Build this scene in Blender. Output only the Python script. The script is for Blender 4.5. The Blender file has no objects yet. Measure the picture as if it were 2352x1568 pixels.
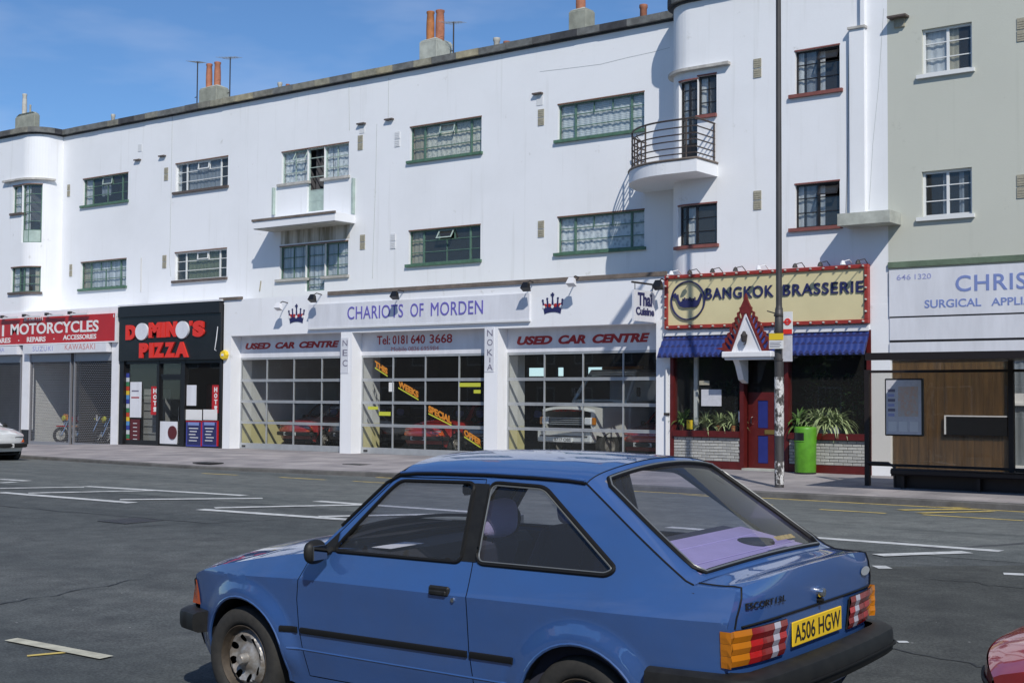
import bpy, math, random
import numpy as np
from mathutils import Vector, Matrix, geometry, noise as mnoise
random.seed(7)
SC = bpy.context.scene
COL = SC.collection
R = math.radians

# ------------------------------------------------------------------ camera
EYE, DIST = 1.75, 28.2            # eye above the road, distance to the main (recessed) facade at Y = 0
FPX, PW, PH = 3109.28, 2352.0, 1568.0
YAW, PIT, ROL = R(-37.53612), R(2.43913), R(.376598)
_f = np.array([math.sin(YAW)*math.cos(PIT), math.cos(YAW)*math.cos(PIT), math.sin(PIT)])
_r0 = np.array([math.cos(YAW), -math.sin(YAW), 0.0])
_u0 = np.cross(_r0, _f)
_r = math.cos(ROL)*_r0 + math.sin(ROL)*_u0
_u = -math.sin(ROL)*_r0 + math.cos(ROL)*_u0
CAM = np.array([0.0, -DIST, EYE])
cd = bpy.data.cameras.new('camera')
cam = bpy.data.objects.new('camera', cd); COL.objects.link(cam)
cd.sensor_fit = 'HORIZONTAL'; cd.sensor_width = 36.0; cd.lens = FPX/PW*36.0
cd.clip_start = 0.1; cd.clip_end = 3000
cam.matrix_world = Matrix(((_r[0], _u[0], -_f[0], CAM[0]), (_r[1], _u[1], -_f[1], CAM[1]),
                           (_r[2], _u[2], -_f[2], CAM[2]), (0, 0, 0, 1)))
SC.camera = cam

# ------------------------------------------------------------------ sky, sun, exposure
SUN_AZ, SUN_EL = R(47.5), R(42.0)      # azimuth measured from the facade normal towards +X
world = bpy.data.worlds.new('World'); SC.world = world; world.use_nodes = True
wn, wl = world.node_tree.nodes, world.node_tree.links
wn.clear()
w_out = wn.new('ShaderNodeOutputWorld'); w_bg = wn.new('ShaderNodeBackground')
w_sky = wn.new('ShaderNodeTexSky'); w_sky.sky_type = 'NISHITA'; w_sky.sun_disc = False
w_sky.sun_elevation = SUN_EL
w_sky.sun_rotation = math.pi - SUN_AZ
w_sky.altitude = 1500; w_sky.air_density = 1.0; w_sky.dust_density = 0.2; w_sky.ozone_density = 4.0
w_tc = wn.new('ShaderNodeTexCoord'); w_map = wn.new('ShaderNodeMapping'); w_map.inputs['Scale'].default_value = (1.2, 1.2, 4.2)
w_map.inputs['Location'].default_value = (3.7, 1.1, 1.7)
w_n = wn.new('ShaderNodeTexNoise'); w_n.inputs['Scale'].default_value = 2.6; w_n.inputs['Detail'].default_value = 5; w_n.inputs['Roughness'].default_value = .55
w_r = wn.new('ShaderNodeValToRGB'); w_r.color_ramp.elements[0].position = .46; w_r.color_ramp.elements[1].position = .80
w_r.color_ramp.elements[0].color = (0, 0, 0, 1); w_r.color_ramp.elements[1].color = (.38, .38, .38, 1)
w_mix = wn.new('ShaderNodeMix'); w_mix.data_type = 'RGBA'
w_mix.inputs[7].default_value = (6.6, 7.0, 8.2, 1)
wl.new(w_tc.outputs['Generated'], w_map.inputs[0]); wl.new(w_map.outputs[0], w_n.inputs['Vector'])
wl.new(w_n.outputs['Fac'], w_r.inputs[0]); wl.new(w_r.outputs[0], w_mix.inputs[0])
w_tint = wn.new('ShaderNodeMix'); w_tint.data_type = 'RGBA'; w_tint.blend_type = 'MULTIPLY'; w_tint.inputs[0].default_value = 1
w_tint.inputs[7].default_value = (.69, .87, 1.01, 1)
wl.new(w_sky.outputs[0], w_tint.inputs[6]); wl.new(w_tint.outputs[2], w_mix.inputs[6]); wl.new(w_mix.outputs[2], w_bg.inputs['Color'])
w_bg.inputs['Strength'].default_value = 0.128
wl.new(w_bg.outputs[0], w_out.inputs[0])
sd = bpy.data.lights.new('sun', 'SUN'); sun = bpy.data.objects.new('sun', sd); COL.objects.link(sun)
sd.energy = 4.15; sd.angle = R(.53); sd.color = (1.0, .955, .88)
_sv = Vector((-math.sin(SUN_AZ)*math.cos(SUN_EL), math.cos(SUN_AZ)*math.cos(SUN_EL), -math.sin(SUN_EL)))
sun.rotation_euler = _sv.to_track_quat('-Z', 'Y').to_euler(); sun.location = (10, -30, 30)
SC.view_settings.view_transform = 'Standard'; SC.view_settings.look = 'None'
SC.view_settings.exposure = -0.16; SC.view_settings.gamma = 1.0; SC.view_settings.use_curve_mapping = False
SC.cycles.max_bounces = 10; SC.cycles.transparent_max_bounces = 24
SC.cycles.diffuse_bounces = 4; SC.cycles.glossy_bounces = 4

# ------------------------------------------------------------------ photo pixel -> place
def ray(px, py):
    return _f + (px-PW/2)/FPX*_r - (py-PH/2)/FPX*_u
def F(px, py, Y=0.0):                 # where the sight line meets the upright plane at Y
    d = ray(px, py); t = (DIST+Y)/d[1]
    return d[0]*t, d[2]*t+EYE
def FX(px, py, Y=0.0): return F(px, py, Y)[0]
def FZ(px, py, Y=0.0): return F(px, py, Y)[1]
def G(px, py, z=0.0):                 # where it meets the level at height z
    d = ray(px, py); t = (z-EYE)/d[2]
    return d[0]*t, d[1]*t-DIST
def proj(p):
    q = np.array(p, float)-CAM; z = q@_f
    return PW/2+FPX*(q@_r)/z, PH/2-FPX*(q@_u)/z

# ------------------------------------------------------------------ materials
def mat(name, col, rough=.6, metal=0.0, var=0.0, scale=4.0, bump=0.0, bscale=None, coat=0.0, stretch=None, col2=None, spec=.5, lo=.35, hi=.7, detail=5):
    m = bpy.data.materials.get(name)
    if m: return m
    m = bpy.data.materials.new(name); m.use_nodes = True
    n, l = m.node_tree.nodes, m.node_tree.links
    b = n['Principled BSDF']
    b.inputs['Base Color'].default_value = (*col, 1); b.inputs['Roughness'].default_value = rough
    b.inputs['Metallic'].default_value = metal; b.inputs['Coat Weight'].default_value = coat
    b.inputs['Coat Roughness'].default_value = .06; b.inputs['Specular IOR Level'].default_value = spec
    if var or bump:
        tc = n.new('ShaderNodeTexCoord'); mp = n.new('ShaderNodeMapping')
        if stretch: mp.inputs['Scale'].default_value = stretch
        l.new(tc.outputs['Object'], mp.inputs[0])
    if var:
        tx = n.new('ShaderNodeTexNoise'); tx.inputs['Scale'].default_value = scale; tx.inputs['Detail'].default_value = detail
        tx.inputs['Roughness'].default_value = .62
        rp = n.new('ShaderNodeValToRGB')
        c2 = col2 if col2 else tuple(c*(1-var) for c in col)
        rp.color_ramp.elements[0].position = lo; rp.color_ramp.elements[0].color = (*c2, 1)
        rp.color_ramp.elements[1].position = hi; rp.color_ramp.elements[1].color = (*col, 1)
        l.new(mp.outputs[0], tx.inputs['Vector']); l.new(tx.outputs['Fac'], rp.inputs[0]); l.new(rp.outputs[0], b.inputs['Base Color'])
    if bump:
        t2 = n.new('ShaderNodeTexNoise'); t2.inputs['Scale'].default_value = bscale or scale*6; t2.inputs['Detail'].default_value = 4
        bp = n.new('ShaderNodeBump'); bp.inputs['Strength'].default_value = bump; bp.inputs['Distance'].default_value = .01
        l.new(mp.outputs[0], t2.inputs['Vector']); l.new(t2.outputs['Fac'], bp.inputs['Height']); l.new(bp.outputs[0], b.inputs['Normal'])
    return m

def glassmat(name, tint=(.93, .95, .95), ior=1.5, dirt=.03):
    m = bpy.data.materials.new(name); m.use_nodes = True
    n, l = m.node_tree.nodes, m.node_tree.links; n.clear()
    o = n.new('ShaderNodeOutputMaterial'); tr = n.new('ShaderNodeBsdfTransparent'); gl = n.new('ShaderNodeBsdfGlossy')
    df = n.new('ShaderNodeBsdfDiffuse'); df.inputs[0].default_value = (.55, .56, .55, 1)
    geo = n.new('ShaderNodeNewGeometry'); dt = n.new('ShaderNodeVectorMath'); dt.operation = 'DOT_PRODUCT'
    l.new(geo.outputs['Normal'], dt.inputs[0]); l.new(geo.outputs['Incoming'], dt.inputs[1])
    ab = n.new('ShaderNodeMath'); ab.operation = 'ABSOLUTE'; l.new(dt.outputs['Value'], ab.inputs[0])
    om = n.new('ShaderNodeMath'); om.operation = 'SUBTRACT'; om.inputs[0].default_value = 1; l.new(ab.outputs[0], om.inputs[1])
    pw = n.new('ShaderNodeMath'); pw.operation = 'POWER'; pw.inputs[1].default_value = 5; l.new(om.outputs[0], pw.inputs[0])
    fr = n.new('ShaderNodeMath'); fr.operation = 'MULTIPLY_ADD'; fr.inputs[1].default_value = .96; fr.inputs[2].default_value = .042; l.new(pw.outputs[0], fr.inputs[0])
    tr.inputs[0].default_value = (*tint, 1); gl.inputs['Roughness'].default_value = .015
    m1 = n.new('ShaderNodeMixShader'); m2 = n.new('ShaderNodeMixShader'); m2.inputs[0].default_value = dirt
    l.new(fr.outputs[0], m1.inputs[0]); l.new(tr.outputs[0], m1.inputs[1]); l.new(gl.outputs[0], m1.inputs[2])
    l.new(m1.outputs[0], m2.inputs[1]); l.new(df.outputs[0], m2.inputs[2]); l.new(m2.outputs[0], o.inputs[0])
    return m

def render_wall(name, base, stain, streak):
    """painted render: broad blotches, weather streaks under ledges' level, fine grain"""
    m = bpy.data.materials.new(name); m.use_nodes = True
    n, l = m.node_tree.nodes, m.node_tree.links; b = n['Principled BSDF']; b.inputs['Roughness'].default_value = .75
    b.inputs['Specular IOR Level'].default_value = .25
    tc = n.new('ShaderNodeTexCoord')
    def noise(sc, stretch, lo, hi, det=6):
        mp = n.new('ShaderNodeMapping'); mp.inputs['Scale'].default_value = stretch; l.new(tc.outputs['Object'], mp.inputs[0])
        t = n.new('ShaderNodeTexNoise'); t.inputs['Scale'].default_value = sc; t.inputs['Detail'].default_value = det; t.inputs['Roughness'].default_value = .6
        l.new(mp.outputs[0], t.inputs['Vector'])
        r = n.new('ShaderNodeMapRange'); r.inputs[1].default_value = lo; r.inputs[2].default_value = hi
        l.new(t.outputs['Fac'], r.inputs[0]); return r, t
    a, _ = noise(.45, (1, 1, 1), .45, .8); s, _ = noise(1.0, (5, 5, .25), .58, .85, 4); g, gt = noise(28, (1, 1, 1), .3, .7, 3); k, _ = noise(2.3, (1, 1, 1), .66, .74, 8)
    def mix(fac, amt, c1, c2):
        mu = n.new('ShaderNodeMath'); mu.operation = 'MULTIPLY'; mu.inputs[1].default_value = amt; l.new(fac.outputs[0], mu.inputs[0])
        x = n.new('ShaderNodeMix'); x.data_type = 'RGBA'; l.new(mu.outputs[0], x.inputs[0])
        if isinstance(c1, tuple): x.inputs[6].default_value = (*c1, 1)
        else: l.new(c1.outputs[2], x.inputs[6])
        x.inputs[7].default_value = (*c2, 1); return x
    x = mix(a, .55, base, stain); x = mix(s, .45, x, streak); x = mix(k, .70, x, streak); x = mix(g, .10, x, stain)
    l.new(x.outputs[2], b.inputs['Base Color'])
    bp = n.new('ShaderNodeBump'); bp.inputs['Strength'].default_value = .25; bp.inputs['Distance'].default_value = .006
    l.new(gt.outputs['Fac'], bp.inputs['Height']); l.new(bp.outputs[0], b.inputs['Normal'])
    return m

M = {}
M['white_wall'] = render_wall('white_wall', (.82, .83, .85), (.70, .71, .72), (.52, .52, .49))
M['green_wall'] = render_wall('green_wall', (.55, .56, .49), (.49, .50, .44), (.42, .43, .37))
M['shop_white'] = render_wall('shop_white', (.82, .83, .85), (.71, .72, .73), (.56, .55, .52))
M['white'] = mat('white_paint', (.78, .78, .80), .45, var=.08, scale=3)
M['board_white'] = mat('board_white', (.74, .75, .79), .4, var=.13, scale=1.3, stretch=(3, 3, .6))
M['white_frame'] = mat('white_frame', (.74, .75, .74), .45)
M['green_frame'] = mat('green_frame', (.12, .22, .165), .45, var=.3, scale=8)
M['pale_green'] = mat('pale_green_paint', (.42, .52, .47), .5, var=.2, scale=6)
M['dark_frame'] = mat('dark_frame', (.018, .016, .016), .4)
M['green_sill'] = mat('green_sill', (.10, .20, .13), .5, var=.35, scale=9)
M['brown_sill'] = mat('brown_sill', (.13, .10, .085), .6, var=.3, scale=9)
M['red_sill'] = mat('red_sill', (.26, .09, .075), .6, var=.25, scale=9)
M['stone'] = mat('stone_sill', (.56, .54, .50), .8, var=.35, scale=5, bump=.2)
M['lintel'] = mat('rust_lintel', (.20, .10, .06), .7, var=.3, scale=6)
M['glass'] = glassmat('window_glass')
M['shop_glass'] = glassmat('shop_glass', (.95, .96, .955), dirt=.012)
M['shelter_glass'] = glassmat('shelter_glass', (.90, .88, .84), dirt=.02)
M['car_glass'] = glassmat('car_glass', (.86, .87, .93), dirt=.04)
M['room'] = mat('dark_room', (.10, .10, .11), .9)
M['net'] = mat('net_curtain', (.72, .73, .76), .9, var=.25, scale=9, stretch=(2.5, 2.5, .5))
def pattern_mat(name, c1, c2, kind, scale):
    m = bpy.data.materials.new(name); m.use_nodes = True; n, l = m.node_tree.nodes, m.node_tree.links; b = n['Principled BSDF']; b.inputs['Roughness'].default_value = .9
    tc = n.new('ShaderNodeTexCoord'); rp = n.new('ShaderNodeValToRGB'); rp.color_ramp.elements[0].color = (*c2, 1); rp.color_ramp.elements[1].color = (*c1, 1)
    if kind == 'lace':
        t = n.new('ShaderNodeTexVoronoi'); t.inputs['Scale'].default_value = scale; l.new(tc.outputs['Object'], t.inputs['Vector']); l.new(t.outputs['Distance'], rp.inputs[0]); rp.color_ramp.elements[0].position = .15; rp.color_ramp.elements[1].position = .55
    else:
        mp = n.new('ShaderNodeMapping'); mp.inputs['Scale'].default_value = (.05, .05, 1) if kind == 'slat' else (1, 1, .03); l.new(tc.outputs['Object'], mp.inputs[0])
        t = n.new('ShaderNodeTexNoise') if kind != 'slat' else n.new('ShaderNodeTexWave'); t.inputs['Scale'].default_value = scale
        if kind == 'slat': t.bands_direction = 'Z'; t.inputs['Distortion'].default_value = .6
        l.new(mp.outputs[0], t.inputs['Vector']); l.new(t.outputs[0], rp.inputs[0]); rp.color_ramp.elements[0].position = .3; rp.color_ramp.elements[1].position = .7
    l.new(rp.outputs[0], b.inputs['Base Color']); return m
M['lace'] = pattern_mat('lace_net', (.80, .81, .84), (.45, .47, .52), 'lace', 9)
M['lace2'] = pattern_mat('fine_lace', (.72, .70, .62), (.40, .40, .38), 'lace', 16)
M['venetian'] = pattern_mat('slatted_blind', (.80, .82, .84), (.50, .54, .57), 'slat', 7)
M['pleat'] = pattern_mat('pleated_net', (.76, .78, .82), (.40, .43, .48), 'pleat', 14)
M['cream_curtain'] = mat('cream_curtain', (.52, .47, .36), .9, var=.4, scale=6, stretch=(3, 3, .3))
M['grey_curtain'] = mat('grey_curtain', (.30, .33, .38), .9, var=.3, scale=6, stretch=(3, 3, .3))
M['blind'] = mat('green_blind', (.17, .20, .12), .8, var=.3, scale=6)
M['vent'] = mat('vent_brick', (.42, .39, .30), .8, var=.3, scale=20, bump=.3)
M['vent_white'] = mat('vent_white', (.66, .67, .68), .7)
for i, c in enumerate([(.36, .34, .26), (.27, .26, .22), (.13, .13, .13), (.065, .067, .075), (.46, .41, .28), (.19, .195, .19)]):
    M['cop%d' % i] = mat('coping_stone_%d' % i, c, .9, var=.45, scale=5, bump=.4, bscale=30)
M['cement'] = mat('cement', (.36, .37, .31), .9, var=.35, scale=3, bump=.3, bscale=25)
M['cement_pale'] = mat('cement_pale', (.52, .54, .48), .9, var=.35, scale=3, bump=.3, bscale=25)
M['pot'] = mat('terracotta_pot', (.48, .19, .11), .8, var=.35, scale=5)
M['pot2'] = mat('terracotta_orange', (.52, .20, .07), .8, var=.35, scale=5)
M['pot_white'] = mat('pale_pot', (.62, .60, .54), .8, var=.3, scale=5)
M['course'] = mat('faded_green_course', (.15, .21, .14), .7, var=.4, scale=3)
M['lead'] = mat('lead_ledge', (.21, .17, .14), .7, var=.4, scale=4)
M['iron'] = mat('dark_iron', (.035, .03, .028), .55)
M['rail'] = mat('balcony_rail', (.075, .055, .045), .6, var=.4, scale=20)
M['black'] = mat('black_paint', (.012, .012, .013), .35)
M['black_board'] = mat('black_board', (.014, .014, .015), .3, var=.4, scale=2)
M['rubber'] = mat('black_rubber', (.007, .007, .007), .65, spec=.3)
M['bumper'] = mat('bumper_plastic', (.010, .010, .010), .55, var=.5, scale=14, col2=(.018, .018, .017), spec=.35)
M['red_sign'] = mat('red_sign', (.50, .018, .022), .35, var=.15, scale=2)
M['red_letter'] = mat('red_letter', (.72, .035, .022), .4)
M['red_text'] = mat('red_text', (.36, .02, .02), .5)
M['faded_red'] = mat('faded_red_text', (.55, .25, .24), .6)
M['blue_text'] = mat('blue_text', (.15, .13, .44), .5)
M['navy'] = mat('navy', (.022, .025, .10), .45)
M['grey_text'] = mat('grey_text', (.17, .16, .22), .6)
M['pale_blue_text'] = mat('pale_blue_text', (.20, .26, .52), .5)
M['violet_text'] = mat('violet_text', (.33, .35, .58), .5)
M['cream'] = mat('cream_board', (.70, .62, .36), .5, var=.08, scale=2)
M['red_frame'] = mat('red_frame', (.36, .04, .03), .5, var=.3, scale=6)
M['dark_red'] = mat('dark_red_wood', (.115, .012, .011), .4, var=.3, scale=5)
M['carved_red'] = mat('carved_red', (.19, .022, .018), .5, var=.35, scale=8)
M['blue_panel'] = mat('blue_panel', (.022, .032, .20), .4, var=.2, scale=4)
M['blue_tile'] = mat('blue_tile', (.032, .060, .26), .5, var=.3, scale=5)
M['alu'] = mat('aluminium', (.47, .49, .50), .4, metal=.35, var=.15, scale=4)
M['grille'] = mat('steel_grille', (.34, .34, .36), .45, metal=.5)
M['yellow_wall'] = mat('yellow_dado', (.66, .60, .30), .7, var=.1, scale=3)
M['grey_wall'] = mat('inner_grey_wall', (.30, .30, .30), .8, var=.2, scale=1.5)
M['inner_white'] = mat('inner_white_wall', (.66, .67, .66), .8, var=.1, scale=2)
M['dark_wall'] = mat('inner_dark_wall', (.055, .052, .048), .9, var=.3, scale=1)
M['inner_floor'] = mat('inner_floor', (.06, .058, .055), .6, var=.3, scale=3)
M['orange'] = mat('orange_sticker', (.62, .23, .025), .5)
M['lime'] = mat('lime_sticker', (.52, .54, .05), .5)
M['paper'] = mat('paper', (.74, .74, .73), .7)
M['grey_paper'] = mat('grey_paper', (.60, .60, .64), .6, var=.15, scale=12)
M['print'] = mat('map_print', (.62, .38, .26), .6, var=.6, scale=18, col2=(.50, .50, .48))
M['yellow'] = mat('yellow_plastic', (.78, .55, .03), .4)
M['maroon'] = mat('maroon_board', (.10, .015, .018), .4)
M['menu_blue'] = mat('menu_blue', (.05, .06, .30), .4)
M['wood'] = mat('brown_wood', (.21, .105, .030), .6, var=.55, scale=2.2, stretch=(6, 6, .5))
M['brick'] = mat('white_brick', (.50, .50, .47), .85, var=.25, scale=9, bump=.5, bscale=50)
M['brick2'] = mat('grey_brick', (.42, .42, .40), .85, var=.25, scale=9, bump=.5, bscale=50)
M['mortar'] = mat('mortar', (.24, .24, .22), .95, var=.3, scale=20)
M['lime_bin'] = mat('lime_green_plastic', (.11, .35, .02), .45, var=.35, scale=6, detail=8)
M['shelter'] = mat('shelter_metal', (.016, .011, .010), .45)
M['leaf'] = mat('leaf', (.10, .20, .04), .55, var=.4, scale=9)
M['leaf_pale'] = mat('leaf_pale', (.36, .44, .20), .55, var=.4, scale=14)
M['leaf_dark'] = mat('leaf_dark', (.030, .075, .020), .5, var=.5, scale=9)
M['trim_grey'] = mat('trim_grey', (.20, .21, .21), .35, metal=.4)
M['chrome'] = mat('chrome', (.75, .75, .75), .15, metal=1)
M['headlamp'] = mat('headlamp_lens', (.72, .74, .76), .12, coat=.5)
M['amber'] = mat('amber_lens', (.50, .165, .008), .18, coat=.6)
M['front_amber'] = mat('front_amber_lens', (.62, .10, .01), .18, coat=.6)
M['red_lens'] = mat('red_lens', (.23, .012, .01), .15, coat=.7)
M['bright_red_lens'] = mat('bright_red_lens', (.44, .012, .012), .15, coat=.7)
M['clear_lens'] = mat('clear_lens', (.46, .44, .50), .15, coat=.7)
M['plate_yellow'] = mat('yellow_plate', (.80, .52, .015), .4, var=.06, scale=9)
M['plate_white'] = mat('white_plate', (.72, .72, .70), .4)
M['tyre'] = mat('tyre', (.020, .020, .019), .85, var=.4, scale=30, col2=(.034, .032, .029))
M['rim'] = mat('steel_wheel', (.46, .46, .45), .42, metal=.45, var=.3, scale=25, col2=(.27, .23, .19))
M['rim_rust'] = mat('rusty_rim', (.085, .066, .048), .6, metal=.3, var=.4, scale=30)
M['seat'] = mat('seat_fabric', (.030, .032, .052), .9)
M['headrest'] = mat('headrest_fabric', (.36, .32, .48), .9)
M['shelf'] = mat('parcel_shelf', (.40, .34, .58), .85, var=.12, scale=6)
M['cabin'] = mat('dark_cabin', (.016, .016, .018), .8)

def car_paint(name, col):
    m = mat(name, col, .45, coat=1.0, var=.16, scale=2.2, col2=tuple(c*.80+.010 for c in col), detail=9)
    b = m.node_tree.nodes['Principled BSDF']; b.inputs['Coat Roughness'].default_value = .035; b.inputs['Coat IOR'].default_value = 2.0
    n, l = m.node_tree.nodes, m.node_tree.links; tc = n.new('ShaderNodeTexCoord'); t = n.new('ShaderNodeTexNoise'); t.inputs['Scale'].default_value = 3.5; t.inputs['Detail'].default_value = 8; mr = n.new('ShaderNodeMapRange'); mr.inputs[1].default_value = .35; mr.inputs[2].default_value = .7; mr.inputs[3].default_value = .005; mr.inputs[4].default_value = .05
    l.new(tc.outputs['Object'], t.inputs['Vector']); l.new(t.outputs['Fac'], mr.inputs[0]); l.new(mr.outputs[0], b.inputs['Coat Roughness'])
    return m
M['blue_paint'] = car_paint('blue_car_paint', (.030, .096, .295))
M['red_paint'] = car_paint('red_car_paint', (.42, .012, .012))
M['white_paint_car'] = car_paint('white_car_paint', (.72, .73, .72))
M['dark_paint'] = car_paint('dark_car_paint', (.015, .016, .03))

# ------------------------------------------------------------------ mesh building
class MB:
    def __init__(self): self.v, self.f = [], []
    def add(self, vs, fs):
        o = len(self.v); self.v += [tuple(map(float, p)) for p in vs]; self.f += [tuple(i+o for i in q) for q in fs]; return self
    def box(self, x0, x1, y0, y1, z0, z1):
        if x0 > x1: x0, x1 = x1, x0
        if y0 > y1: y0, y1 = y1, y0
        if z0 > z1: z0, z1 = z1, z0
        return self.add([(x0, y0, z0), (x1, y0, z0), (x1, y1, z0), (x0, y1, z0), (x0, y0, z1), (x1, y0, z1), (x1, y1, z1), (x0, y1, z1)],
                        [(0, 3, 2, 1), (4, 5, 6, 7), (0, 1, 5, 4), (1, 2, 6, 5), (2, 3, 7, 6), (3, 0, 4, 7)])
    def rbox(self, x0, x1, y0, y1, z0, z1, r=.02):          # box with bevelled edges (chamfer)
        c = [(x0+x1)/2, (y0+y1)/2, (z0+z1)/2]; h = [abs(x1-x0)/2, abs(y1-y0)/2, abs(z1-z0)/2]
        r = min(r, *(k*.95 for k in h)); idx = {}; vs = []
        for sx in (-1, 1):
            for sy in (-1, 1):
                for sz in (-1, 1):
                    for a in range(3):
                        p = [h[0]-r, h[1]-r, h[2]-r]; p[a] += r
                        idx[(sx, sy, sz, a)] = len(vs); vs.append((c[0]+sx*p[0], c[1]+sy*p[1], c[2]+sz*p[2]))
        fs = []
        for a in range(3):
            b, d = (a+1) % 3, (a+2) % 3
            for s in (-1, 1):
                q = []
                for (sb, sd_) in ((-1, -1), (1, -1), (1, 1), (-1, 1)):
                    k = [0, 0, 0]; k[a] = s; k[b] = sb; k[d] = sd_; q.append(idx[(*k, a)])
                fs.append(tuple(q if s > 0 else q[::-1]))
            for sb in (-1, 1):
                for sd_ in (-1, 1):
                    def K(sa, ax):
                        k = [0, 0, 0]; k[a] = sa; k[b] = sb; k[d] = sd_; return idx[(*k, ax)]
                    q = [K(-1, b), K(1, b), K(1, d), K(-1, d)]
                    fs.append(tuple(q if sb*sd_ < 0 else q[::-1]))
        for sx in (-1, 1):
            for sy in (-1, 1):
                for sz in (-1, 1):
                    q = [idx[(sx, sy, sz, a)] for a in range(3)]; fs.append(tuple(q if sx*sy*sz > 0 else q[::-1]))
        return self.add(vs, fs)
    def tube(self, pts, r, n=8, closed=False, cap=True, rs=None):
        pts = [Vector(p) for p in pts]; k = len(pts); rings = []
        up0 = Vector((0, 0, 1))
        for i, p in enumerate(pts):
            a = pts[(i-1) % k] if (i > 0 or closed) else p; b = pts[(i+1) % k] if (i < k-1 or closed) else p
            t = (b-a).normalized() if (b-a).length > 1e-9 else Vector((1, 0, 0))
            u = up0 if abs(t.dot(up0)) < .95 else Vector((1, 0, 0)) if not rings else pu
            e1 = t.cross(u).normalized()
            e2 = e1.cross(t).normalized(); pu = u
            if rings:                                           # keep rings aligned
                w0 = rings[-1][0]-pts[i-1]; best = max(range(n), key=lambda j: (e1*math.cos(2*math.pi*j/n)+e2*math.sin(2*math.pi*j/n)).dot(w0)); off = best
            else: off = 0
            rr = rs[i] if rs else r
            rings.append([p+(e1*math.cos(2*math.pi*(j+off)/n)+e2*math.sin(2*math.pi*(j+off)/n))*rr for j in range(n)])
        vs = [q for g in rings for q in g]; fs = []
        for i in range(k if closed else k-1):
            for j in range(n):
                a, b = i*n+j, i*n+(j+1) % n; c, d = ((i+1) % k)*n+(j+1) % n, ((i+1) % k)*n+j
                fs.append((a, d, c, b))
        if cap and not closed: fs += [tuple(range(n)), tuple((k-1)*n+j for j in range(n))[::-1]]
        return self.add(vs, fs)
    def lathe(self, prof, c, axis='z', n=24, a0=0, a1=2*math.pi):     # prof: (radius, height)
        full = abs(a1-a0-2*math.pi) < 1e-6; m = n if full else n+1; vs = []; fs = []
        for (r, h) in prof:
            for j in range(m):
                a = a0+(a1-a0)*j/n; x, y = r*math.cos(a), r*math.sin(a)
                vs.append({'z': (c[0]+x, c[1]+y, c[2]+h), 'y': (c[0]+x, c[1]+h, c[2]-y), 'x': (c[0]+h, c[1]+x, c[2]+y)}[axis])
        for i in range(len(prof)-1):
            for j in range(n):
                a, b = i*m+j, i*m+(j+1) % m; fs.append((a, b, b+m, a+m))
        return self.add(vs, fs)
    def grid(self, P, closed_u=False):                       # P[i][j] points
        k, n = len(P), len(P[0]); vs = [p for row in P for p in row]
        fs = [(i*n+j, i*n+j+1, (i+1)*n+j+1, (i+1)*n+j) for i in range(k-1) for j in range(n-1)]
        return self.add(vs, fs)
    def prism(self, poly, fn, d0, d1):                       # 2D polygon (may be concave) extruded; fn(a, b, depth) -> xyz
        n = len(poly); tris = geometry.tessellate_polygon([[Vector((p[0], p[1], 0)) for p in poly]])
        vs = [fn(p[0], p[1], d0) for p in poly]+[fn(p[0], p[1], d1) for p in poly]
        fs = [tuple(t) for t in tris]+[tuple(i+n for i in t[::-1]) for t in tris]
        fs += [(i, (i+1) % n, n+(i+1) % n, n+i) for i in range(n)]
        return self.add(vs, fs)
    def mesh(self, name, m, smooth=False, fix=True, sharp=None):
        me = bpy.data.meshes.new(name); me.from_pydata(self.v, [], self.f); me.validate()
        if fix:
            import bmesh
            bm = bmesh.new(); bm.from_mesh(me); bmesh.ops.recalc_face_normals(bm, faces=bm.faces[:]); bm.to_mesh(me); bm.free()
        if m: me.materials.append(m)
        if smooth:
            me.polygons.foreach_set('use_smooth', [True]*len(me.polygons))
            if sharp: me.set_sharp_from_angle(angle=R(sharp))
        me.update(); return me
    def build(self, name, m, parent=None, smooth=False, fix=True, sharp=40):
        if isinstance(m, str): m = M[m]
        return link(name, self.mesh(name, m, smooth, fix, sharp), parent)

ORG = {}
def link(name, me, parent=None, loc=None):
    o = bpy.data.objects.new(name, me); COL.objects.link(o)
    if loc is not None: o.location = loc
    if parent is not None:
        o.parent = parent
        if parent in ORG.keys(): o.matrix_parent_inverse = Matrix.Translation(-Vector(ORG[parent]))
    return o
def thing(name, label, cat, loc=(0, 0, 0), group=None, world_coords=True):
    o = bpy.data.objects.new(name, None); COL.objects.link(o); o.location = loc; o.empty_display_size = .2
    o['label'] = label; o['category'] = cat
    if group: o['group'] = group
    if world_coords: ORG[o] = tuple(loc)
    return o
def tag(o, label, cat, group=None):
    o['label'] = label; o['category'] = cat
    if group: o['group'] = group
    return o
def struct(name, mb, m, smooth=False):
    o = mb.build(name, m, None, smooth); o['kind'] = 'structure'; return o
def copy_tree(o, parent=None, remap=None):
    c = o.copy(); COL.objects.link(c)
    if parent is not None: c.parent = parent
    if remap and c.type == 'MESH' and len(c.data.materials) and c.data.materials[0] in remap:
        c.material_slots[0].link = 'OBJECT'; c.material_slots[0].material = remap[c.data.materials[0]]
    for ch in list(o.children): copy_tree(ch, c, remap)
    return c

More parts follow.
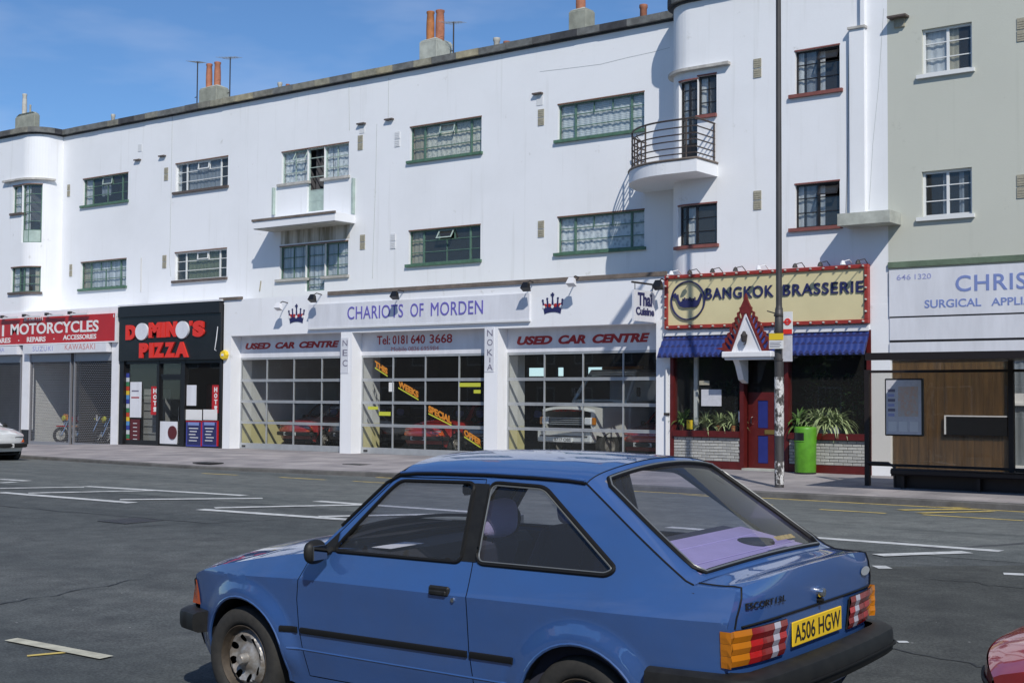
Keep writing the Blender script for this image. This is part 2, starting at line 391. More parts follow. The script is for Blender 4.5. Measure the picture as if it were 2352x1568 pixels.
_txt = {}
def text_mesh(s, bold=0.0, shear=0.0, space=1.0):
    key = (s, bold, shear, space)
    if key in _txt: return _txt[key]
    cu = bpy.data.curves.new('t', 'FONT'); cu.body = s; cu.offset = bold; cu.shear = shear; cu.space_character = space; cu.resolution_u = 4
    cu.fill_mode = 'FRONT'
    ob = bpy.data.objects.new('t', cu); COL.objects.link(ob); bpy.context.view_layer.update()
    me = bpy.data.meshes.new_from_object(ob.evaluated_get(bpy.context.evaluated_depsgraph_get()))
    vs = np.array([v.co[:] for v in me.vertices]); fs = [tuple(p.vertices) for p in me.polygons]
    bpy.data.objects.remove(ob); bpy.data.curves.remove(cu); bpy.data.meshes.remove(me)
    mn, mx = vs.min(0), vs.max(0); vs = (vs-mn)/np.maximum(mx-mn, 1e-6)
    _txt[key] = (vs, fs); return _txt[key]
def text(s, fn, a0, a1, b0, b1, d0, thick, m, parent, name='lettering', bold=.012, shear=0.0, space=1.0, rise=0.0):
    """lettering filling the box a0..a1 x b0..b1, standing 'thick' proud of depth d0; fn(a,b,depth)->xyz, smaller depth = outward"""
    vs, fs = text_mesh(s, bold, shear, space); n = len(vs)
    P = [fn(a0+(a1-a0)*v[0], b0+(b1-b0)*v[1]+rise*v[0], d0-thick) for v in vs]
    Q = [fn(a0+(a1-a0)*v[0], b0+(b1-b0)*v[1]+rise*v[0], d0+.001) for v in vs]
    mb = MB(); edge = {}
    for q in fs:
        for i in range(len(q)):
            e = (q[i], q[(i+1) % len(q)]); edge[tuple(sorted(e))] = None if tuple(sorted(e)) in edge else e
    mb.add(P+Q, list(fs)+[(e[1], e[0], e[0]+n, e[1]+n) for e in edge.values() if e])
    return mb.build(name, m, parent, fix=False)
def flat(Y):                                # upright plane facing the street
    return lambda a, b, d: (a, Y+d, b)
# ------------------------------------------------------------------ triangulated panels with openings
def in_poly(P, poly):
    P = np.asarray(P); x, y = P[:, 0], P[:, 1]; q = np.asarray(poly); n = len(q); c = np.zeros(len(P), bool); j = n-1
    for i in range(n):
        xi, yi, xj, yj = q[i, 0], q[i, 1], q[j, 0], q[j, 1]
        with np.errstate(divide='ignore', invalid='ignore'):
            c ^= ((yi > y) != (yj > y)) & (x < (xj-xi)*(y-yi)/(yj-yi+1e-15)+xi)
        j = i
    return c
def dens(loop, sp, closed=True):
    out = []; n = len(loop)
    for i in range(n if closed else n-1):
        a, b = loop[i], loop[(i+1) % n]; k = max(1, int(math.ceil(math.hypot(b[0]-a[0], b[1]-a[1])/sp)))
        out += [(a[0]+(b[0]-a[0])*t/k, a[1]+(b[1]-a[1])*t/k) for t in range(k)]
    if not closed: out.append(tuple(loop[-1]))
    return out
def cdt(outer, holes=(), sp=.03, lines=()):
    loops = [dens(outer, sp)]+[dens(h, sp) for h in holes]; pts, edges = [], []
    for L in loops:
        o = len(pts); pts += L; edges += [(o+i, o+(i+1) % len(L)) for i in range(len(L))]
    for ln in lines:
        L = dens(ln, sp, False); o = len(pts); pts += L; edges += [(o+i, o+i+1) for i in range(len(L)-1)]
    q = np.array(pts); mn, mx = q.min(0), q.max(0)
    gx, gy = np.meshgrid(np.arange(mn[0]+sp/2, mx[0], sp), np.arange(mn[1]+sp/2, mx[1], sp*.9)); gx[::2] += sp/2
    g = np.stack([gx.ravel(), gy.ravel()], 1); keep = in_poly(g, loops[0])
    for L in loops[1:]: keep &= ~in_poly(g, L)
    g = g[keep]
    if len(g):
        d = np.full(len(g), 9.0)
        for k in range(0, len(q), 200): d = np.minimum(d, np.sqrt(((g[:, None, :]-q[None, k:k+200, :])**2).sum(2)).min(1))
        g = g[d > sp*.55]
    allp = [Vector(p) for p in pts]+[Vector(p) for p in g]
    v, e, f, *_ = geometry.delaunay_2d_cdt(allp, edges, [], 0, 1e-6)
    V = np.array([p[:] for p in v]); T = np.array([t[:3] for t in f]); C = V[T].mean(1); ok = in_poly(C, loops[0])
    for L in loops[1:]: ok &= ~in_poly(C, L)
    return V, T[ok]
def plate_mesh(mb, outer, holes, fn, d0, d1, sp=.05):
    """flat board with real openings, extruded between two depths"""
    V, T = cdt(outer, holes, sp); n = len(V)
    mb.add([fn(p[0], p[1], d0) for p in V]+[fn(p[0], p[1], d1) for p in V], [tuple(t) for t in T]+[tuple(i+n for i in t[::-1]) for t in T])
    cnt = {}
    for t in T:
        for i in range(3):
            e = (t[i], t[(i+1) % 3]); k = (min(e), max(e)); cnt[k] = None if k in cnt else e
    mb.f += [(int(e[1])+len(mb.v)-2*n, int(e[0])+len(mb.v)-2*n, int(e[0])+n+len(mb.v)-2*n, int(e[1])+n+len(mb.v)-2*n) for e in cnt.values() if e]
    return mb
# ------------------------------------------------------------------ plan of the terrace
WP, WR = 1.1, .75                      # wings stand 1.1 m forward, their corners rounded
SF = -WP                               # shopfront plane
class Main:                            # recessed middle of the facade
    @staticmethod
    def pt(s, d): return (s, d)
    lo, hi = -60.0, 0.0
    arc = ()
class RightWing:
    @staticmethod
    def pt(s, d):
        if s >= XR: return (s, -WP+d)
        a = (XR-s)/WR
        if a <= math.pi/2: return (XR-(WR-d)*math.sin(a), -WP+WR-(WR-d)*math.cos(a))
        return (XR-WR+d, -WP+WR+(a-math.pi/2)*WR)
class LeftWing:
    @staticmethod
    def pt(s, d):
        if s <= XL: return (s, -WP+d)
        a = (s-XL)/WR
        if a <= math.pi/2: return (XL+(WR-d)*math.sin(a), -WP+WR-(WR-d)*math.cos(a))
        return (XL+WR-d, -WP+WR+(a-math.pi/2)*WR)
def _sil(xc):
    return min(proj((xc-WR*math.sin(a), -WP+WR-WR*math.cos(a), 8.4))[0] for a in np.linspace(0, 1.57, 40))
lo, hi = -19.0, -13.0
for _ in range(50):
    mid = (lo+hi)/2
    if _sil(mid) < 1547: lo = mid
    else: hi = mid
XR = lo
XL = FX(146, 311)-WR
RightWing.lo, RightWing.hi = XR-WR*math.pi/2-(WP-WR), -4.0
RightWing.arc = [XR-WR*math.pi/2*k/12 for k in range(13)]
LeftWing.lo, LeftWing.hi = -62.0, XL+WR*math.pi/2+(WP-WR)
LeftWing.arc = [XL+WR*math.pi/2*k/12 for k in range(13)]
def at(path, px, py):                  # photo pixel -> (s, z) on that stretch of wall
    z = 7.0
    a0, b0 = path.lo, path.hi
    if path is LeftWing: b0 = XL+WR*1.45
    if path is RightWing: a0 = XR-WR*1.2
    for _ in range(4):
        a, b = a0, b0
        for _ in range(40):
            m = (a+b)/2
            if proj((*path.pt(m, 0), z))[0] < px: a = m
            else: b = m
        s = (a+b)/2; z = FZ(px, py, path.pt(s, 0)[1])
    return s, z
def mbox(mb, path, s0, s1, z0, z1, d0, d1):        # a bar that follows the wall
    cuts = [s0]+[c for c in sorted(path.arc) if s0+.01 < c < s1-.01]+[s1]
    n = len(cuts); vs = []
    for s in cuts:
        for (d, z) in ((d0, z0), (d1, z0), (d1, z1), (d0, z1)): vs.append((*path.pt(s, d), z))
    fs = [(0, 1, 2, 3), tuple((n-1)*4+k for k in (3, 2, 1, 0))]
    for i in range(n-1):
        for k in range(4): fs.append((i*4+k, i*4+4+k, i*4+4+(k+1) % 4, i*4+(k+1) % 4))
    mb.add(vs, fs)
def wall_holes(mb, path, s0, s1, z0, z1, holes, depth=.12):
    sc = sorted({round(c, 4) for c in [s0, s1]+[h[i] for h in holes for i in (0, 1)]+[c for c in path.arc if s0 < c < s1] if s0-1e-6 <= c <= s1+1e-6})
    zc = sorted({round(c, 4) for c in [z0, z1]+[h[i] for h in holes for i in (2, 3)] if z0-1e-6 <= c <= z1+1e-6})
    def inside(s, z): return any(h[0]-1e-4 < s < h[1]+1e-4 and h[2]-1e-4 < z < h[3]+1e-4 for h in holes)
    P = lambda s, z, d=0.0: (*path.pt(s, d), z)
    for i in range(len(sc)-1):
        for j in range(len(zc)-1):
            a, b, c, d = sc[i], sc[i+1], zc[j], zc[j+1]
            if not inside((a+b)/2, (c+d)/2): mb.add([P(a, c), P(b, c), P(b, d), P(a, d)], [(0, 1, 2, 3)])
    for h in holes:
        hs = [h[0]]+[c for c in sc if h[0]+.005 < c < h[1]-.005]+[h[1]]
        for (a, z_a, b, z_b) in [(h[0], h[2], h[0], h[3]), (h[1], h[2], h[1], h[3])]:
            sd_ = a+(1e-3 if a == h[0] else -1e-3)
            if inside(a-(1e-2 if a == h[0] else -1e-2), (h[2]+h[3])/2) and any(k is not h and k[0]-1e-3 < a < k[1]+1e-3 and k[2] <= z_a and k[3] >= z_b for k in holes): continue
            mb.add([P(a, z_a), P(b, z_b), P(b, z_b, depth), P(a, z_a, depth)], [(0, 1, 2, 3)])
        for z in (h[2], h[3]):
            for k in range(len(hs)-1): mb.add([P(hs[k], z), P(hs[k+1], z), P(hs[k+1], z, depth), P(hs[k], z, depth)], [(0, 1, 2, 3)])
    return mb

# ------------------------------------------------------------------ ground
KERB = [(60, -5.2), (-7, -5.8), (-11.4, -5.95), (-20.6, -6.15), (-22.4, -6.55), (-25.8, -7.1), (-33.5, -6.75), (-45, -6.3), (-120, -6.0)]
def kerb_y(x):
    for (a, b) in zip(KERB[:-1], KERB[1:]):
        if b[0] <= x <= a[0]:
            t = (x-a[0])/(b[0]-a[0]); t = t*t*(3-2*t) if -27 < x < -20 else t
            return a[1]+(b[1]-a[1])*t
    return -6
def back_z(x):                          # height of the pavement along the shopfronts
    t = min(1, max(0, (-36-x)/6)); return .215-.13*t*t*(3-2*t)
def asphalt(name='asphalt', c0=(.062, .071, .074), c1=(.112, .120, .120)):
    m = bpy.data.materials.new(name); m.use_nodes = True
    n, l = m.node_tree.nodes, m.node_tree.links; b = n['Principled BSDF']; b.inputs['Roughness'].default_value = .88; b.inputs['Specular IOR Level'].default_value = .3
    tc = n.new('ShaderNodeTexCoord')
    def nz(sc, st, det, lo, hi, c0, c1):
        mp = n.new('ShaderNodeMapping'); mp.inputs['Scale'].default_value = st; l.new(tc.outputs['Object'], mp.inputs[0])
        t = n.new('ShaderNodeTexNoise'); t.inputs['Scale'].default_value = sc; t.inputs['Detail'].default_value = det; t.inputs['Roughness'].default_value = .65
        r = n.new('ShaderNodeValToRGB'); r.color_ramp.elements[0].position = lo; r.color_ramp.elements[1].position = hi
        r.color_ramp.elements[0].color = (*c0, 1); r.color_ramp.elements[1].color = (*c1, 1)
        l.new(mp.outputs[0], t.inputs['Vector']); l.new(t.outputs['Fac'], r.inputs[0]); return r, t
    a, _ = nz(.55, (.10, 1, 1), 6, .32, .66, c0, c1)
    g, gt = nz(55, (1, 1, 1), 3, .3, .75, (.55, .55, .55), (1.5, 1.5, 1.48))
    s, _ = nz(3.0, (1, 1, 1), 8, .35, .7, (.72, .72, .73), (1.18, 1.18, 1.16))
    x = n.new('ShaderNodeMix'); x.data_type = 'RGBA'; x.blend_type = 'MULTIPLY'; x.inputs[0].default_value = 1
    y = n.new('ShaderNodeMix'); y.data_type = 'RGBA'; y.blend_type = 'MULTIPLY'; y.inputs[0].default_value = 1
    l.new(a.outputs[0], x.inputs[6]); l.new(g.outputs[0], x.inputs[7]); l.new(x.outputs[2], y.inputs[6]); l.new(s.outputs[0], y.inputs[7])
    v = n.new('ShaderNodeTexVoronoi'); v.inputs['Scale'].default_value = 3.4; l.new(tc.outputs['Object'], v.inputs['Vector'])
    vr = n.new('ShaderNodeMath'); vr.operation = 'LESS_THAN'; vr.inputs[1].default_value = .035; l.new(v.outputs['Distance'], vr.inputs[0])
    w = n.new('ShaderNodeMix'); w.data_type = 'RGBA'; l.new(vr.outputs[0], w.inputs[0]); l.new(y.outputs[2], w.inputs[6]); w.inputs[7].default_value = (.26, .26, .25, 1)
    l.new(w.outputs[2], b.inputs['Base Color'])
    bp = n.new('ShaderNodeBump'); bp.inputs['Strength'].default_value = .5; bp.inputs['Distance'].default_value = .006
    l.new(gt.outputs['Fac'], bp.inputs['Height']); l.new(bp.outputs[0], b.inputs['Normal'])
    return m
def paving():
    m = bpy.data.materials.new('paving'); m.use_nodes = True
    n, l = m.node_tree.nodes, m.node_tree.links; b = n['Principled BSDF']; b.inputs['Roughness'].default_value = .9; b.inputs['Specular IOR Level'].default_value = .25
    tc = n.new('ShaderNodeTexCoord'); br = n.new('ShaderNodeTexBrick')
    br.inputs['Scale'].default_value = 1.0; br.inputs['Brick Width'].default_value = .75; br.inputs['Row Height'].default_value = .6; br.inputs['Mortar Size'].default_value = .008
    br.inputs['Color1'].default_value = (.36, .335, .335, 1); br.inputs['Color2'].default_value = (.30, .285, .29, 1); br.inputs['Mortar'].default_value = (.20, .18, .18, 1)
    l.new(tc.outputs['Object'], br.inputs['Vector'])
    t = n.new('ShaderNodeTexNoise'); t.inputs['Scale'].default_value = 1.1; t.inputs['Detail'].default_value = 8; l.new(tc.outputs['Object'], t.inputs['Vector'])
    r = n.new('ShaderNodeValToRGB'); r.color_ramp.elements[0].position = .3; r.color_ramp.elements[0].color = (.68, .68, .70, 1); r.color_ramp.elements[1].position = .72; r.color_ramp.elements[1].color = (1.22, 1.2, 1.18, 1)
    l.new(t.outputs['Fac'], r.inputs[0])
    x = n.new('ShaderNodeMix'); x.data_type = 'RGBA'; x.blend_type = 'MULTIPLY'; x.inputs[0].default_value = 1
    l.new(br.outputs['Color'], x.inputs[6]); l.new(r.outputs[0], x.inputs[7]); l.new(x.outputs[2], b.inputs['Base Color'])
    bp = n.new('ShaderNodeBump'); bp.inputs['Strength'].default_value = .3; bp.inputs['Distance'].default_value = .01
    l.new(t.outputs['Fac'], bp.inputs['Height']); l.new(bp.outputs[0], b.inputs['Normal'])
    return m
M['asphalt'] = asphalt(); M['asphalt_old'] = asphalt('asphalt_old', (.098, .110, .110), (.172, .182, .176)); M['asphalt_dark'] = asphalt('asphalt_dark', (.052, .056, .054), (.085, .089, .084)); M['paving'] = paving()
M['kerb'] = mat('kerb_stone', (.15, .145, .14), .9, var=.45, scale=2.5, bump=.4, bscale=30)
M['line_white'] = mat('road_paint_white', (.60, .61, .60), .8, var=.45, scale=7, col2=(.30, .31, .31), lo=.25, hi=.55)
M['line_yellow'] = mat('road_paint_yellow', (.62, .47, .13), .85, var=.5, scale=6, col2=(.24, .20, .11), lo=.30, hi=.52)
M['line_cream'] = mat('road_paint_cream', (.60, .58, .46), .8, var=.35, scale=9)
def road_z(y):                          # the carriageway is cambered
    return .14*(1-((y+14.5)/8.6)**2) if -23.1 < y < -5.9 else 0.0
_ys = [-700]+list(np.linspace(-23.1, -5.9, 24))+[900]
road = struct('road', MB().grid([[(x, y, road_z(y)) for x in (-900, -150, -40, 0, 60, 700)] for y in _ys]), M['asphalt'], smooth=True)
def GR(px, py, dz=0.0):
    z = 0.0
    for _ in range(6): x, y = G(px, py, z); z = road_z(y)
    return x, y, z+dz
xs = [60, 40, 20, 8]+list(np.arange(6, -46, -1.0))+[-50, -60, -80, -119]
pv, kb = MB(), MB()
rows = []
for x in xs:
    ky = kerb_y(x); bz = back_z(x)
    rows.append([(x, ky+.15, .112), (x, ky+.15+(SF-ky-.15)*.5, .112+(bz-.112)*.55), (x, SF+.05, bz), (x, 11.0, bz)])
pv.grid(rows)
struct('pavement', pv, M['paving'])
rows = [[(x, kerb_y(x), -.02), (x, kerb_y(x), .095), (x, kerb_y(x)+.02, .112), (x, kerb_y(x)+.16, .116), (x, kerb_y(x)+.16, 0)] for x in xs]
kb.grid(rows); struct('kerb', kb, M['kerb'])

MB().grid([[(x, y, road_z(y)+.0025) for x in (-150, -60, -30, -12, 0, 60)] for y in np.linspace(-14.2, -5.95, 14)]).build('worn_lane', M['asphalt_old'], road, smooth=True)
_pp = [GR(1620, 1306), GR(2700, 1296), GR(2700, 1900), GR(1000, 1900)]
MB().grid([[(v.x, v.y, road_z(v.y)+.0025) for v in [Vector(_pp[0]).lerp(Vector(_pp[1]), u).lerp(Vector(_pp[3]).lerp(Vector(_pp[2]), u), w) for u in np.linspace(0, 1, 14)]] for w in np.linspace(0, 1, 14)]).build('road_patch', M['asphalt_dark'], road, smooth=True)  # darker, less blue sheet over the near right of the road
def ground_line(p0, p1, width, m, z=.007, name='painted_line'):      # p0, p1 photo pixels of the line's ends
    a, b = Vector(GR(*p0)), Vector(GR(*p1)); a.z = b.z = 0; t = (b-a).normalized(); nrm = Vector((-t.y, t.x, 0))*width/2
    n = max(2, int((b-a).length/.35)); L = []
    for i in range(n+1):
        q = a.lerp(b, i/n); w = 1+random.uniform(-.10, .10); L.append([(v.x, v.y, road_z(v.y)+z) for v in (q-nrm*w, q+nrm*w)])
    mb = MB().grid(L); o = mb.build(name, m, road); return o
WHITE_LINES = [((0, 1101), (65, 1105)), ((0, 1109), (35, 1107)), ((0, 1122), (193, 1119)), ((197, 1117), (562, 1138)), ((65, 1133), (358, 1127)), ((0, 1131), (305, 1155)),
               ((275, 1148), (603, 1145)), ((460, 1170), (808, 1194)), ((493, 1167), (830, 1160)), ((727, 1151), (1100, 1177)), ((733, 1187), (1050, 1181)),
               ((1535, 1211), (2300, 1266)), ((2016, 1276), (2222, 1269)), ((2010, 1303), (2042, 1303))]
for i, (a, b) in enumerate(WHITE_LINES): ground_line(a, b, .21, M['line_white'], .007 if i % 2 else .010)
ground_line((2305, 1318), (2352, 1320), .16, M['line_white'])
ground_line((2062, 1475), (2086, 1475), .06, M['line_white'])
for a, b in [((465, 1087), (545, 1091)), ((643, 1096), (747, 1102)), ((812, 1105), (900, 1110)), ((1570, 1136), (1640, 1141)), ((1883, 1170), (2035, 1179)), ((2120, 1182), (2352, 1196)), ((1735, 1158), (1775, 1160))]:
    ground_line(a, b, .13, M['line_yellow'])
ground_line((25, 1470), (245, 1512), .115, M['line_cream'], .011)
ground_line((62, 1507), (150, 1499), .055, M['line_yellow'], .007)
kl = [(x, kerb_y(x)-.22) for x in np.arange(20, -21, -.5)]
MB().grid([[(x, y-.055, road_z(y)+.008), (x, y+.055, road_z(y)+.008)] for x, y in kl]).build('painted_line', M['line_yellow'], road)
# worn yellow bus-stop cage letters beside the kerb
for a, b, w in [((2068, 1172), (2250, 1170), .22), ((2110, 1179), (2280, 1175), .16), ((2150, 1165), (2290, 1168), .12)]:
    ground_line(a, b, w, M['line_yellow'], .012)
# tar-sealed cracks, drain grating and cover plates
M['tar'] = mat('tar_seal', (.022, .023, .024), .6)
def tar_line(p0, p1, w=.02, n=14):
    a, b = Vector(GR(*p0)), Vector(GR(*p1)); L = []; t = (b-a).normalized(); nr = Vector((-t.y, t.x, 0))
    o = 0.0
    for i in range(n+1):
        o = o*.7+random.uniform(-.06, .06); q = a.lerp(b, i/n)+nr*o; ww = w*random.uniform(.4, 1.1); L.append([(v.x, v.y, road_z(v.y)+.0055) for v in (q-nr*ww, q+nr*ww)])
    MB().grid(L).build('tar_crack', M['tar'], road)
for a_, b_, w_ in [((0, 1160), (470, 1203), .015), ((180, 1215), (690, 1192), .012), ((0, 1390), (330, 1330), .010), ((2140, 1330), (2352, 1352), .016), ((1980, 1475), (2352, 1560), .012), ((560, 1110), (930, 1128), .012), ((2050, 1215), (2352, 1232), .012)]: tar_line(a_, b_, w_)
M['cover'] = mat('iron_cover', (.055, .055, .055), .5, metal=.5, var=.4, scale=30, bump=.5, bscale=60)
def cover(px, py, sx, sy, label, z=.0, on_road=True):
    x, y, zz = GR(px, py) if on_road else (*G(px, py, z), z)
    o = MB().rbox(x-sx, x+sx, y-sy, y+sy, zz-.02, zz+.007, .004).build('access_cover', M['cover'], None); tag(o, label, 'cover')
cover(300, 1196, .30, .30, 'dark iron cover plate in the carriageway beside the zigzag lines')
cover(478, 1062, .32, .22, 'iron cover plate in the pavement before the pizza shop', .155, False)
cover(820, 1066, .30, .20, 'iron cover plate in the pavement before the middle showroom door', .155, False)
xg = FX(1010, 1095, kerb_y(-18.6)-.25); o = MB().rbox(xg-.24, xg+.24, kerb_y(-18.6)-.42, kerb_y(-18.6)-.03, -.01, road_z(-6.4)+.012, .004).build('drain_grating', M['cover'], None); tag(o, 'iron drain grating at the foot of the far kerb', 'drain')
# two older patches in the road surface
M['patch'] = mat('road_patch', (.070, .073, .078), .92, var=.3, scale=40, bump=.4, bscale=60)
for k in ([(2040, 1245), (2352, 1190), (2352, 1250), (2150, 1262)],):
    MB().grid([[tuple(Vector(GR(*k[0])).lerp(Vector(GR(*k[1])), u).lerp(Vector(GR(*k[3])).lerp(Vector(GR(*k[2])), u), v)+Vector((0, 0, .0045))) for u in np.linspace(0, 1, 12)] for v in np.linspace(0, 1, 12)]).build('road_patch', M['patch'], road)

# ------------------------------------------------------------------ white terrace
TB = thing('terrace_building', 'long white rendered three storey terrace with metal windows, curved corners and orange chimney pots', 'building', (-28, 0, .2))
ZTOP = (FZ(146, 311)+FZ(1106, 132)+FZ(802, 189))/3
ZSH = FZ(1146, 652, SF)                 # top of the shop storey
holes = {Main: [], RightWing: [], LeftWing: []}

def pane(mb_s0, s1, z0, z1, path, d, parent, mt='glass'):
    mb = MB(); mbox(mb, path, mb_s0, s1, z0, z1, d, d+.005); return mb.build('pane', M[mt], parent)
def casement(path, s0, s1, z0, z1, cols, rows, frame='green_frame', thick=(), vent=None, cells=None, sill=None, sill_over=.09, curtain=None, lint='lintel', panel=None, d=.075, building=None, room=True, fw=.035, glass='glass', open_leaf=None, tilt=.15):
    """metal casement: cols / rows are inner divisions (fractions); thick = indexes of cols that are mullions;
       cells(i,j) -> False hides the bar between merged panes"""
    bld = building or TB
    holes_l = holes.setdefault(path, [])
    holes_l.append((s0, s1, z0, z1))
    mb = MB(); dd = d+.045
    mbox(mb, path, s0, s1, z1-fw, z1, d, dd); mbox(mb, path, s0, s1, z0, z0+fw, d, dd)
    mbox(mb, path, s0, s0+fw, z0+fw, z1-fw, d+.002, dd-.002); mbox(mb, path, s1-fw, s1, z0+fw, z1-fw, d+.002, dd-.002)
    X = [s0+fw]+[s0+(s1-s0)*c for c in cols]+[s1-fw]; Zs = [z0+fw]+[z0+(z1-z0)*c for c in rows]+[z1-fw]
    hw = [0]+[(.028 if i in thick else .011) for i in range(len(cols))]+[0]; hz = [0]+[.010]*len(rows)+[0]
    merged = cells or {}
    for i in range(1, len(X)-1):
        for j in range(len(Zs)-1):
            if ('v', i-1, j) in merged: continue
            mbox(mb, path, X[i]-hw[i], X[i]+hw[i], Zs[j], Zs[j+1], d+.004, dd-.006)
    for j in range(1, len(Zs)-1):
        for i in range(len(X)-1):
            if ('h', i, j-1) in merged: continue
            mbox(mb, path, X[i]+hw[i], X[i+1]-hw[i+1], Zs[j]-hz[j], Zs[j]+hz[j], d+.006, dd-.008)
    w = mb.build('window', M[frame], bld)
    done = set()
    for i in range(len(X)-1):
        for j in range(len(Zs)-1):
            if (i, j) in done: continue
            i2, j2 = i, j
            while ('v', i2, j) in merged: i2 += 1
            while ('h', i, j2) in merged: j2 += 1
            for a in range(i, i2+1):
                for b in range(j, j2+1): done.add((a, b))
            a0, a1, b0, b1 = X[i]+hw[i], X[i2+1]-hw[i2+1], Zs[j]+hz[j], Zs[j2+1]-hz[j2+1]
            if panel and j < panel[0]:
                q = MB(); mbox(q, path, a0, a1, b0, b1, d+.012, d+.03); q.build('door_panel', M[panel[1]], w); continue
            if vent and (i, j) == vent:                                    # hopper light swung out at the bottom
                p = path.pt((a0+a1)/2, 0)
                fr = MB()
                for (u0, u1, v0, v1) in ((a0, a1, b0, b0+.03), (a0, a1, b1-.03, b1), (a0, a0+.03, b0+.03, b1-.03), (a1-.03, a1, b0+.03, b1-.03)):
                    vs = []
                    for dep in (-.012, .012):
                        for (u, v) in ((u0, v0), (u1, v0), (u1, v1), (u0, v1)):
                            t = (b1-v)/(b1-b0); vs.append((*path.pt(u, d-tilt*t+dep), v+.02*t))
                    fr.add(vs, [(0, 1, 2, 3), (7, 6, 5, 4), (0, 4, 5, 1), (1, 5, 6, 2), (2, 6, 7, 3), (3, 7, 4, 0)])
                fr.build('hopper_frame', M['white_frame' if frame == 'white_frame' else 'pale_green' if frame == 'green_frame' else frame], w)
                vs = [(*path.pt(u, d-tilt*t), v+.02*t) for (u, v, t) in ((a0+.02, b0+.02, .95), (a1-.02, b0+.02, .95), (a1-.02, b1-.02, .05), (a0+.02, b1-.02, .05))]
                vs += [(x, y+.005, z) for (x, y, z) in vs]
                MB().add(vs, [(0, 1, 2, 3), (7, 6, 5, 4), (0, 4, 5, 1), (1, 5, 6, 2), (2, 6, 7, 3), (3, 7, 4, 0)]).build('pane', M[glass], w)
                continue
            if open_leaf and (i, j) in open_leaf: continue
            pane(a0-.004, a1+.004, b0-.004, b1+.004, path, d+.02, w, glass)
    if sill:
        q = MB(); mbox(q, path, s0-sill_over, s1+sill_over*.6, z0-.075, z0, -.075, d); q.build('sill', M[sill], w)
    if lint:
        q = MB(); mbox(q, path, s0-.01, s1+.01, z1-.002, z1+.028, -.012, .03); q.build('lintel', M[lint], w)
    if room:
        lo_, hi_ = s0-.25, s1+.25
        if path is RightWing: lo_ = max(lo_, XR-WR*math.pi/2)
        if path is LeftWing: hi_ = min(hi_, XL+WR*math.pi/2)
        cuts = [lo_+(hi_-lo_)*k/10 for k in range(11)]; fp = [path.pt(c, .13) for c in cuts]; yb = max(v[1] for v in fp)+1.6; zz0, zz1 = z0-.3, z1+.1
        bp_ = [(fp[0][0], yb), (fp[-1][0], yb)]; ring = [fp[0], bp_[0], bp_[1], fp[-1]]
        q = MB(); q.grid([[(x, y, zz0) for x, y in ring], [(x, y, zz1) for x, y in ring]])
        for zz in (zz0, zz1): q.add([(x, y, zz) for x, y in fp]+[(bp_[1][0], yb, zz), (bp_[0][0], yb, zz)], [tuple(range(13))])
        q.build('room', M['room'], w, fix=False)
    if curtain:
        for (c0, c1, cm, zb) in curtain:
            a, b = s0+(s1-s0)*c0, s0+(s1-s0)*c1; n = max(6, int((b-a)/.025)); L = []
            ph = random.random()*6
            for k in range(n+1):
                s = a+(b-a)*k/n; w_ = .006*math.sin(k*.9+ph)+.004*math.sin(k*.37+ph*2)
                x, y = path.pt(s, d+.075+w_); x2, y2 = path.pt(s, d+.075+w_*1.5)
                L.append([(x, y, z1-.01), (x2, y2, z0+(z1-z0)*zb+.012*math.sin(k*.5+ph))])
            mb2 = MB().grid(L); o = mb2.build('curtain', M[cm], w, smooth=True, fix=False)
    return w
def std(path, px0, px1, yt, yb, **k):
    s0, z1 = at(path, px0, yt); s1, _ = at(path, px1, yt); _, z0 = at(path, px0, yb)
    return casement(path, s0, s1, z0, z1, **k)
# living-room windows: narrow casement each side, wide middle with a small hopper at the top
def living(px0, px1, yt, yb, lf=.19, rt=.84, vent=False, split=None, **k):
    a, b = lf+(rt-lf)/3, lf+(rt-lf)*2/3
    cols = [lf, a, b, rt]; merged = {('v', 1, 0), ('v', 2, 0), ('v', 1, 1), ('v', 2, 1)}
    if split == 'half':
        cols = [lf, a, (lf+rt)/2, b, rt]; merged = {('v', 1, 0), ('v', 3, 0), ('v', 1, 1), ('v', 3, 1), ('v', 2, 2)}
        if not vent: pass
        return std(Main, px0, px1, yt, yb, cols=cols, rows=[.345, .68], thick=(0, 4), cells=merged, vent=(2, 2) if vent else None, **k)
    return std(Main, px0, px1, yt, yb, cols=cols, rows=[.345, .68], thick=(0, 3), cells=merged, vent=(2, 2) if vent else None, **k)
living(191, 294.6, 412.6, 473, sill='green_sill', split='half', vent=True, tilt=.03, curtain=[(0, .14, 'net', 0), (.35, .55, 'grey_curtain', .3)])
living(403.8, 523.9, 377.6, 442, frame='white_frame', sill='brown_sill', vent=True, tilt=.03, curtain=[(0, .06, 'net', 0), (.2, .8, 'grey_curtain', 0)])
living(186, 290.5, 603.7, 664, sill='green_sill', split='half', curtain=[(0, .15, 'cream_curtain', 0), (.15, .98, 'pleat', .05)])
living(402, 521, 581.4, 645, frame='white_frame', sill='brown_sill', vent=True, tilt=.02, curtain=[(.2, .8, 'blind', .0)])
living(942.3, 1106, 293.6, 370.3, sill='green_sill', vent=True, curtain=[(0, .15, 'cream_curtain', 0), (.18, .98, 'lace2', .0)], tilt=.07)
living(939.4, 1103.6, 531.6, 607.7, sill='green_sill', vent=True, split='half', curtain=[(0, .17, 'cream_curtain', 0)])
living(1281.7, 1480, 241.8, 322.8, sill='green_sill', curtain=[(0, 1, 'venetian', 0)])
living(1281, 1480, 500, 581.5, sill='green_sill', curtain=[(0, 1, 'lace', 0)])
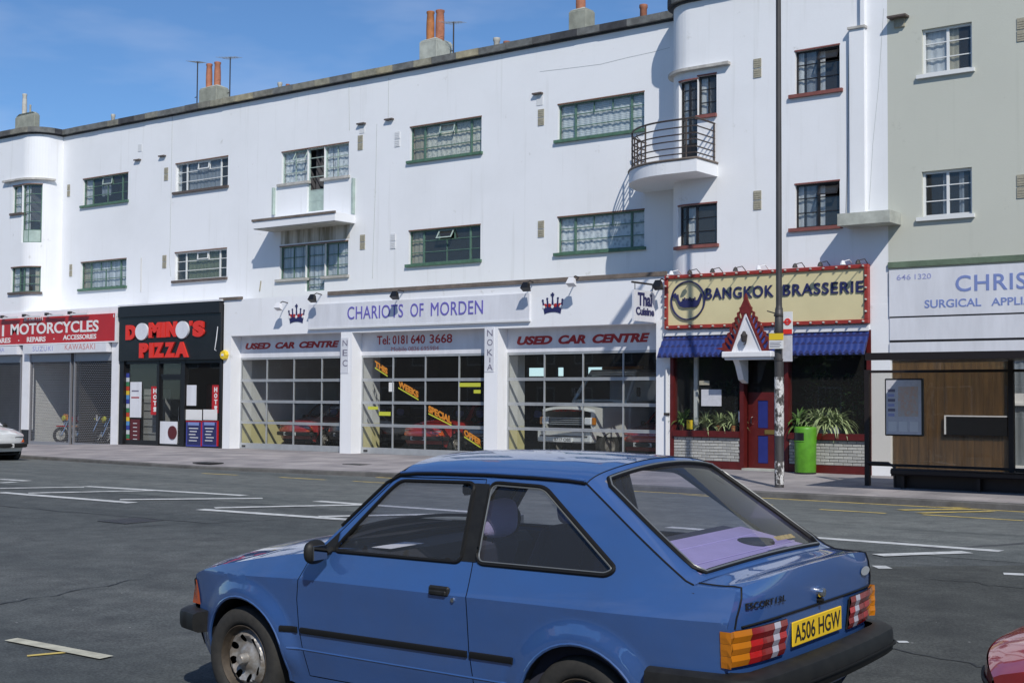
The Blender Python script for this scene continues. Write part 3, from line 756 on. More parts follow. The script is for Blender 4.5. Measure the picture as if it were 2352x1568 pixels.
# balcony windows with a door between two lights
def balcony_set(pl, pr, dl, dr, yt, ybl, ybd, ybr, **k):
    s0, z1 = at(Main, pl, yt); s1 = at(Main, dl, yt)[0]; s2 = at(Main, dr, yt)[0]; s3 = at(Main, pr, yt-20)[0]
    zl = at(Main, pl, ybl)[1]; zd = at(Main, dl, ybd)[1]; zr = at(Main, dr, ybr)[1]
    zl = zr = (zl+zr)/2
    casement(Main, s0, s1, zl, z1, cols=[.48], rows=[.33, .66], sill='stone', sill_over=.14, vent=(1, 2) if k.get('upper') else None, curtain=[(0, 1, 'lace' if k.get('upper') else 'pleat', 0)], frame=k['frame'])
    casement(Main, s2, s3, zr, z1, cols=[.48], rows=[.33, .66], sill='stone', sill_over=.1, curtain=[(0, 1, 'lace' if k.get('upper') else 'pleat', 0)], frame=k['frame'])
    if k.get('upper'): casement(Main, s1, s2, zd, z1, cols=[], rows=[.17, .34, .55, .70, .85], frame='pale_green', panel=(2, 'pale_green'), lint='lintel', open_leaf=[(0, 5), (0, 4), (0, 3), (0, 2)])
    else: casement(Main, s1, s2, zd, z1, cols=[], rows=[.14, .31, .54, .77], frame='green_frame', lint='lintel', curtain=[(0, 1, 'pleat', 0)])
    return s0, s1, s2, s3, z1, zl, zd
balcony_set(647.4, 801.4, 706.4, 744.7, 351, 421.9, 486.8, 411.6, frame='pale_green', upper=True)
balcony_set(643, 800, 702, 746, 567.8, 640.7, 669, 635.7, frame='green_frame')
# right wing
for (yt, yb) in ((119.5, 218.5), (425, 525)):
    std(RightWing, 1826, 1928.5, yt, yb, cols=[.5], rows=[.35, .68], thick=(0,), frame='dark_frame', sill='red_sill', lint='red_sill', sill_over=.13,
        vent=(1, 2), curtain=[(0, .14, 'net', 0), (.46, .62, 'net', .0), (.2, .42, 'grey_curtain', 0)])
std(RightWing, 1559.6, 1601.7, 190, 367, cols=[.55], rows=[.17, .34, .5, .62, .75, .88], thick=(0,), frame='dark_frame', lint='red_sill', panel=(1, 'black'), curtain=[(0, .4, 'net', .2)], fw=.045)
std(RightWing, 1602.2, 1645.8, 176, 266.7, cols=[.5], rows=[.33, .66], frame='dark_frame', sill='red_sill', lint='red_sill', sill_over=.02, curtain=[(0, .5, 'net', 0)], fw=.045)
std(RightWing, 1557.6, 1647, 475, 567, cols=[.22, .48], rows=[.34, .67], thick=(0, 1), frame='dark_frame', sill='red_sill', lint='red_sill', curtain=[(.22, .46, 'net', 0)], fw=.045)
# left wing
std(LeftWing, 51.5, 98, 424.4, 556.9, cols=[.35], rows=[.22, .37, .53, .69, .84], frame='green_frame', panel=(1, 'pale_green'), curtain=[(0, .4, 'net', .2)])
std(LeftWing, 30, 51, 428.5, 490.6, cols=[], rows=[.33, .66], frame='green_frame', sill='brown_sill', curtain=[(0, .7, 'net', 0)])
std(LeftWing, 25.5, 94, 615.4, 672, cols=[.33, .5], rows=[.33, .66], thick=(1,), frame='green_frame', sill='brown_sill', curtain=[(0, .22, 'net', 0), (.5, .64, 'net', 0), (.85, .97, 'cream_curtain', 0)])

XSPLIT = FX(2040, 500, SF)              # paint boundary to the neighbouring house
mb = MB()
wall_holes(mb, Main, XL+WR, XR-WR+.0, ZSH-1.2, ZTOP+.12, holes[Main])
wall_holes(mb, RightWing, RightWing.lo, XSPLIT, ZSH-.9, ZTOP+.12, holes[RightWing])
wall_holes(mb, LeftWing, -60, LeftWing.hi, ZSH-.9, ZTOP+.12, holes[LeftWing])
mb.build('wall', M['white_wall'], TB, fix=False)
# flat roof, parapet back and far side of the block
mb = MB(); mb.box(-60, XSPLIT, .24, 11, ZTOP-.55, ZTOP-.5); mb.box(-60, XSPLIT, 10.9, 11.1, 0, ZTOP+.1); mb.box(XL+WR, XR-WR, .22, .26, ZTOP-.5, ZTOP+.12)
mb.box(-60.2, -60, -1, 11, 0, ZTOP); mb.build('roof', M['cement'], TB)
# coping stones, one by one
def coping(path, a, b):
    s = a
    while s < b-.05:
        e = min(b, s+random.uniform(.55, 1.0)); X = path.pt((s+e)/2, 0)[0]
        if X < -34.5 or X > -21.5: pal = [2, 3, 3, 5, 5, 2] if X > -21.5 else [2, 5, 3, 5, 1]
        else: pal = [0, 0, 1, 4, 1, 5] if X < -23.5 else [4, 5, 2, 1]
        q = MB(); dz = random.uniform(-.006, .006); mbox(q, path, s+.004, e-.004, ZTOP+.02+dz, ZTOP+.20+dz, -.15+random.uniform(-.006, .006), .26)
        q.build('coping_stone', M['cop%d' % random.choice(pal)], TB); s = e
coping(Main, XL+WR+.02, XR-WR-.02)
coping(RightWing, RightWing.lo+.2, XSPLIT)
coping(LeftWing, -50, LeftWing.hi-.16)
mb = MB(); mbox(mb, Main, XL+WR, XR-WR, ZTOP-.03, ZTOP+.02, -.05, .1); mbox(mb, RightWing, RightWing.lo+.06, XSPLIT, ZTOP-.03, ZTOP+.02, -.05, .1); mbox(mb, LeftWing, -50, LeftWing.hi-.06, ZTOP-.03, ZTOP+.02, -.05, .1)
mb.build('drip_moulding', M['cop3'], TB)
# eyebrow ledges over the curved windows
s1, zl = at(RightWing, 1678, 146); q = MB(); mbox(q, RightWing, XR-WR*math.pi/2, s1, zl-.03, zl+.035, -.13, .02); q.build('eyebrow_ledge', M['stone'], TB)
s0, zl = at(LeftWing, 12, 419); q = MB(); mbox(q, LeftWing, s0, XL+WR*math.pi/2, zl-.03, zl+.035, -.13, .02); q.build('eyebrow_ledge', M['stone'], TB)
# air vents
def vent(path, px, py, m='vent', bld=None, w=.19, h=.20):
    s, z = at(path, px, py); q = MB()
    for k in (-1, 1):
        zc = z+k*(h/2+.012); mbox(q, path, s-w/2, s+w/2, zc-h/2, zc+h/2, -.018, .01)
        for j in range(3): mbox(q, path, s-w/2+.02, s+w/2-.02, zc-h/2+.04+j*.05, zc-h/2+.055+j*.05, -.024, -.016)
    q.build('air_vent', M[m], bld or TB)
for px, py, m in [(382, 400, 'vent'), (828, 328, 'vent'), (913, 320, 'vent_white'), (1243, 270, 'vent'), (378, 601, 'vent'), (833, 556, 'vent'), (903, 554, 'vent_white'), (1243, 526, 'vent')]: vent(Main, px, py, m)
for px, py in [(1740, 157), (1740, 460)]: vent(RightWing, px, py)
for px, py in [(158, 438), (163, 621)]: vent(Main, px, py, w=.15)
for px, py in [(375, 359), (318, 368), (896, 275), (1237, 216), (832, 285)]:
    s, z = at(Main, px, py); q = MB(); mbox(q, Main, s-.15, s+.15, z-.02, z+.02, -.10, .0); q.build('vent_hood', M['brown_sill'], TB)
for px, py in [(832, 297), (1240, 232), (322, 340)]:
    s, z = at(Main, px, py); q = MB(); mbox(q, Main, s-.10, s+.10, z-.12, z+.12, -.012, .0); q.build('render_patch', M['vent_white'], TB)
# cracks and cable lines on the render
M['crack'] = mat('crack', (.40, .43, .42), .9); M['cable'] = mat('pale_cable', (.48, .48, .46), .8)
def wall_line(pts, r=.006, m='crack', path=Main, name='cable'):
    P = []
    for px, py in pts:
        s, z = at(path, px, py); x, y = path.pt(s, -r*.6); P.append((x, y, z))
    MB().tube(P, r, 5).build(name, M[m], TB)
wall_line([(396, 268), (394, 400), (391, 560), (389, 600), (393, 635)], .008)
wall_line([(802, 195), (802, 240), (803, 300)], .007); wall_line([(866, 285), (863, 420), (858, 560), (856, 640)], .007); wall_line([(893, 180), (892, 270)], .006)
wall_line([(325, 592), (324, 670)], .018, 'cable')
wall_line([(1240, 165), (1300, 158), (1380, 148), (1440, 133), (1500, 120), (1538, 110)], .004)
wall_line([(1955, 65), (1950, 140), (1948, 300), (1946, 420), (1944, 498)], .012, 'cable', RightWing)
wall_line([(2030, 20), (2018, 200), (2005, 330), (1996, 480)], .004, 'crack', RightWing)
wall_line([(600, 645), (597, 668)], .022, 'vent', Main, 'old_pipe_stub')
# plain balcony
xl, xr = FX(626.8, 529.5), FX(815.5, 495); zt = FZ(815.5, 494)
B = MB().box(xl, xr, -.82, .02, zt-.24, zt).build('balcony', M['white_wall'], TB)
MB().box(xl-.02, xr+.02, -.85, -.80, zt-.03, zt+.035).build('balcony_edge', M['lead'], B)
MB().box(xl+.02, xr-.02, -.79, 0, zt-.262, zt-.2405).build('balcony_soffit', M['stone'], B)
for px, y0, y1 in ((631.5, 432, 494), (814.5, 410, 492)):
    x = FX(px, y0); MB().box(x-.03, x+.03, -.10, .0, FZ(px, y1), FZ(px, y0)).build('post', M['pale_green'], B)
# stained cement showing under the balcony
M['stained'] = mat('stained_render', (.60, .58, .53), .9, var=.5, scale=2.2, stretch=(2.2, 1, .18), col2=(.24, .22, .17), lo=.38, hi=.62)
MB().box(FX(645, 560), FX(803, 545), -.004, .01, FZ(650, 564)+.03, zt-.262).build('stained_patch', M['stained'], TB)
# curved corner balcony with rails
zb = FZ(1600, 369, SF-.6); xr_ = FX(1648, 379, SF); XLb, YF = FX(1455, 425, -.3), None
d_ = ray(1600, 367); YF = d_[1]*(xr_/d_[0])-DIST                     # front edge: corner above the right end
XLb = XLb+.10
def bal_curve(off=0.0, n=26):
    out = []
    for k in range(n+1):
        a = math.pi/2*k/n; out.append((XR-.05-(XR-.05-XLb-off)*math.cos(a)**.95, (YF+off)*math.sin(a)))
    for k in range(1, 4): out.append((XR-.05+(xr_-off-XR+.05)*k/3, YF+off))
    out.append((xr_-off, SF+.0)); return out
C = bal_curve(); poly = C+[(xr_, 0.0)]
B2 = MB().prism(poly, lambda a, b, d: (a, b, d), zb-.30, zb).build('curved_balcony', M['white_wall'], TB)
MB().tube([(x, y, zb+.005) for x, y in C], .03, 6).build('balcony_edge', M['lead'], B2)
RC = bal_curve(.07)
for h in (.14, .28, .44, .58, .74, .92):
    MB().tube([(x, y, zb+h) for x, y in RC], .016 if h < .9 else .022, 6).build('rail', M['rail'], B2)
for k in (2, 4, 6, 12, 20, 28, len(RC)-1):
    x, y = RC[min(k, len(RC)-1)]
    if k == len(RC)-1: y -= .03
    MB().tube([(x, y, zb-.02), (x, y, zb+.93)], .020, 6).build('rail_post', M['rail'], B2)
wav = [(RC[3][0]+.0+.07*math.sin(t*2.2), RC[3][1]-.05, zb+.02+t*.075) for t in range(0, 15)]
MB().tube(wav, .014, 6).build('rail_scroll', M['rail'], B2)
# pilaster and concrete slab on the party wall
x0, x1 = FX(1956, 300, SF), FX(1990, 300, SF); q = MB().box(x0, x1, SF-.11, SF+.01, FZ(1970, 497, SF), FZ(1970, 66, SF)); q.box(x0+.25, x1, SF-.11, SF+.01, FZ(1970, 66, SF), ZTOP+.0); q.build('pilaster', M['white_wall'], TB)
MB().box(x0-.03, x1+.03, SF-.15, SF+.01, FZ(1970, 66, SF)-.03, FZ(1970, 66, SF)+.02).build('pilaster_cap', M['stone'], TB)
xa, xb, zs = FX(1985, 520, SF)-.33, FX(2070, 519, SF), FZ(2068, 517, SF)
MB().box(xa, xb, SF-.62, SF+.01, zs, zs+.25).build('concrete_canopy', M['cement_pale'], TB)

# chimneys
def chimney(px0, pxc, px1, ytop, Y, pots, m='cement'):
    X0, X1 = FX(px0, ytop, Y), FX(pxc, ytop, Y); zt_ = FZ(pxc, ytop, Y)
    d = ray(px1, ytop); Yb = d[1]*(X1/d[0])-DIST; Yb = min(Yb, Y+.8)
    q = MB().rbox(X0, X1, Y, Yb, ZTOP-.5, zt_-.1, .015); q.box(X0+.03, X1-.03, Y+.03, Yb-.03, zt_-.1, zt_-.06)
    st = q.build('chimney_stack', M[m], TB)
    MB().add([(X0+.03, Y+.03, zt_-.061), (X1-.03, Y+.03, zt_-.061), (X1-.03, Yb-.03, zt_-.061), (X0+.03, Yb-.03, zt_-.061), (X0+.2, Y+.2, zt_+.03), (X1-.2, Y+.2, zt_+.03), (X1-.2, Yb-.2, zt_+.03), (X0+.2, Yb-.2, zt_+.03)],
             [(0, 1, 5, 4), (1, 2, 6, 5), (2, 3, 7, 6), (3, 0, 4, 7), (4, 5, 6, 7)]).build('flaunching', M['cement_pale'], st)
    for (px, pw, py, pm, dy) in pots:
        xp = FX(px, py, Y+.28+dy); zp = FZ(px, py, Y+.28+dy); h = zp-zt_-.0; r = pw/2/FPX*38.5
        prof = [(r*.97, -.08), (r*1.02, h*.3), (r*.98, h*.6), (r*.85, h-.10), (r*1.0, h-.06), (r*1.0, h-.01), (r*.8, h), (r*.65, h-.02), (r*.6, h-.3)]
        MB().lathe(prof, (xp, Y+.28+dy, zt_), n=16).build('chimney_pot', M[pm], st, smooth=True, sharp=50)
    return X0, X1, Y, Yb, zt_
chimney(35, 79, 92, 256, 1.4, [(57, 15, 216, 'pot_white', 0), (70, 6, 241, 'vent', .1)])
c2 = chimney(457, 497, 527, 192, 2.0, [(481, 18, 147, 'pot', -.05), (500, 19, 143, 'pot', .05)])
c3 = chimney(963, 1003, 1040, 82, 2.0, [(989, 20, 27, 'pot2', -.05), (1011, 22, 24, 'pot', .05)], 'cement_pale')
c4 = chimney(1306, 1346, 1367, 12, 2.0, [(1334, 22, -22, 'pot', 0)])
for px, py, w, pm, Y in [(260, 263, 13, 'pot_white', .9), (643, 190, 13, 'pot_white', .9), (661, 194, 11, 'pot', .9), (1141, 88, 17, 'pot_white', .9), (1164, 96, 17, 'pot', .9), (1478, 12, 18, 'pot', .9)]:
    x, z = F(px, py, Y); r = w/2/FPX*37; zb_ = ZTOP-.5; h = z-zb_
    MB().lathe([(r*.85, 0), (r*.85, h-.1), (r*1.02, h-.08), (r*1.0, h), (r*.7, h), (r*.65, h-.2)], (x, Y, zb_), n=14).build('flue_pot', M[pm], TB, smooth=True, sharp=50)
# television aerials
def aerial(px, py_top, py_bot, Y, label, arm):
    x, zt_ = F(px, py_top, Y); zb_ = FZ(px, py_bot, Y); a = thing('television_aerial', label, 'aerial', (x, Y, zb_), 'television aerials on the chimneys')
    MB().tube([(x, Y, zb_-.35), (x, Y, zt_)], .022, 6).build('mast', M['iron'], a)
    q = MB().tube([(x-arm*.5, Y-.1, zt_-.03), (x+arm*.5, Y+.1, zt_-.03)], .012, 5)
    for k in range(7):
        t = -.5+k/6; q.tube([(x+arm*t-.05, Y+.2*t-.26+.02*k, zt_-.03), (x+arm*t+.05, Y+.2*t+.26-.02*k, zt_-.03)], .006, 4)
    q.build('elements', M['alu'], a)
    MB().tube([(x, Y, zb_+.05), (x-.14, Y+.02, zb_+.05)], .015, 5).build('bracket', M['iron'], a)
aerial(529, 131, 216, 2.1, 'thin television aerial mast fixed beside the pair of matching red pots', .55)
aerial(454, 141, 226, 2.1, 'pale television aerial on the opposite side of the pair of matching red pots', .3)
aerial(1042, 50, 120, 2.2, 'television aerial standing by the chimney with one orange and one pink pot', .5)

# ------------------------------------------------------------------ neighbouring house
NB = thing('green_building', 'pale green rendered house with white casement windows beside the white terrace', 'building', (-6, SF, .2))
class Green:
    @staticmethod
    def pt(s, d): return (s, SF+d)
    lo, hi = -20.0, 6.0
    arc = ()
holes[Green] = []
for yt, yb, cur in ((69, 173.5, [(.04, .5, 'net', 0), (.52, .7, 'cream_curtain', 0)]), (395, 500, [(.38, .48, 'grey_curtain', 0), (.7, .8, 'grey_curtain', 0)])):
    std(Green, 2117, 2232, yt, yb, cols=[.5], rows=[.35, .68], thick=(0,), frame='white_frame', sill='white_frame', sill_over=.10, lint=None, curtain=cur, building=NB, fw=.05)
ZGB = FZ(2044, 603, SF)
mb = MB(); wall_holes(mb, Green, XSPLIT, 3.0, ZSH-.9, ZTOP+1.5, holes[Green]); mb.add([(3, SF, 0), (3, 11, 0), (3, 11, ZTOP+1.5), (3, SF, ZTOP+1.5)], [(0, 1, 2, 3)]); mb.add([(XSPLIT, SF, ZTOP-.5), (XSPLIT, 11, ZTOP-.5), (XSPLIT, 11, ZTOP+1.5), (XSPLIT, SF, ZTOP+1.5)], [(0, 1, 2, 3)])
mb.build('wall', M['green_wall'], NB, fix=False)
MB().box(XSPLIT, 3, SF+.2, 11, ZTOP+1.3, ZTOP+1.4).build('roof', M['cement'], NB)
for px, py in [(2349, 68), (2349, 428)]: vent(Green, px, py, 'vent', NB, .22, .22)
x, z = F(2067, 42, SF); MB().box(x-.2, x+.2, SF-.22, SF, z-.02, z+.02).build('vent_hood', M['brown_sill'], NB); MB().box(x-.11, x+.11, SF-.06, SF, z-.2, z-.02).build('air_vent', M['vent'], NB)
MB().box(XSPLIT+.01, 3, SF-.06, SF+.01, FZ(2044, 616, SF), ZGB).build('string_course', M['course'], NB)
# ------------------------------------------------------------------ helpers for shopfronts
def bx(px0, px1, py_top, py_bot, Y, d0, d1, ref=None):
    """box on plane Y: x between two photo columns, z between two rows read at column px0 (or ref)"""
    r = px0 if ref is None else ref
    return (FX(px0, (py_top+py_bot)/2, Y), FX(px1, (py_top+py_bot)/2, Y), Y+d0, Y+d1, FZ(r, py_bot, Y), FZ(r, py_top, Y))
def pbox(px0, px1, py_top, py_bot, Y, d0, d1, name, m, parent, ref=None):
    return MB().box(*bx(px0, px1, py_top, py_bot, Y, d0, d1, ref)).build(name, M[m] if isinstance(m, str) else m, parent)
def ptext(s, px0, px1, yt, yb, Y, m, parent, thick=.004, yref=None, **k):
    """lettering whose left end fills rows yt..yb at column px0 and which ends at column px1"""
    z0, z1 = FZ(px0, yb, Y), FZ(px0, yt, Y); x0, x1 = FX(px0, (yt+yb)/2, Y), FX(px1, yb, Y)
    return text(s, flat(Y), x0, x1, z0, z1, 0.0, thick, M[m], parent, **k)
def pwords(words, yt, yb, Y, m, parent, thick=.004, **k):
    z0, z1 = FZ(words[0][1], yb, Y), FZ(words[0][1], yt, Y); ym = (yt+yb)/2
    for w, a, b in words:
        yy = ym
        for _ in range(3): X = FX(a, yy, Y); yy = proj((X, Y, (z0+z1)/2))[1]
        text(w, flat(Y), FX(a, yy, Y), FX(b, yy, Y), z0, z1, 0.0, thick, M[m], parent, **k)
def room(parent, x0, x1, y0, y1, z0, z1, wall, floor, ceil=None, name='interior'):
    MB().box(x0, x1, y0, y1, z0-.03, z0+.012).build('interior_floor', M[floor], parent)
    MB().box(x0, x1, y1, y1+.1, z0, z1).build('back_wall', M[wall], parent)
    MB().box(x0-.08, x0, y0, y1, z0, z1).build('side_wall', M[wall], parent)
    MB().box(x1, x1+.08, y0, y1, z0, z1).build('side_wall', M[wall], parent)
    MB().box(x0, x1, y0, y1, z1, z1+.08).build('interior_ceiling', M[ceil or wall], parent)

# ------------------------------------------------------------------ car showroom
SH = thing('car_showroom', 'white car showroom front with three glazed sectional doors between plain piers', 'shopfront', (-24, SF, .21))
class Shop:
    @staticmethod
    def pt(s, d): return (s, SF+d)
    lo, hi = -60.0, 5.0
    arc = ()
XS0, XS1 = FX(512, 900, SF), FX(1538, 900, SF)
bays = [(528.7, 781.6, 771.7, 822), (807, 1112, 763.7, 816), (1142.5, 1507, 754, 810)]
BH = []
for (a, b, yt, yd) in bays:
    BH.append((FX(a, 900, SF), FX(b, 900, SF), .1, FZ(a, yt, SF)))
mb = MB(); wall_holes(mb, Shop, XS0, XS1, .05, ZSH, BH, .42); mb.build('wall', M['shop_white'], SH, fix=False)
MB().box(XS0, XS1, SF+.02, .02, ZSH-.12, ZSH-.02).build('flat_roof', M['cement'], SH)
pbox(755, 1532, 670, 678, SF, -.05, .02, 'ledge', 'lead', SH); 
zl = FZ(755, 674, SF); pbox(506, 557, 684, 690, SF, -.05, .02, 'ledge', 'lead', SH)
YD = SF+.42
ZD = FZ(555, 822, YD)                                   # head of the sectional doors
for k, (h, (a, b, yt, yd)) in enumerate(zip(BH, bays)):
    x0, x1 = h[0], h[1]; zb_ = .2
    MB().box(x0-.05, x1+.05, YD-.03, YD+.1, ZD, h[3]+.05).build('header_board', M['board_white'], SH)
    fr = MB(); fw = .055
    cols = [x0+(x1-x0)*t for t in (0, .25, .5, .75, 1)]; zb2 = zb_+.02; zs_ = [zb2+.16+(ZD-.05-zb2-.16)*t for t in (0, .25, .5, .75, 1)]
    for i, c in enumerate(cols): fr.box(c-(.045 if i in (0, 4) else .016), c+(.045 if i in (0, 4) else .016), YD-.02, YD+.025, zb2+.16, ZD)
    for j, z in enumerate(zs_):
        if j == 0: fr.box(x0, x1, YD-.025, YD+.03, zb2, zb2+.17)
        elif j == 4: fr.box(x0, x1, YD-.022, YD+.028, ZD-.06, ZD)
        else: fr.box(x0, x1, YD-.025, YD+.03, z-.042, z-.003); fr.box(x0, x1, YD-.022, YD+.03, z+.003, z+.036)
    dr = fr.build('sectional_door', M['alu'], SH)
    for i in range(4):
        for j in range(4):
            MB().box(cols[i]+.012, cols[i+1]-.012, YD, YD+.006, zs_[j]+.03, zs_[j+1]-.03).build('pane', M['shop_glass'], dr)
    MB().box(x0+.12, x0+.26, YD-.045, YD-.024, zb2+.05, zb2+.10).build('door_handle', M['black'], dr)
    # inner nib walls, yellow below and white above
    nd = 5.5 if k == 0 else .75
    xn = x0
    MB().box(xn-.22, xn-.012, YD+.05, YD+nd, .21, 1.05).build('inner_wall', M['yellow_wall'], SH)
    MB().box(xn-.22, xn-.014, YD+.05, YD+nd, 1.05, ZD+.4).build('inner_wall', M['inner_white'], SH)
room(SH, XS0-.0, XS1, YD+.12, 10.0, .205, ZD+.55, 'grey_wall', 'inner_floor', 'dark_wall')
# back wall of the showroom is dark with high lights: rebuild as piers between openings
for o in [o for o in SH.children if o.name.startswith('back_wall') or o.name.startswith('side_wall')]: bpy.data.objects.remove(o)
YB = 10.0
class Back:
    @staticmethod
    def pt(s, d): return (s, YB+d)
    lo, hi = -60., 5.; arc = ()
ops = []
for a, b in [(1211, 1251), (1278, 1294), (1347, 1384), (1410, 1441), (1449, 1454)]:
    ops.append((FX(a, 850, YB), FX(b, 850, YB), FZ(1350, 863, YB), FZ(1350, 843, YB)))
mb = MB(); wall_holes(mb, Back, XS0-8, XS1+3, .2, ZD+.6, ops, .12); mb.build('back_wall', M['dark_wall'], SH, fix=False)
MB().box(XS0-8, XS0-7.9, YD+.1, YB, .2, ZD+.6).build('side_wall', M['dark_wall'], SH)
MB().box(XS1+3, XS1+3.1, 0.6, YB, .2, ZD+.6).build('side_wall', M['dark_wall'], SH)
# openings in the far outer wall of the block behind those lights
for o in TB.children:
    if o.name == 'roof':
        bpy.data.objects.remove(o); break
mb = MB(); mb.box(-60, XSPLIT, .24, 9.9, ZTOP-.55, ZTOP-.5); mb.box(-60, XSPLIT, 9.8, 9.95, ZD+.7, ZTOP+.1); mb.box(XL+WR, XR-WR, .22, .26, ZTOP-.5, ZTOP+.12); mb.box(-60.2, -60, -1, 9.9, 0, ZTOP)
mb.build('roof', M['cement'], TB)

# name board
S1 = thing('showroom_sign', 'long raised white name board with thin blue lettering above the middle door', 'sign', (FX(960, 740, SF), SF, FZ(711.5, 755.5, SF)))
pbox(711.5, 1218, 700, 755.5, SF, -.055, .0, 'board', 'board_white', S1)
pbox(711, 1219, 753.5, 757, SF, -.075, -.0, 'board_edge', 'vent_white', S1)
pwords([('CHARIOTS', 798.5, 926), ('OF', 943, 973), ('MORDEN', 990, 1109.5)], 704.5, 733.5, SF-.056, 'blue_text', S1, .012, bold=.0, space=1.05)
def crown(px0, px1, yt, yb, label):
    z0, z1 = FZ(px0, yb, SF), FZ(px0, yt-4, SF); x0, x1 = FX(px0, yb, SF), FX(px1, yb, SF); cx = (x0+x1)/2; w = (x1-x0)/2; h = z1-z0
    c = thing('crown_emblem', label, 'emblem', (cx, SF, z0), 'painted crowns on the showroom fascia')
    P = lambda u, v: (cx+u*w, z0+v*h)
    band = [P(math.sin(t)*.78, .02+.10*math.cos(t*1.2)) for t in np.linspace(-1.25, 1.25, 12)]+[P(math.sin(t)*.88, .26+.10*math.cos(t*1.2)) for t in np.linspace(1.25, -1.25, 12)]
    MB().prism(band, flat(SF), -.012, .001).build('band', M['navy'], c)
    for i, u in enumerate((-.92, -.5, 0, .5, .92)):
        hh = .62+.18*(1-abs(u)); b0 = u*.85
        MB().prism([P(b0-.11, .3), P(b0+.11, .3), P(u+.05, hh), P(u-.05, hh)], flat(SF), -.010, .001).build('point', M['navy'], c)
        MB().lathe([(0, -.016), (.07*w*1.3, -.012), (.07*w*1.3, .001)], (P(u, hh+.02)[0], SF, P(u, hh+.02)[1]), 'y', 12).build('tip', M['navy'], c)
    for i, u in enumerate((-.68, -.27, .27, .68)):
        MB().lathe([(0, -.018), (.15*w, -.014), (.15*w, .001)], (P(u, .42)[0], SF, P(u, .42)[1]), 'y', 12).build('jewel', M['red_text'], c)
    for u in (-.8, 0, .8): MB().lathe([(0, -.022), (.13*w, -.018), (.13*w, .001)], (P(u, .36)[0], SF, P(u, .36)[1]), 'y', 12).build('pearl', M['paper'], c)
    q = MB().prism([P(-.06, .80), P(.06, .80), P(.06, 1.0), P(-.06, 1.0)], flat(SF), -.012, .001); q.prism([P(-.17, .87), P(.17, .87), P(.17, .94), P(-.17, .94)], flat(SF), -.015, -.0125); q.build('cross', M['navy'], c)
crown(662, 700, 703, 745, 'dark blue crown emblem on the fascia above the first showroom door, beside the pizza shop')
crown(1245, 1294, 677, 723.5, 'dark blue crown emblem on the fascia above the door with the recovery truck')
YH = YD-.031
def door_sign(label, items, px):
    s = thing('header_lettering', label, 'sign', (FX(px, 800, YH), YH, FZ(px, 800, YH)))
    for (t, a, b, yt, yb, m, k) in items:
        if isinstance(t, list): pwords(t, yt, yb, YH, m, s, .006, **k)
        else: ptext(t, a, b, yt, yb, YH, m, s, .006, **k)
    return s
door_sign('slanted red used car lettering over the showroom door beside the pizza shop', [([('USED', 564, 621.6), ('CAR', 632.5, 676.7), ('CENTRE', 687.3, 779)], 564, 779, 788, 802.6, 'red_text', dict(bold=.05, shear=.25))], 670)
door_sign('slanted red used car lettering over the door with the white recovery truck', [([('USED', 1187.6, 1268.8), ('CAR', 1282.6, 1345.4), ('CENTRE', 1360.8, 1492.6)], 1187.6, 1492.6, 772.6, 792.5, 'red_text', dict(bold=.05, shear=.25))], 1340)
door_sign('red telephone number lettering over the middle showroom door', [([('Tel:', 866, 896), ('0181', 902, 936), ('640', 944, 976), ('3668', 987, 1038.7)], 866, 1038.7, 771.7, 791.4, 'red_text', dict(bold=.012)), ([('Mobile', 898.7, 934), ('0836', 938, 963), ('695984', 966.5, 1007.8)], 898.7, 1007.8, 796.8, 806.2, 'faded_red', dict(bold=.0))], 950)
def pier_letters(label, chars, px0, px1, board):
    p = thing('pier_sign', label, 'sign', (FX(px0, 800, SF), SF, FZ(px0, board[3], SF)))
    pbox(board[0], board[1], board[2], board[3], SF, -.012, .0, 'board', 'board_white', p)
    for ch, yt, yb in chars:
        w = .25 if ch == 'I' else 1; mid = (px0+px1)/2; hw = (px1-px0)/2*(.16 if ch == 'I' else 1)
        ptext(ch, mid-hw, mid+hw, yt, yb, SF-.013, 'grey_text', p, .004, bold=0.0, name='letter')
pier_letters('narrow white board with three stacked grey letters on the showroom pier', [('N', 781, 794.5), ('E', 803, 817), ('C', 826.5, 841)], 787, 798, (783, 801, 776, 857))
pier_letters('narrow white board with five stacked grey letters on the showroom pier', [('N', 757.5, 772), ('O', 779, 793.5), ('K', 802, 816.5), ('I', 821, 832), ('A', 836, 850)], 1119, 1131.5, (1113.5, 1135, 752, 854))
# stickers inside the middle door
def slogan(word, px0, px1, y0, y1, h, label):
    Y = YD-.008; x0, x1 = FX(px0, y0, Y), FX(px1, y1, Y); za, zb_ = FZ(px0, y0, Y), FZ(px1, y1, Y)
    s = thing('window_sticker', label, 'sticker', (x0, Y, zb_-h), 'orange slogan stickers on the middle showroom door')
    MB().add([(x0, Y, za-.035), (x1, Y, zb_-.035), (x1, Y, zb_), (x0, Y, za), (x0, Y+.004, za-.035), (x1, Y+.004, zb_-.035), (x1, Y+.004, zb_), (x0, Y+.004, za)], [(0, 1, 2, 3), (7, 6, 5, 4), (0, 4, 5, 1), (2, 6, 7, 3), (1, 5, 6, 2), (3, 7, 4, 0)]).build('underline', M['lime'], s)
    text(word, flat(Y), x0, x1, za+.02, za+.02+h, 0, .003, M['orange'], s, bold=.05, rise=zb_-za)
slogan('THIS', 861, 890, 843, 862, .17, 'orange slogan sticker word in the top left door pane')
slogan('WEEKS', 915, 961, 889, 916, .18, 'orange slogan sticker word two rows of panes above the red car')
slogan('SPECIAL', 984, 1037, 948, 975, .19, 'long orange slogan sticker word just above the red car bonnet')
slogan('OFFER', 1066, 1106, 1001, 1027, .17, 'orange slogan sticker word in the bottom corner pane of the door')
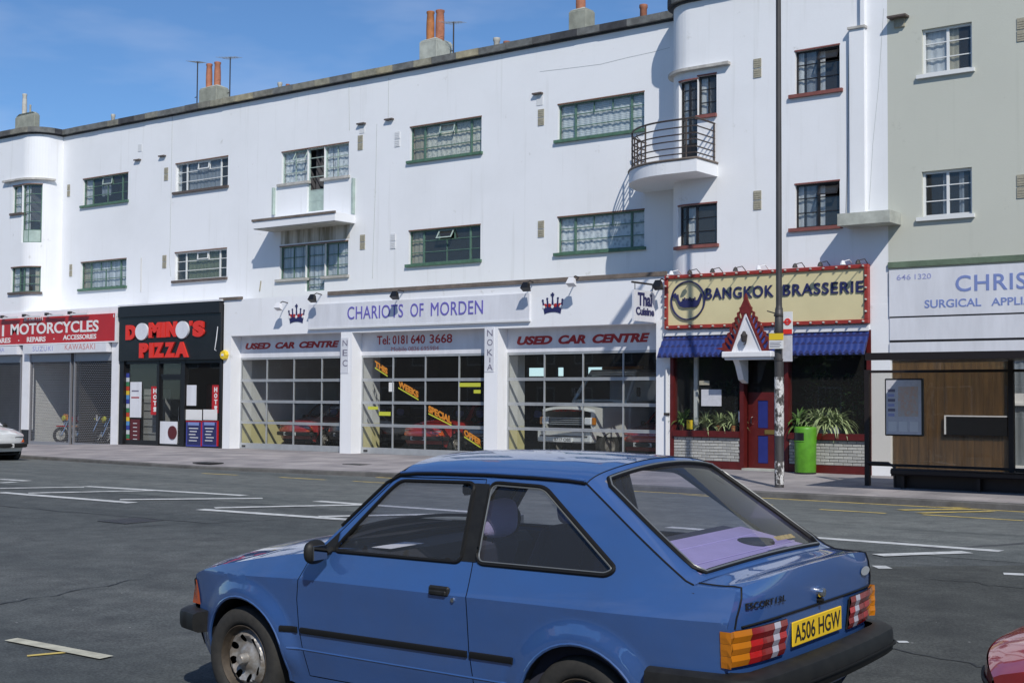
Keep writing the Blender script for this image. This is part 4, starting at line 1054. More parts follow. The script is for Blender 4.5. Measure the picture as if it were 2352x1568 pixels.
for px0, px1, y0, y1, m, lb in [(1055, 1104, 879, 888, 'lime', 'long lime sticker strip near the pier with five letters'), (1088, 1104, 895, 903, 'lime', 'short lime sticker below the long lime strip'), (845, 868, 933, 940, 'lime', 'lime sticker strip on the pane beside the white nib wall'), (870, 897, 945, 954, 'lime', 'lower lime sticker strip over the dark floor'), (893, 904, 878, 899, 'paper', 'small white notice taped inside the middle door')]:
    o = pbox(px0, px1, y0, y1, YD-.008, 0, .004, 'window_notice', m, None); tag(o, lb, 'sticker')
# flood lamps along the ledge and burglar alarm
def flood(px, py, Y, label, m='black'):
    x, z = F(px, py, Y-.35); t = thing('flood_lamp', label, 'lamp', (x, Y, z), 'lamps along the shop fascias')
    MB().tube([(x, Y+.02, z+.10), (x, Y-.2, z+.13), (x, Y-.33, z+.06)], .016, 6).build('arm', M['iron'], t)
    q = MB(); q.add([(x-.12, Y-.44, z-.06), (x+.12, Y-.44, z-.06), (x+.12, Y-.30, z-.14), (x-.12, Y-.30, z-.14), (x-.07, Y-.38, z+.09), (x+.07, Y-.38, z+.09), (x+.07, Y-.29, z+.05), (x-.07, Y-.29, z+.05)],
                    [(0, 1, 2, 3), (4, 7, 6, 5), (0, 4, 5, 1), (1, 5, 6, 2), (2, 6, 7, 3), (3, 7, 4, 0)]); q.build('head', M[m], t)
flood(718, 683, SF, 'black flood lamp on a short arm near the first crown emblem')
flood(907, 676, SF, 'small black flood lamp above the start of the name board lettering')
flood(1208, 656, SF, 'large black flood lamp at the end of the long name board')
flood(1313, 645, SF, 'white flood lamp above the second crown emblem', 'white')
flood(1512, 652, SF, 'black flood lamp beside the hanging white restaurant sign')
flood(640, 702, SF, 'pale flood lamp between the pizza shop and the first crown', 'white')
al = thing('alarm_box', 'yellow burglar alarm box on the wall at the edge of the pizza shop', 'alarm', (FX(511, 815, SF), SF, FZ(511, 826, SF)))
x, z = F(512, 815, SF-.1); MB().lathe([(0, -.12), (.13, -.11), (.15, -.06), (.15, .0)], (x, SF-.0, z), 'y', 8).build('case', M['yellow'], al)
MB().box(x-.05, x+.05, SF-.128, SF-.118, z-.03, z+.04).build('badge', M['paper'], al)
MB().tube([(FX(506, 750, SF), SF-.09, FZ(506, 750, SF)), (FX(503, 780, SF), SF-.10, FZ(503, 780, SF)), (FX(499, 803, SF), SF-.09, FZ(499, 803, SF)), (x-.1, SF-.06, z+.03)], .02, 6).build('cable', M['white'], al)
# drain pipe between showroom and restaurant
dp = thing('drain_pipe', 'thin dark drain pipe on the white pier beside the restaurant window', 'pipe', (FX(1534, 1000, SF), SF-.06, .2))
x = FX(1534, 900, SF); MB().tube([(x, SF-.05, .2), (x, SF-.05, 2.5)], .035, 8).build('pipe', M['vent_white'], dp); MB().box(x-.05, x+.05, SF-.1, SF, 1.4, 1.46).build('clip', M['iron'], dp)
# hanging sign, square to the wall
HS = thing('hanging_sign', 'small white projecting sign with dark lettering hung from a black bracket', 'sign', (FX(1480, 740, SF), SF-.5, FZ(1505, 738, SF)))
xh = FX(1507, 700, SF); yo = ray(1456, 700); Yo = yo[1]*(xh/yo[0])-DIST
z1h, z0h = FZ(1505, 671, SF), FZ(1505, 741, SF)
side = lambda a, b, d: (xh-d, a, b)
MB().box(xh-.05, xh, Yo, SF-.05, z0h, z1h).build('panel', M['board_white'], HS)
text('Thai', side, Yo+.16, SF-.19, z0h+.50*(z1h-z0h), z1h-.05, 0, .012, M['navy'], HS, bold=.03)
text('Cuisine', side, Yo+.08, SF-.10, z0h+.20*(z1h-z0h), z0h+.46*(z1h-z0h), 0, .012, M['navy'], HS, bold=.03)
MB().tube([(xh-.025, SF+.02, z1h+.17), (xh-.025, Yo-.05, z1h+.17)], .025, 6).build('bracket', M['iron'], HS)
for y in (Yo+.08, SF-.12): MB().tube([(xh-.025, y, z1h-.01), (xh-.025, y, z1h+.17)], .01, 5).build('hanger', M['iron'], HS)

# ------------------------------------------------------------------ pizza shop
PZ = thing('pizza_shopfront', 'narrow black framed pizza shop front with posters in the windows', 'shopfront', (FX(390, 900, SF), SF, .2))
xa, xb = FX(276, 900, SF), FX(511, 900, SF); gz = back_z(xa)
ztop = FZ(283.4, 704.7, SF); zbd = FZ(283.4, 829, SF)
SG = thing('pizza_sign', 'black pizza shop fascia with chunky red letters and two white ovals', 'sign', ((xa+xb)/2, SF, zbd))
MB().box(xa+.02, xb-.01, SF-.10, SF+.3, zbd, ztop).build('board', M['black_board'], SG)
MB().box(xa-.02, xb+.02, SF-.13, SF+.02, ztop, ztop+.05).build('board_cap', M['white'], SG)
MB().box(xa+.02, xb-.01, SF-.16, SF-.10, ztop-.35, ztop-.02).build('blind_box', M['black'], SG)
Yp = SF-.10
def chunk(ch, a, b, yt, yb, m='red_letter'): ptext(ch, a, b, yt, yb, Yp, m, SG, .05, bold=.075, name='letter')
chunk('D', 291, 313, 747, 781)
chunk('M', 344, 371, 741, 776); chunk('I', 373, 382, 740, 775); chunk('N', 384, 407, 739, 774)
chunk("'", 437, 443, 737, 748); chunk('S', 445, 471, 737, 774)
for k, (ch, a, b) in enumerate([('P', 322, 341), ('I', 345, 354), ('Z', 355, 378), ('Z', 380, 403), ('A', 404, 434)]): chunk(ch, a, b, 788-k*.6, 822-k*.3)
for (cx, cy, rx, ry) in [(328, 761.5, 14.2, 19.5), (421, 757.5, 14.5, 20)]:
    X, Z = F(cx, cy, Yp); rX = abs(FX(cx+rx, cy, Yp)-X); rZ = abs(FZ(cx, cy+ry, Yp)-Z)
    q = MB(); n = 28
    q.add([(X+rX*1*math.cos(t*2*math.pi/n), Yp-.06, Z+rZ*math.sin(t*2*math.pi/n)) for t in range(n)]+[(X+rX*math.cos(t*2*math.pi/n), Yp, Z+rZ*math.sin(t*2*math.pi/n)) for t in range(n)], [tuple(range(n))]+[(i, (i+1) % n, n+(i+1) % n, n+i) for i in range(n)])
    q.build('letter', M['board_white'], SG)
fr = MB(); YZ = SF+.08
fr.box(xa, xa+.22, SF-.04, SF+.2, gz, zbd); fr.box(xb-.10, xb, SF-.04, SF+.2, gz, zbd)
xd0, xd1 = FX(366, 950, YZ), FX(421, 950, YZ)
fr.box(xd0-.06, xd0+.06, SF, SF+.16, gz, zbd); fr.box(xd1-.04, xd1+.14, SF, SF+.16, gz, zbd)
fr.box(xa+.2, xd0, SF+.02, SF+.14, gz, gz+.16); fr.box(xd1, xb, SF+.02, SF+.14, gz, gz+.14); fr.box(xa+.2, xb, SF+.01, SF+.15, zbd-.10, zbd)
fr.box(xd0, xd1, SF+.03, SF+.13, FZ(390, 862, YZ)-.04, FZ(390, 862, YZ)+.04)
fr.build('frame', M['black'], PZ)
for a, b, z0, z1 in [(xa+.2, xd0-.06, gz+.14, zbd-.1), (xd1+.14, xb-.1, gz+.14, zbd-.1), (xd0+.06, xd1-.04, FZ(390, 862, YZ), zbd-.1)]:
    MB().box(a-.01, b+.01, YZ, YZ+.008, z0-.01, z1+.01).build('pane', M['shop_glass'], PZ)
dl = MB(); 
for (a, b, c, d) in [(xd0+.06, xd0+.14, 0, 1), (xd1-.12, xd1-.04, 0, 1)]: dl.box(a, b, SF+.05, SF+.1, gz+.02, FZ(390, 862, YZ)-.04)
dl.box(xd0+.14, xd1-.12, SF+.05, SF+.1, gz+.02, gz+.12); dl.box(xd0+.14, xd1-.12, SF+.05, SF+.1, FZ(390, 862, YZ)-.14, FZ(390, 862, YZ)-.04)
DR = dl.build('door', M['black'], PZ)
MB().box(xd0+.13, xd1-.11, SF+.07, SF+.076, gz+.1, FZ(390, 862, YZ)-.13).build('pane', M['shop_glass'], DR)
pbox(370, 409, 967, 1018, YZ, -.045, -.02, 'kick_panel', 'board_white', DR)
X, Z = F(402, 993, YZ); MB().lathe([(0, -.075), (.21, -.07), (.21, -.045)], (X-.06, YZ, Z), 'y', 24).build('roundel', M['maroon'], DR)
MB().tube([(xd1-.16, SF+.03, 1.0), (xd1-.16, SF+.03, 1.45)], .015, 6).build('handle', M['chrome'], DR)
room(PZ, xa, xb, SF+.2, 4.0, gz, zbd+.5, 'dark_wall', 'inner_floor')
# poster strips and boards
strip_cols = [(.04, .06, .30), (.10, .28, .55), (.7, .5, .05), (.5, .06, .03), (.05, .2, .09), (.55, .58, .6)]
ST = thing('colour_strip', 'upright strip of coloured squares on the pizza shop window edge', 'poster', (FX(295, 940, YZ), YZ, gz+.2))
for k in range(16):
    y0 = 857+k*10; pbox(291, 298, y0, y0+9.6, YZ, -.018, -.012, 'square', mat('strip_%d' % (k*5 % 6), strip_cols[k*5 % 6], .5), ST, ref=291)
def poster(px0, px1, y0, y1, m, label, d=-.016, marks=()):
    t = thing('poster', label, 'poster', (FX(px0, y1, YZ), YZ, FZ(px0, y1, YZ)), 'posters in the pizza shop window')
    pbox(px0, px1, y0, y1, YZ, d-.006, d, 'sheet', m, t)
    for (a, b, c, e, mm) in marks: pbox(a, b, c, e, YZ, d-.010, d-.0055, 'print', mm, t)
    return t
poster(300, 326, 877, 958, 'board_white', 'tall white menu poster above a maroon board', marks=[(304, 320, 896, 899, 'grey_text'), (303, 321, 911, 914, 'red_text')])
poster(300, 322, 962, 1019, 'maroon', 'dark maroon notice board standing low in the pizza window', marks=[(307, 316, 971+k*9, 972.5+k*9, 'vent_white') for k in range(5)])
for (a, b, y0, y1, lb) in [(348, 364, 887, 952, 'red banner poster with white lettering next to the pizza shop door'), (488, 503, 884, 948, 'red banner poster with white lettering next to the pizza shop corner')]:
    t = poster(a, b, y0, y1, 'red_sign', lb); 
    for k, ch in enumerate('HOT!'): ptext(ch, a+4, b-4, y0+5+k*14, y0+16+k*14, YZ-.024, 'paper', t, .003, bold=.05, name='letter')
poster(430, 452, 884, 931, 'board_white', 'torn white paper stuck high in the pizza window', marks=[])
poster(428, 465, 940, 964, 'paper', 'white card above the menu board beside the door'); poster(468, 500, 940, 964, 'paper', 'white card above the menu board beside the showroom pier', d=-.017)
for (a, b, lb) in [(431, 467, 'blue framed menu board beside the pizza shop door post'), (468, 503, 'blue framed menu board beside the white showroom pier')]:
    t = thing('menu_board', lb, 'menu board', (FX(a, 1020, SF), SF, gz), 'menu boards in front of the pizza window')
    pbox(a, b, 966, 1024, SF, -.06, -.02, 'frame', 'menu_blue', t); pbox(a+3, b-3, 970, 1020, SF, -.068, -.055, 'panel', 'navy', t)
    pbox(a+5, b-6, 969, 976, SF, -.074, -.066, 'heading', 'pale_blue_text', t)
    for k in range(5): pbox(a+7+2*(k % 2), b-8-3*(k % 3), 982+k*7, 984+k*7, SF, -.072, -.066, 'line', 'vent_white', t)
    pbox(a, b, 966, 968, SF, -.072, -.02, 'red_edge', 'red_sign', t); pbox(b-1.5, b+.5, 966, 1024, SF, -.072, -.02, 'red_edge', 'red_sign', t)
cb = thing('drinks_cabinet', 'dark glazed drinks cabinet behind the pizza shop window', 'cabinet', (FX(345, 1000, SF+.6), SF+.6, gz))
x0, x1 = FX(330, 950, SF+.5), FX(362, 950, SF+.5); MB().box(x0, x1, SF+.5, SF+1.0, gz+.01, 2.0).build('case', M['grey_wall'], cb)
for k in range(6): MB().box(x0+.04, x1-.04, SF+.47, SF+.5, gz+.35+k*.25, gz+.37+k*.25).build('shelf', M['alu'], cb)
ct = thing('shop_counter', 'dim counter inside the pizza shop with a red panel behind', 'counter', ((xa+xb)/2, 1.2, gz))
MB().box(xa+.8, xb-.2, 1.0, 1.5, gz, 1.15).build('counter_top', M['black'], ct); MB().box(xa+1.2, xb-1.2, 1.45, 1.5, 1.2, 2.2).build('panel', M['dark_red'], ct)

# ------------------------------------------------------------------ motorcycle shop
MS = thing('motorcycle_shopfront', 'white motorcycle shop front closed by steel link roller grilles', 'shopfront', (FX(130, 900, SF), SF, back_z(-42)))
mz = back_z(-43)
MGN = thing('motorcycle_sign', 'long red motorcycle shop fascia sign with white lettering', 'sign', (FX(130, 780, SF), SF, FZ(274, 783, SF)))
xm1 = FX(274, 750, SF); zt, zb0 = FZ(273.9, 719.5, SF), FZ(273.9, 783, SF)
MB().box(-56, xm1, SF-.16, SF+.05, zb0, zt).build('board', M['red_sign'], MGN)
MB().box(-56, xm1+.05, SF-.17, SF+.05, zb0-.04, zb0-.002).build('board_edge', M['white'], MGN); MB().box(xm1, xm1+.05, SF-.17, SF+.05, zb0, zt).build('board_edge', M['white'], MGN)
Ym = SF-.161
ptext('MOTORCYCLES', 24.8, 226, 744.5, 769.5, Ym, 'paper', MGN, .01, bold=.02)
ptext('I', -5, -1, 747, 772.5, Ym, 'paper', MGN, .01, bold=.02); ptext('I', 5, 9, 747, 772.5, Ym, 'paper', MGN, .01, bold=.02)
ptext('SPARES', -18, 24, 777, 788.5, Ym, 'paper', MGN, .008, bold=.02); ptext('REPAIRS', 62, 104.5, 774, 785.5, Ym, 'paper', MGN, .008, bold=.02); ptext('ACCESSORIES', 145, 221, 769.5, 780.5, Ym, 'paper', MGN, .008, bold=.02)
for px, py in ((43, 782), (124, 778)): pbox(px-1, px+1, py-1.2, py+1.2, Ym, -.006, .001, 'dot', 'paper', MGN)
ptext('01-648-1234', 55.7, 98.7, 730.5, 737.5, Ym, 'paper', MGN, .005, bold=.01); ptext('13', 260.5, 268, 721.5, 728.5, Ym, 'paper', MGN, .005, bold=.02)
for px in (5, 55, 107, 160):
    x, z = F(px, 717+(160-px)*.06, SF-.28); MB().box(x-.07, x+.07, SF-.32, SF-.24, z-.07, z+.03).build('lamp_head', M['iron'], MGN)
    MB().tube([(x, SF-.26, z+.02), (x+.02, SF-.02, zt+.06)], .015, 6).build('lamp_arm', M['iron'], MGN)
    MB().box(x+.05, x+1.0, SF-.30, SF-.24, zt-.01, zt+.05).build('lamp_tube', M['vent_white'], MGN)
BS = thing('brand_board', 'low white sign board with faded motorcycle maker names under the red sign', 'sign', (FX(150, 810, SF), SF, FZ(52.5, 813, SF)))
x0, x1 = FX(52.5, 803, SF-.25), FX(243.6, 803, SF-.25); z1_, z0_ = FZ(53, 793, SF-.25), FZ(53, 812.5, SF-.25)
MB().box(x0, x1, SF-.25, SF+.05, z0_, z1_).build('board', M['board_white'], BS)
ptext('SUZUKI', 75, 121, 795.5, 806.5, SF-.251, 'violet_text', BS, .004, bold=.0, space=1.15); ptext('KAWASAKI', 149, 218, 790.5, 803.5, SF-.251, 'faded_red', BS, .004, bold=.0, space=1.1)
BS2 = thing('brand_board', 'white maker sign board over the shuttered bay at the end of the motorcycle shop', 'sign', (FX(10, 810, SF), SF, z0_))
MB().box(-56, FX(38, 803, SF-.25), SF-.25, SF+.05, z0_-.01, z1_-.01).build('board', M['board_white'], BS2); ptext('YAMAHA', -32, 10, 799, 809, SF-.251, 'violet_text', BS2, .004, bold=.0)
MB().box(-56, xm1, SF-.03, 0, zt-.1, ZSH).build('fascia_wall', M['shop_white'], MS)
MB().box(xm1-.3, XS0+.05, SF+.01, 0, ztop-.1, ZSH).build('fascia_wall', M['shop_white'], MS)
zg = z0_+.02
posts = [(52.5, 68.5, 'white'), (258, 274, 'white')]
for a, b, m in posts:
    x0, x1 = FX(a, 920, SF), FX(b, 920, SF); MB().box(x0, x1, SF-.05, SF+.14, mz+(.5 if a < 100 else 0), zg+.3).build('pier', M['white'], MS)
    if a < 100: MB().box(x0+.02, x1-.02, SF-.04, SF+.13, mz-.03, mz+.5).build('pier_base', M['black'], MS)
def grille(px0, px1, label_rail=True):
    x0, x1 = FX(px0, 920, SF), FX(px1, 920, SF); g = MB(); z = mz+.10; r = 0; dz, dx = .058, .105; Y = SF+.02
    while z < zg-.30:
        g.add([(x0, Y-.004, z-.0045), (x1, Y-.004, z-.0045), (x1, Y-.004, z+.0045), (x0, Y-.004, z+.0045), (x0, Y+.004, z+.0045), (x1, Y+.004, z+.0045)], [(0, 1, 2, 3), (3, 2, 5, 4)])
        x = x0+(dx/2 if r % 2 else 0)
        while x < x1:
            g.add([(x-.0045, Y-.006, z), (x+.0045, Y-.006, z), (x+.0045, Y-.006, z+dz), (x-.0045, Y-.006, z+dz)], [(0, 1, 2, 3)]); x += dx
        z += dz; r += 1
    o = g.build('roller_grille', M['grille'], MS, fix=False); o['kind'] = 'stuff'
    q = MB().box(x0, x1, Y-.02, Y+.02, mz-.03, mz+.12); q.box(x0-.05, x0, Y-.04, Y+.04, mz-.04, zg); q.box(x1, x1+.05, Y-.04, Y+.04, mz-.04, zg); q.box(x0, x1, Y-.03, Y+.15, zg-.30, zg+.1); q.build('grille_rail', M['grille'], MS)
grille(70, 160); grille(171, 256); grille(-60, 46)
room(MS, -56, xm1-.05, SF+.25, 6.0, mz, zg+.4, 'grey_wall', 'inner_floor', 'dark_wall')
x0 = FX(74, 950, SF+.3); MB().box(x0-.15, x0, SF+.25, SF+3.2, mz, zg).build('partition', M['inner_white'], MS)

# ------------------------------------------------------------------ restaurant
RS = thing('restaurant_shopfront', 'restaurant front with red timber frame, blue panelled door and pale brick stall risers', 'shopfront', (FX(1770, 1080, SF), SF, .21))
xa, xb = FX(1540, 900, SF), FX(2002, 900, SF); YW = SF+.06
zsill = FZ(1536, 987, SF); zsb = FZ(1536, 1000.5, SF)
zaw = FZ(1525, 770, SF)
xd0, xd1 = FX(1709, 950, SF), FX(1802, 950, SF)
pz = .215
fr = MB()
for a, b in ((xa, xa+.09), (xd0-.10, xd0), (xd1, xd1+.1), (xb-.10, xb)): fr.box(a, b, SF-.02, SF+.16, pz, zaw+.0)
for a, b in ((xa+.09, xd0-.1), (xd1+.1, xb-.1)): fr.box(a, b, SF-.06, SF+.18, zsb, zsill); fr.box(a, b, SF-.015, SF+.15, pz, pz+.17); fr.box(a, b, SF, SF+.15, zaw-.12, zaw)
fr.build('frame', M['dark_red'], RS)
for a, b in ((xa+.09, xd0-.1), (xd1+.1, xb-.1)):
    for z0, z1 in ((zsill, zaw-.12),): MB().box(a-.01, b+.01, YW, YW+.008, z0-.01, z1+.01).build('pane', M['shop_glass'], RS)
# brick panels
bme = [MB().rbox(-.098, .098, 0, .035, -.028, .028, .006).mesh('brick', M[k], fix=True) for k in ('brick', 'brick2')]
for a, b in ((xa+.09, xd0-.1), (xd1+.1, xb-.1)):
    pn = MB().box(a, b, SF+.02, SF+.14, pz+.17, zsb).build('stall_riser', M['mortar'], RS)
    z = pz+.17+.034; r = 0
    while z < zsb-.02:
        x = a+.10-(.105 if r % 2 else 0)
        while x < b+.05:
            l, h = max(a+.003, x-.098), min(b-.003, x+.098)
            if h-l > .03:
                o = link('brick', random.choice(bme), pn, ((l+h)/2, SF+.004+random.uniform(-.004, .004), z)); o.scale = ((h-l)/.196, 1, 1)
            x += .208
        z += .0665; r += 1
# door
dm = MB()
pan = [(FX(1730.5, 980, SF), FX(1754.5, 980, SF)), (FX(1768, 980, SF), FX(1792, 980, SF))]
zr = [(FZ(1730, 1064, SF), FZ(1730, 1000, SF)), (FZ(1730, 983, SF), FZ(1730, 919, SF))]
YDo = SF+.20
xs_ = [xd0]+[v for p in pan for v in p]+[xd1]
for a, b in ((xs_[0], xs_[1]), (xs_[2], xs_[3]), (xs_[4], xs_[5])): dm.box(a, b, YDo, YDo+.05, pz, zr[1][1]+.18)
for (a, b) in pan:
    for z0, z1 in ((pz, zr[0][0]), (zr[0][1], zr[1][0]), (zr[1][1], zr[1][1]+.18)): dm.box(a, b, YDo+.001, YDo+.049, z0, z1)
DO = dm.build('door', M['dark_red'], RS)
for (a, b) in pan:
    for z0, z1 in zr: MB().rbox(a, b, YDo+.015, YDo+.035, z0, z1, .008).build('door_panel', M['blue_panel'], DO)
MB().box(xd0, xd1, YDo+.02, YDo+.028, zr[1][1]+.18, zaw).build('pane', M['shop_glass'], DO)
MB().rbox(FX(1747, 990, SF), FX(1774, 990, SF), YDo-.015, YDo+.001, FZ(1747, 997, SF), FZ(1747, 987, SF), .004).build('letter_plate', mat('old_brass', (.28, .20, .06), .45, metal=.6), DO)
MB().tube([(xd0+.10, YDo+.0, FZ(1722, 974, SF)), (xd0+.10, YDo-.05, FZ(1722, 972, SF)), (xd0+.10, YDo-.05, FZ(1722, 959, SF)), (xd0+.10, YDo, FZ(1722, 957, SF))], .012, 6).build('handle', M['chrome'], DO)
MB().box(xd0, xd1, SF-.12, SF+.25, pz-.02, pz+.04).build('doorstep', M['cement_pale'], RS)
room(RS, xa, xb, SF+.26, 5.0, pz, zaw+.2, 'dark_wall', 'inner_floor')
MB().box(FX(1594, 900, SF+.25), FX(1603, 900, SF+.25), SF+.24, SF+.30, pz+.5, zaw).build('window_post', M['inner_white'], RS)
for a, b, y0, y1, m, lb in [(1611, 1657, 894, 932, 'grey_paper', 'large pale menu sheet inside the restaurant window'), (1606.5, 1629.5, 874, 884, 'vent', 'small tan opening hours card high in the restaurant window'), (1696.5, 1709, 944, 969, 'paper', 'white notice beside the restaurant door'), (1700, 1708.5, 895, 935, 'grey_paper', 'narrow column of stickers beside the restaurant door'), (1577.5, 1590.5, 964, 985, 'yellow', 'small yellow and white box on the restaurant window ledge')]:
    o = pbox(a, b, y0, y1, SF+.05, -.006, .002, 'window_notice', m, None); tag(o, lb, 'notice')
# pier to the neighbour
MB().box(xb, FX(2045.5, 900, SF), SF-.01, SF+.3, .1, ZSH-.9).build('pier', M['shop_white'], RS); 
MB().box(XS1-.02, xa, SF-.006, SF+.3, .1, ZSH-.9).build('pier', M['shop_white'], RS)
MB().box(XS1-.02, FX(2045.5, 700, SF), SF+.012, SF+.2, zaw-.05, ZSH-.8).build('fascia_wall', M['shop_white'], RS)
MB().box(XS1+.01, FX(2044, 700, SF), SF-.004, SF+.012, zaw, ZSH-.75).build('fascia_wall', M['shop_white'], RS)
# sign board
BG = thing('restaurant_sign', 'cream restaurant sign board with red border, dark raised letters and a boat in a ring', 'sign', (FX(1765, 700, SF), SF, FZ(1534, 756, SF)))
x0, x1, z0, z1 = FX(1532, 690, SF), FX(1999, 675, SF), FZ(1534, 756.5, SF), FZ(1532, 634, SF)
Yb_ = SF-.08
MB().box(x0+.05, x1-.05, Yb_, SF+.0, z0+.05, z1-.05).build('board', M['cream'], BG)
for a, b, c, d in ((x0, x1, z0, z0+.085), (x0, x1, z1-.085, z1), (x0, x0+.085, z0+.085, z1-.085), (x1-.085, x1, z0+.085, z1-.085)): MB().rbox(a, b, Yb_-.045, SF, c, d, .008).build('border', M['red_frame'], BG)
n = 17
for k in range(n):
    for z in (z0+.04, z1-.04): MB().lathe([(0, -.075), (.018, -.06), (.022, -.045), (.022, .0)], (x0+.1+(x1-x0-.2)*k/(n-1), Yb_-.04, z), 'y', 8).build('bulb', M['stone'], BG)
for k in range(1, 5):
    for x in (x0+.04, x1-.04): MB().lathe([(0, -.075), (.018, -.06), (.022, -.045), (.022, .0)], (x, Yb_-.04, z0+(z1-z0)*k/5), 'y', 8).build('bulb', M['stone'], BG)
ptext('BANGKOK', 1622, 1777.4, 662, 687.5, Yb_, 'navy', BG, .03, bold=.012, space=1.12); ptext('BRASSERIE', 1799, 1983.7, 653.5, 679.5, Yb_, 'navy', BG, .03, bold=.012, space=1.12)
cx, cz = F(1581, 690, Yb_); rr = .435
q = MB(); n = 48; prof = [(rr-.013, -.045), (rr+.013, -.045), (rr+.013, .0), (rr-.013, .0), (rr-.013, -.045)]
q.lathe(prof, (cx, Yb_, cz), 'y', n); q.build('ring', M['navy'], BG)
boat = [(-.36, .12), (-.30, .16), (-.27, .10), (-.24, .13), (-.22, .02), (-.18, -.03), (-.10, .0), (.0, .0), (.14, -.02), (.24, .0), (.28, .06), (.31, .13), (.34, .10), (.31, .0), (.26, -.10), (.18, -.14), (-.10, -.14), (-.19, -.11), (-.24, -.03), (-.28, .05), (-.33, .06)]
MB().prism([(cx+u*1.08, cz+v*1.15) for u, v in boat], flat(Yb_), -.05, .0).build('boat', M['navy'], BG)
for k in range(8):
    u = -.13+k*.045; MB().box(cx+u-.008, cx+u+.008, Yb_-.045, Yb_, cz-.02, cz+.045+.025*(k % 3 == 1)).build('oarsman', M['navy'], BG)
for px in (1545, 1588, 1640, 1693, 1746, 1830, 1888, 1940, 1975):
    x = FX(px, 628-.06*(px-1540), SF-.4); zz = z1+.10; t = MB().tube([(x, SF, z1+.02), (x+.02, SF-.2, zz), (x-.04, SF-.40, zz-.05)], .010, 5); t.lathe([(0, .0), (.04, -.03), (.065, -.1), (.05, -.1)], (x-.04, SF-.40, zz-.02), 'z', 8); t.build('picture_lamp', M['white' if px in (1545, 1746, 1940) else 'iron'], BG)
# pantile awning
xl_, xr_2 = FX(1525, 770, SF), FX(1997, 759, SF); dA = ray(1508, 815.7); YA = dA[1]*(xl_/dA[0])-DIST; zA = dA[2]*(xl_/dA[0])+EYE
AW = thing('tiled_awning', 'blue pantile awning over the restaurant window', 'awning', ((xl_+xr_2)/2, SF, zA))
MB().add([(xl_, SF, zaw-.02), (xr_2, SF, zaw-.02), (xr_2, YA+.02, zA-.02), (xl_, YA+.02, zA-.02), (xl_, SF, zaw-.08), (xr_2, SF, zaw-.08), (xr_2, YA+.06, zA-.06), (xl_, YA+.06, zA-.06)], [(0, 1, 2, 3), (4, 7, 6, 5), (0, 3, 7, 4), (1, 5, 6, 2), (3, 2, 6, 7)]).build('deck', M['navy'], AW)
MB().box(xl_, xr_2, SF-.05, SF, zaw-.02, zaw+.10).build('flashing', M['white'], AW)
ntile = 34; tw = (xr_2-xl_)/ntile; L = math.hypot(SF-YA, zaw-zA); rows_n = 3; rl = L/rows_n
ti = MB(); P1 = []
for j, (v, lift) in enumerate(((-.02, -.005), (rl*.5, .018), (rl+.025, .040))):
    P1.append([(tw*(i/8), v+(.022*math.cos(2*math.pi*i/8) if j == 2 else 0), lift+.006*math.sin(2*math.pi*i/8)) for i in range(9)])
ti.grid(P1); e = [(p[0], p[1], p[2]-.026) for p in P1[2]]; ti.grid([P1[2], e])
tme = ti.mesh('roof_tile', M['blue_tile'], smooth=True, fix=False, sharp=50)
sl = math.atan2(zA-zaw, -(YA-SF))                       # slope
for r_ in range(rows_n):
    for i in range(ntile):
        o = link('roof_tile', tme, AW, (xl_+tw*i, SF+(YA-SF)*(r_/rows_n), zaw+(zA-zaw)*(r_/rows_n)+.0))
        o.rotation_euler = (math.atan2(zA-zaw, YA-SF), 0, 0)
        o.rotation_euler = (math.pi+math.atan2(-(zA-zaw), -(YA-SF)) if False else math.atan2(zA-zaw, YA-SF), 0, 0)
# carved porch gable
YG = YA-.12
PG = thing('porch_gable', 'white triangular porch gable edged with red carved flame bargeboards', 'gable', (FX(1717, 815, YG), YG, FZ(1660, 817, YG)))
ax, az = F(1715, 722, YG); bl, bz = F(1684, 807, YG); br, _ = F(1751, 807, YG); ox, oz = F(1715, 676, YG)
MB().prism([(bl, bz), (br, bz), (ax, az)], flat(YG), -.02, .06).build('pediment', M['white'], PG)
q = MB()
for (p, q2) in (((bl, bz), (ax, az)), ((br, bz), (ax, az))):
    q.tube([(p[0], YG-.03, p[1]), (q2[0], YG-.03, q2[1])], .028, 6)
q.build('moulding', M['board_white'], PG)
xw0, xw1 = FX(1660.5, 812, YG-.06), FX(1775, 812, YG-.06); MB().rbox(xw0, xw1, YG-.14, YG+.12, bz-.14, bz-.005, .02).build('cornice', M['white'], PG)
MB().rbox(xw0+.05, xw1-.05, YG-.09, YG+.10, bz-.19, bz-.141, .01).build('cornice_lower', M['white'], PG)
def barge(sgn):
    """carved board: a band pierced by flame-shaped openings, with small tongues along its outer edge"""
    root = Vector(((bl if sgn < 0 else br), 0, bz+.0)); top = Vector((ax, 0, az+.03)); d = (top-root); Ln = d.length; d.normalize(); nrm = Vector((sgn*abs(d.z), 0, abs(d.x)))
    f = lambda u, w: (root.x+d.x*u*Ln+nrm.x*w, root.z+d.z*u*Ln+nrm.z*w)
    wo = lambda u: .27-.11*u
    outer = [f(-.03, .015), f(1.04, .015)]; N = 7
    for k in range(N, -1, -1):
        u = k/N*.98; outer += [f(u+.10, wo(u)*.97+.015), f(u+.07, wo(u)*1.0+.02), f(u+.03, wo(u)*.98), f(u, wo(u)*.93)]
    outer += [f(-.05, .34), f(-.10, .42), f(-.075, .27), f(-.06, .12)]
    hl_ = []
    for k in range(N):
        u = .0+k*.135; w = wo(u)
        hl_.append([f(u, .075), f(u+.04, .05), f(u+.095, .07), f(u+.125, w*.55), f(u+.165, w*.86), f(u+.09, w*.80), f(u+.02, w*.52)])
    plate_mesh(MB(), outer, hl_, flat(YG), -.06, .0, .06).build('bargeboard', M['carved_red'], PG)
barge(-1); barge(1)
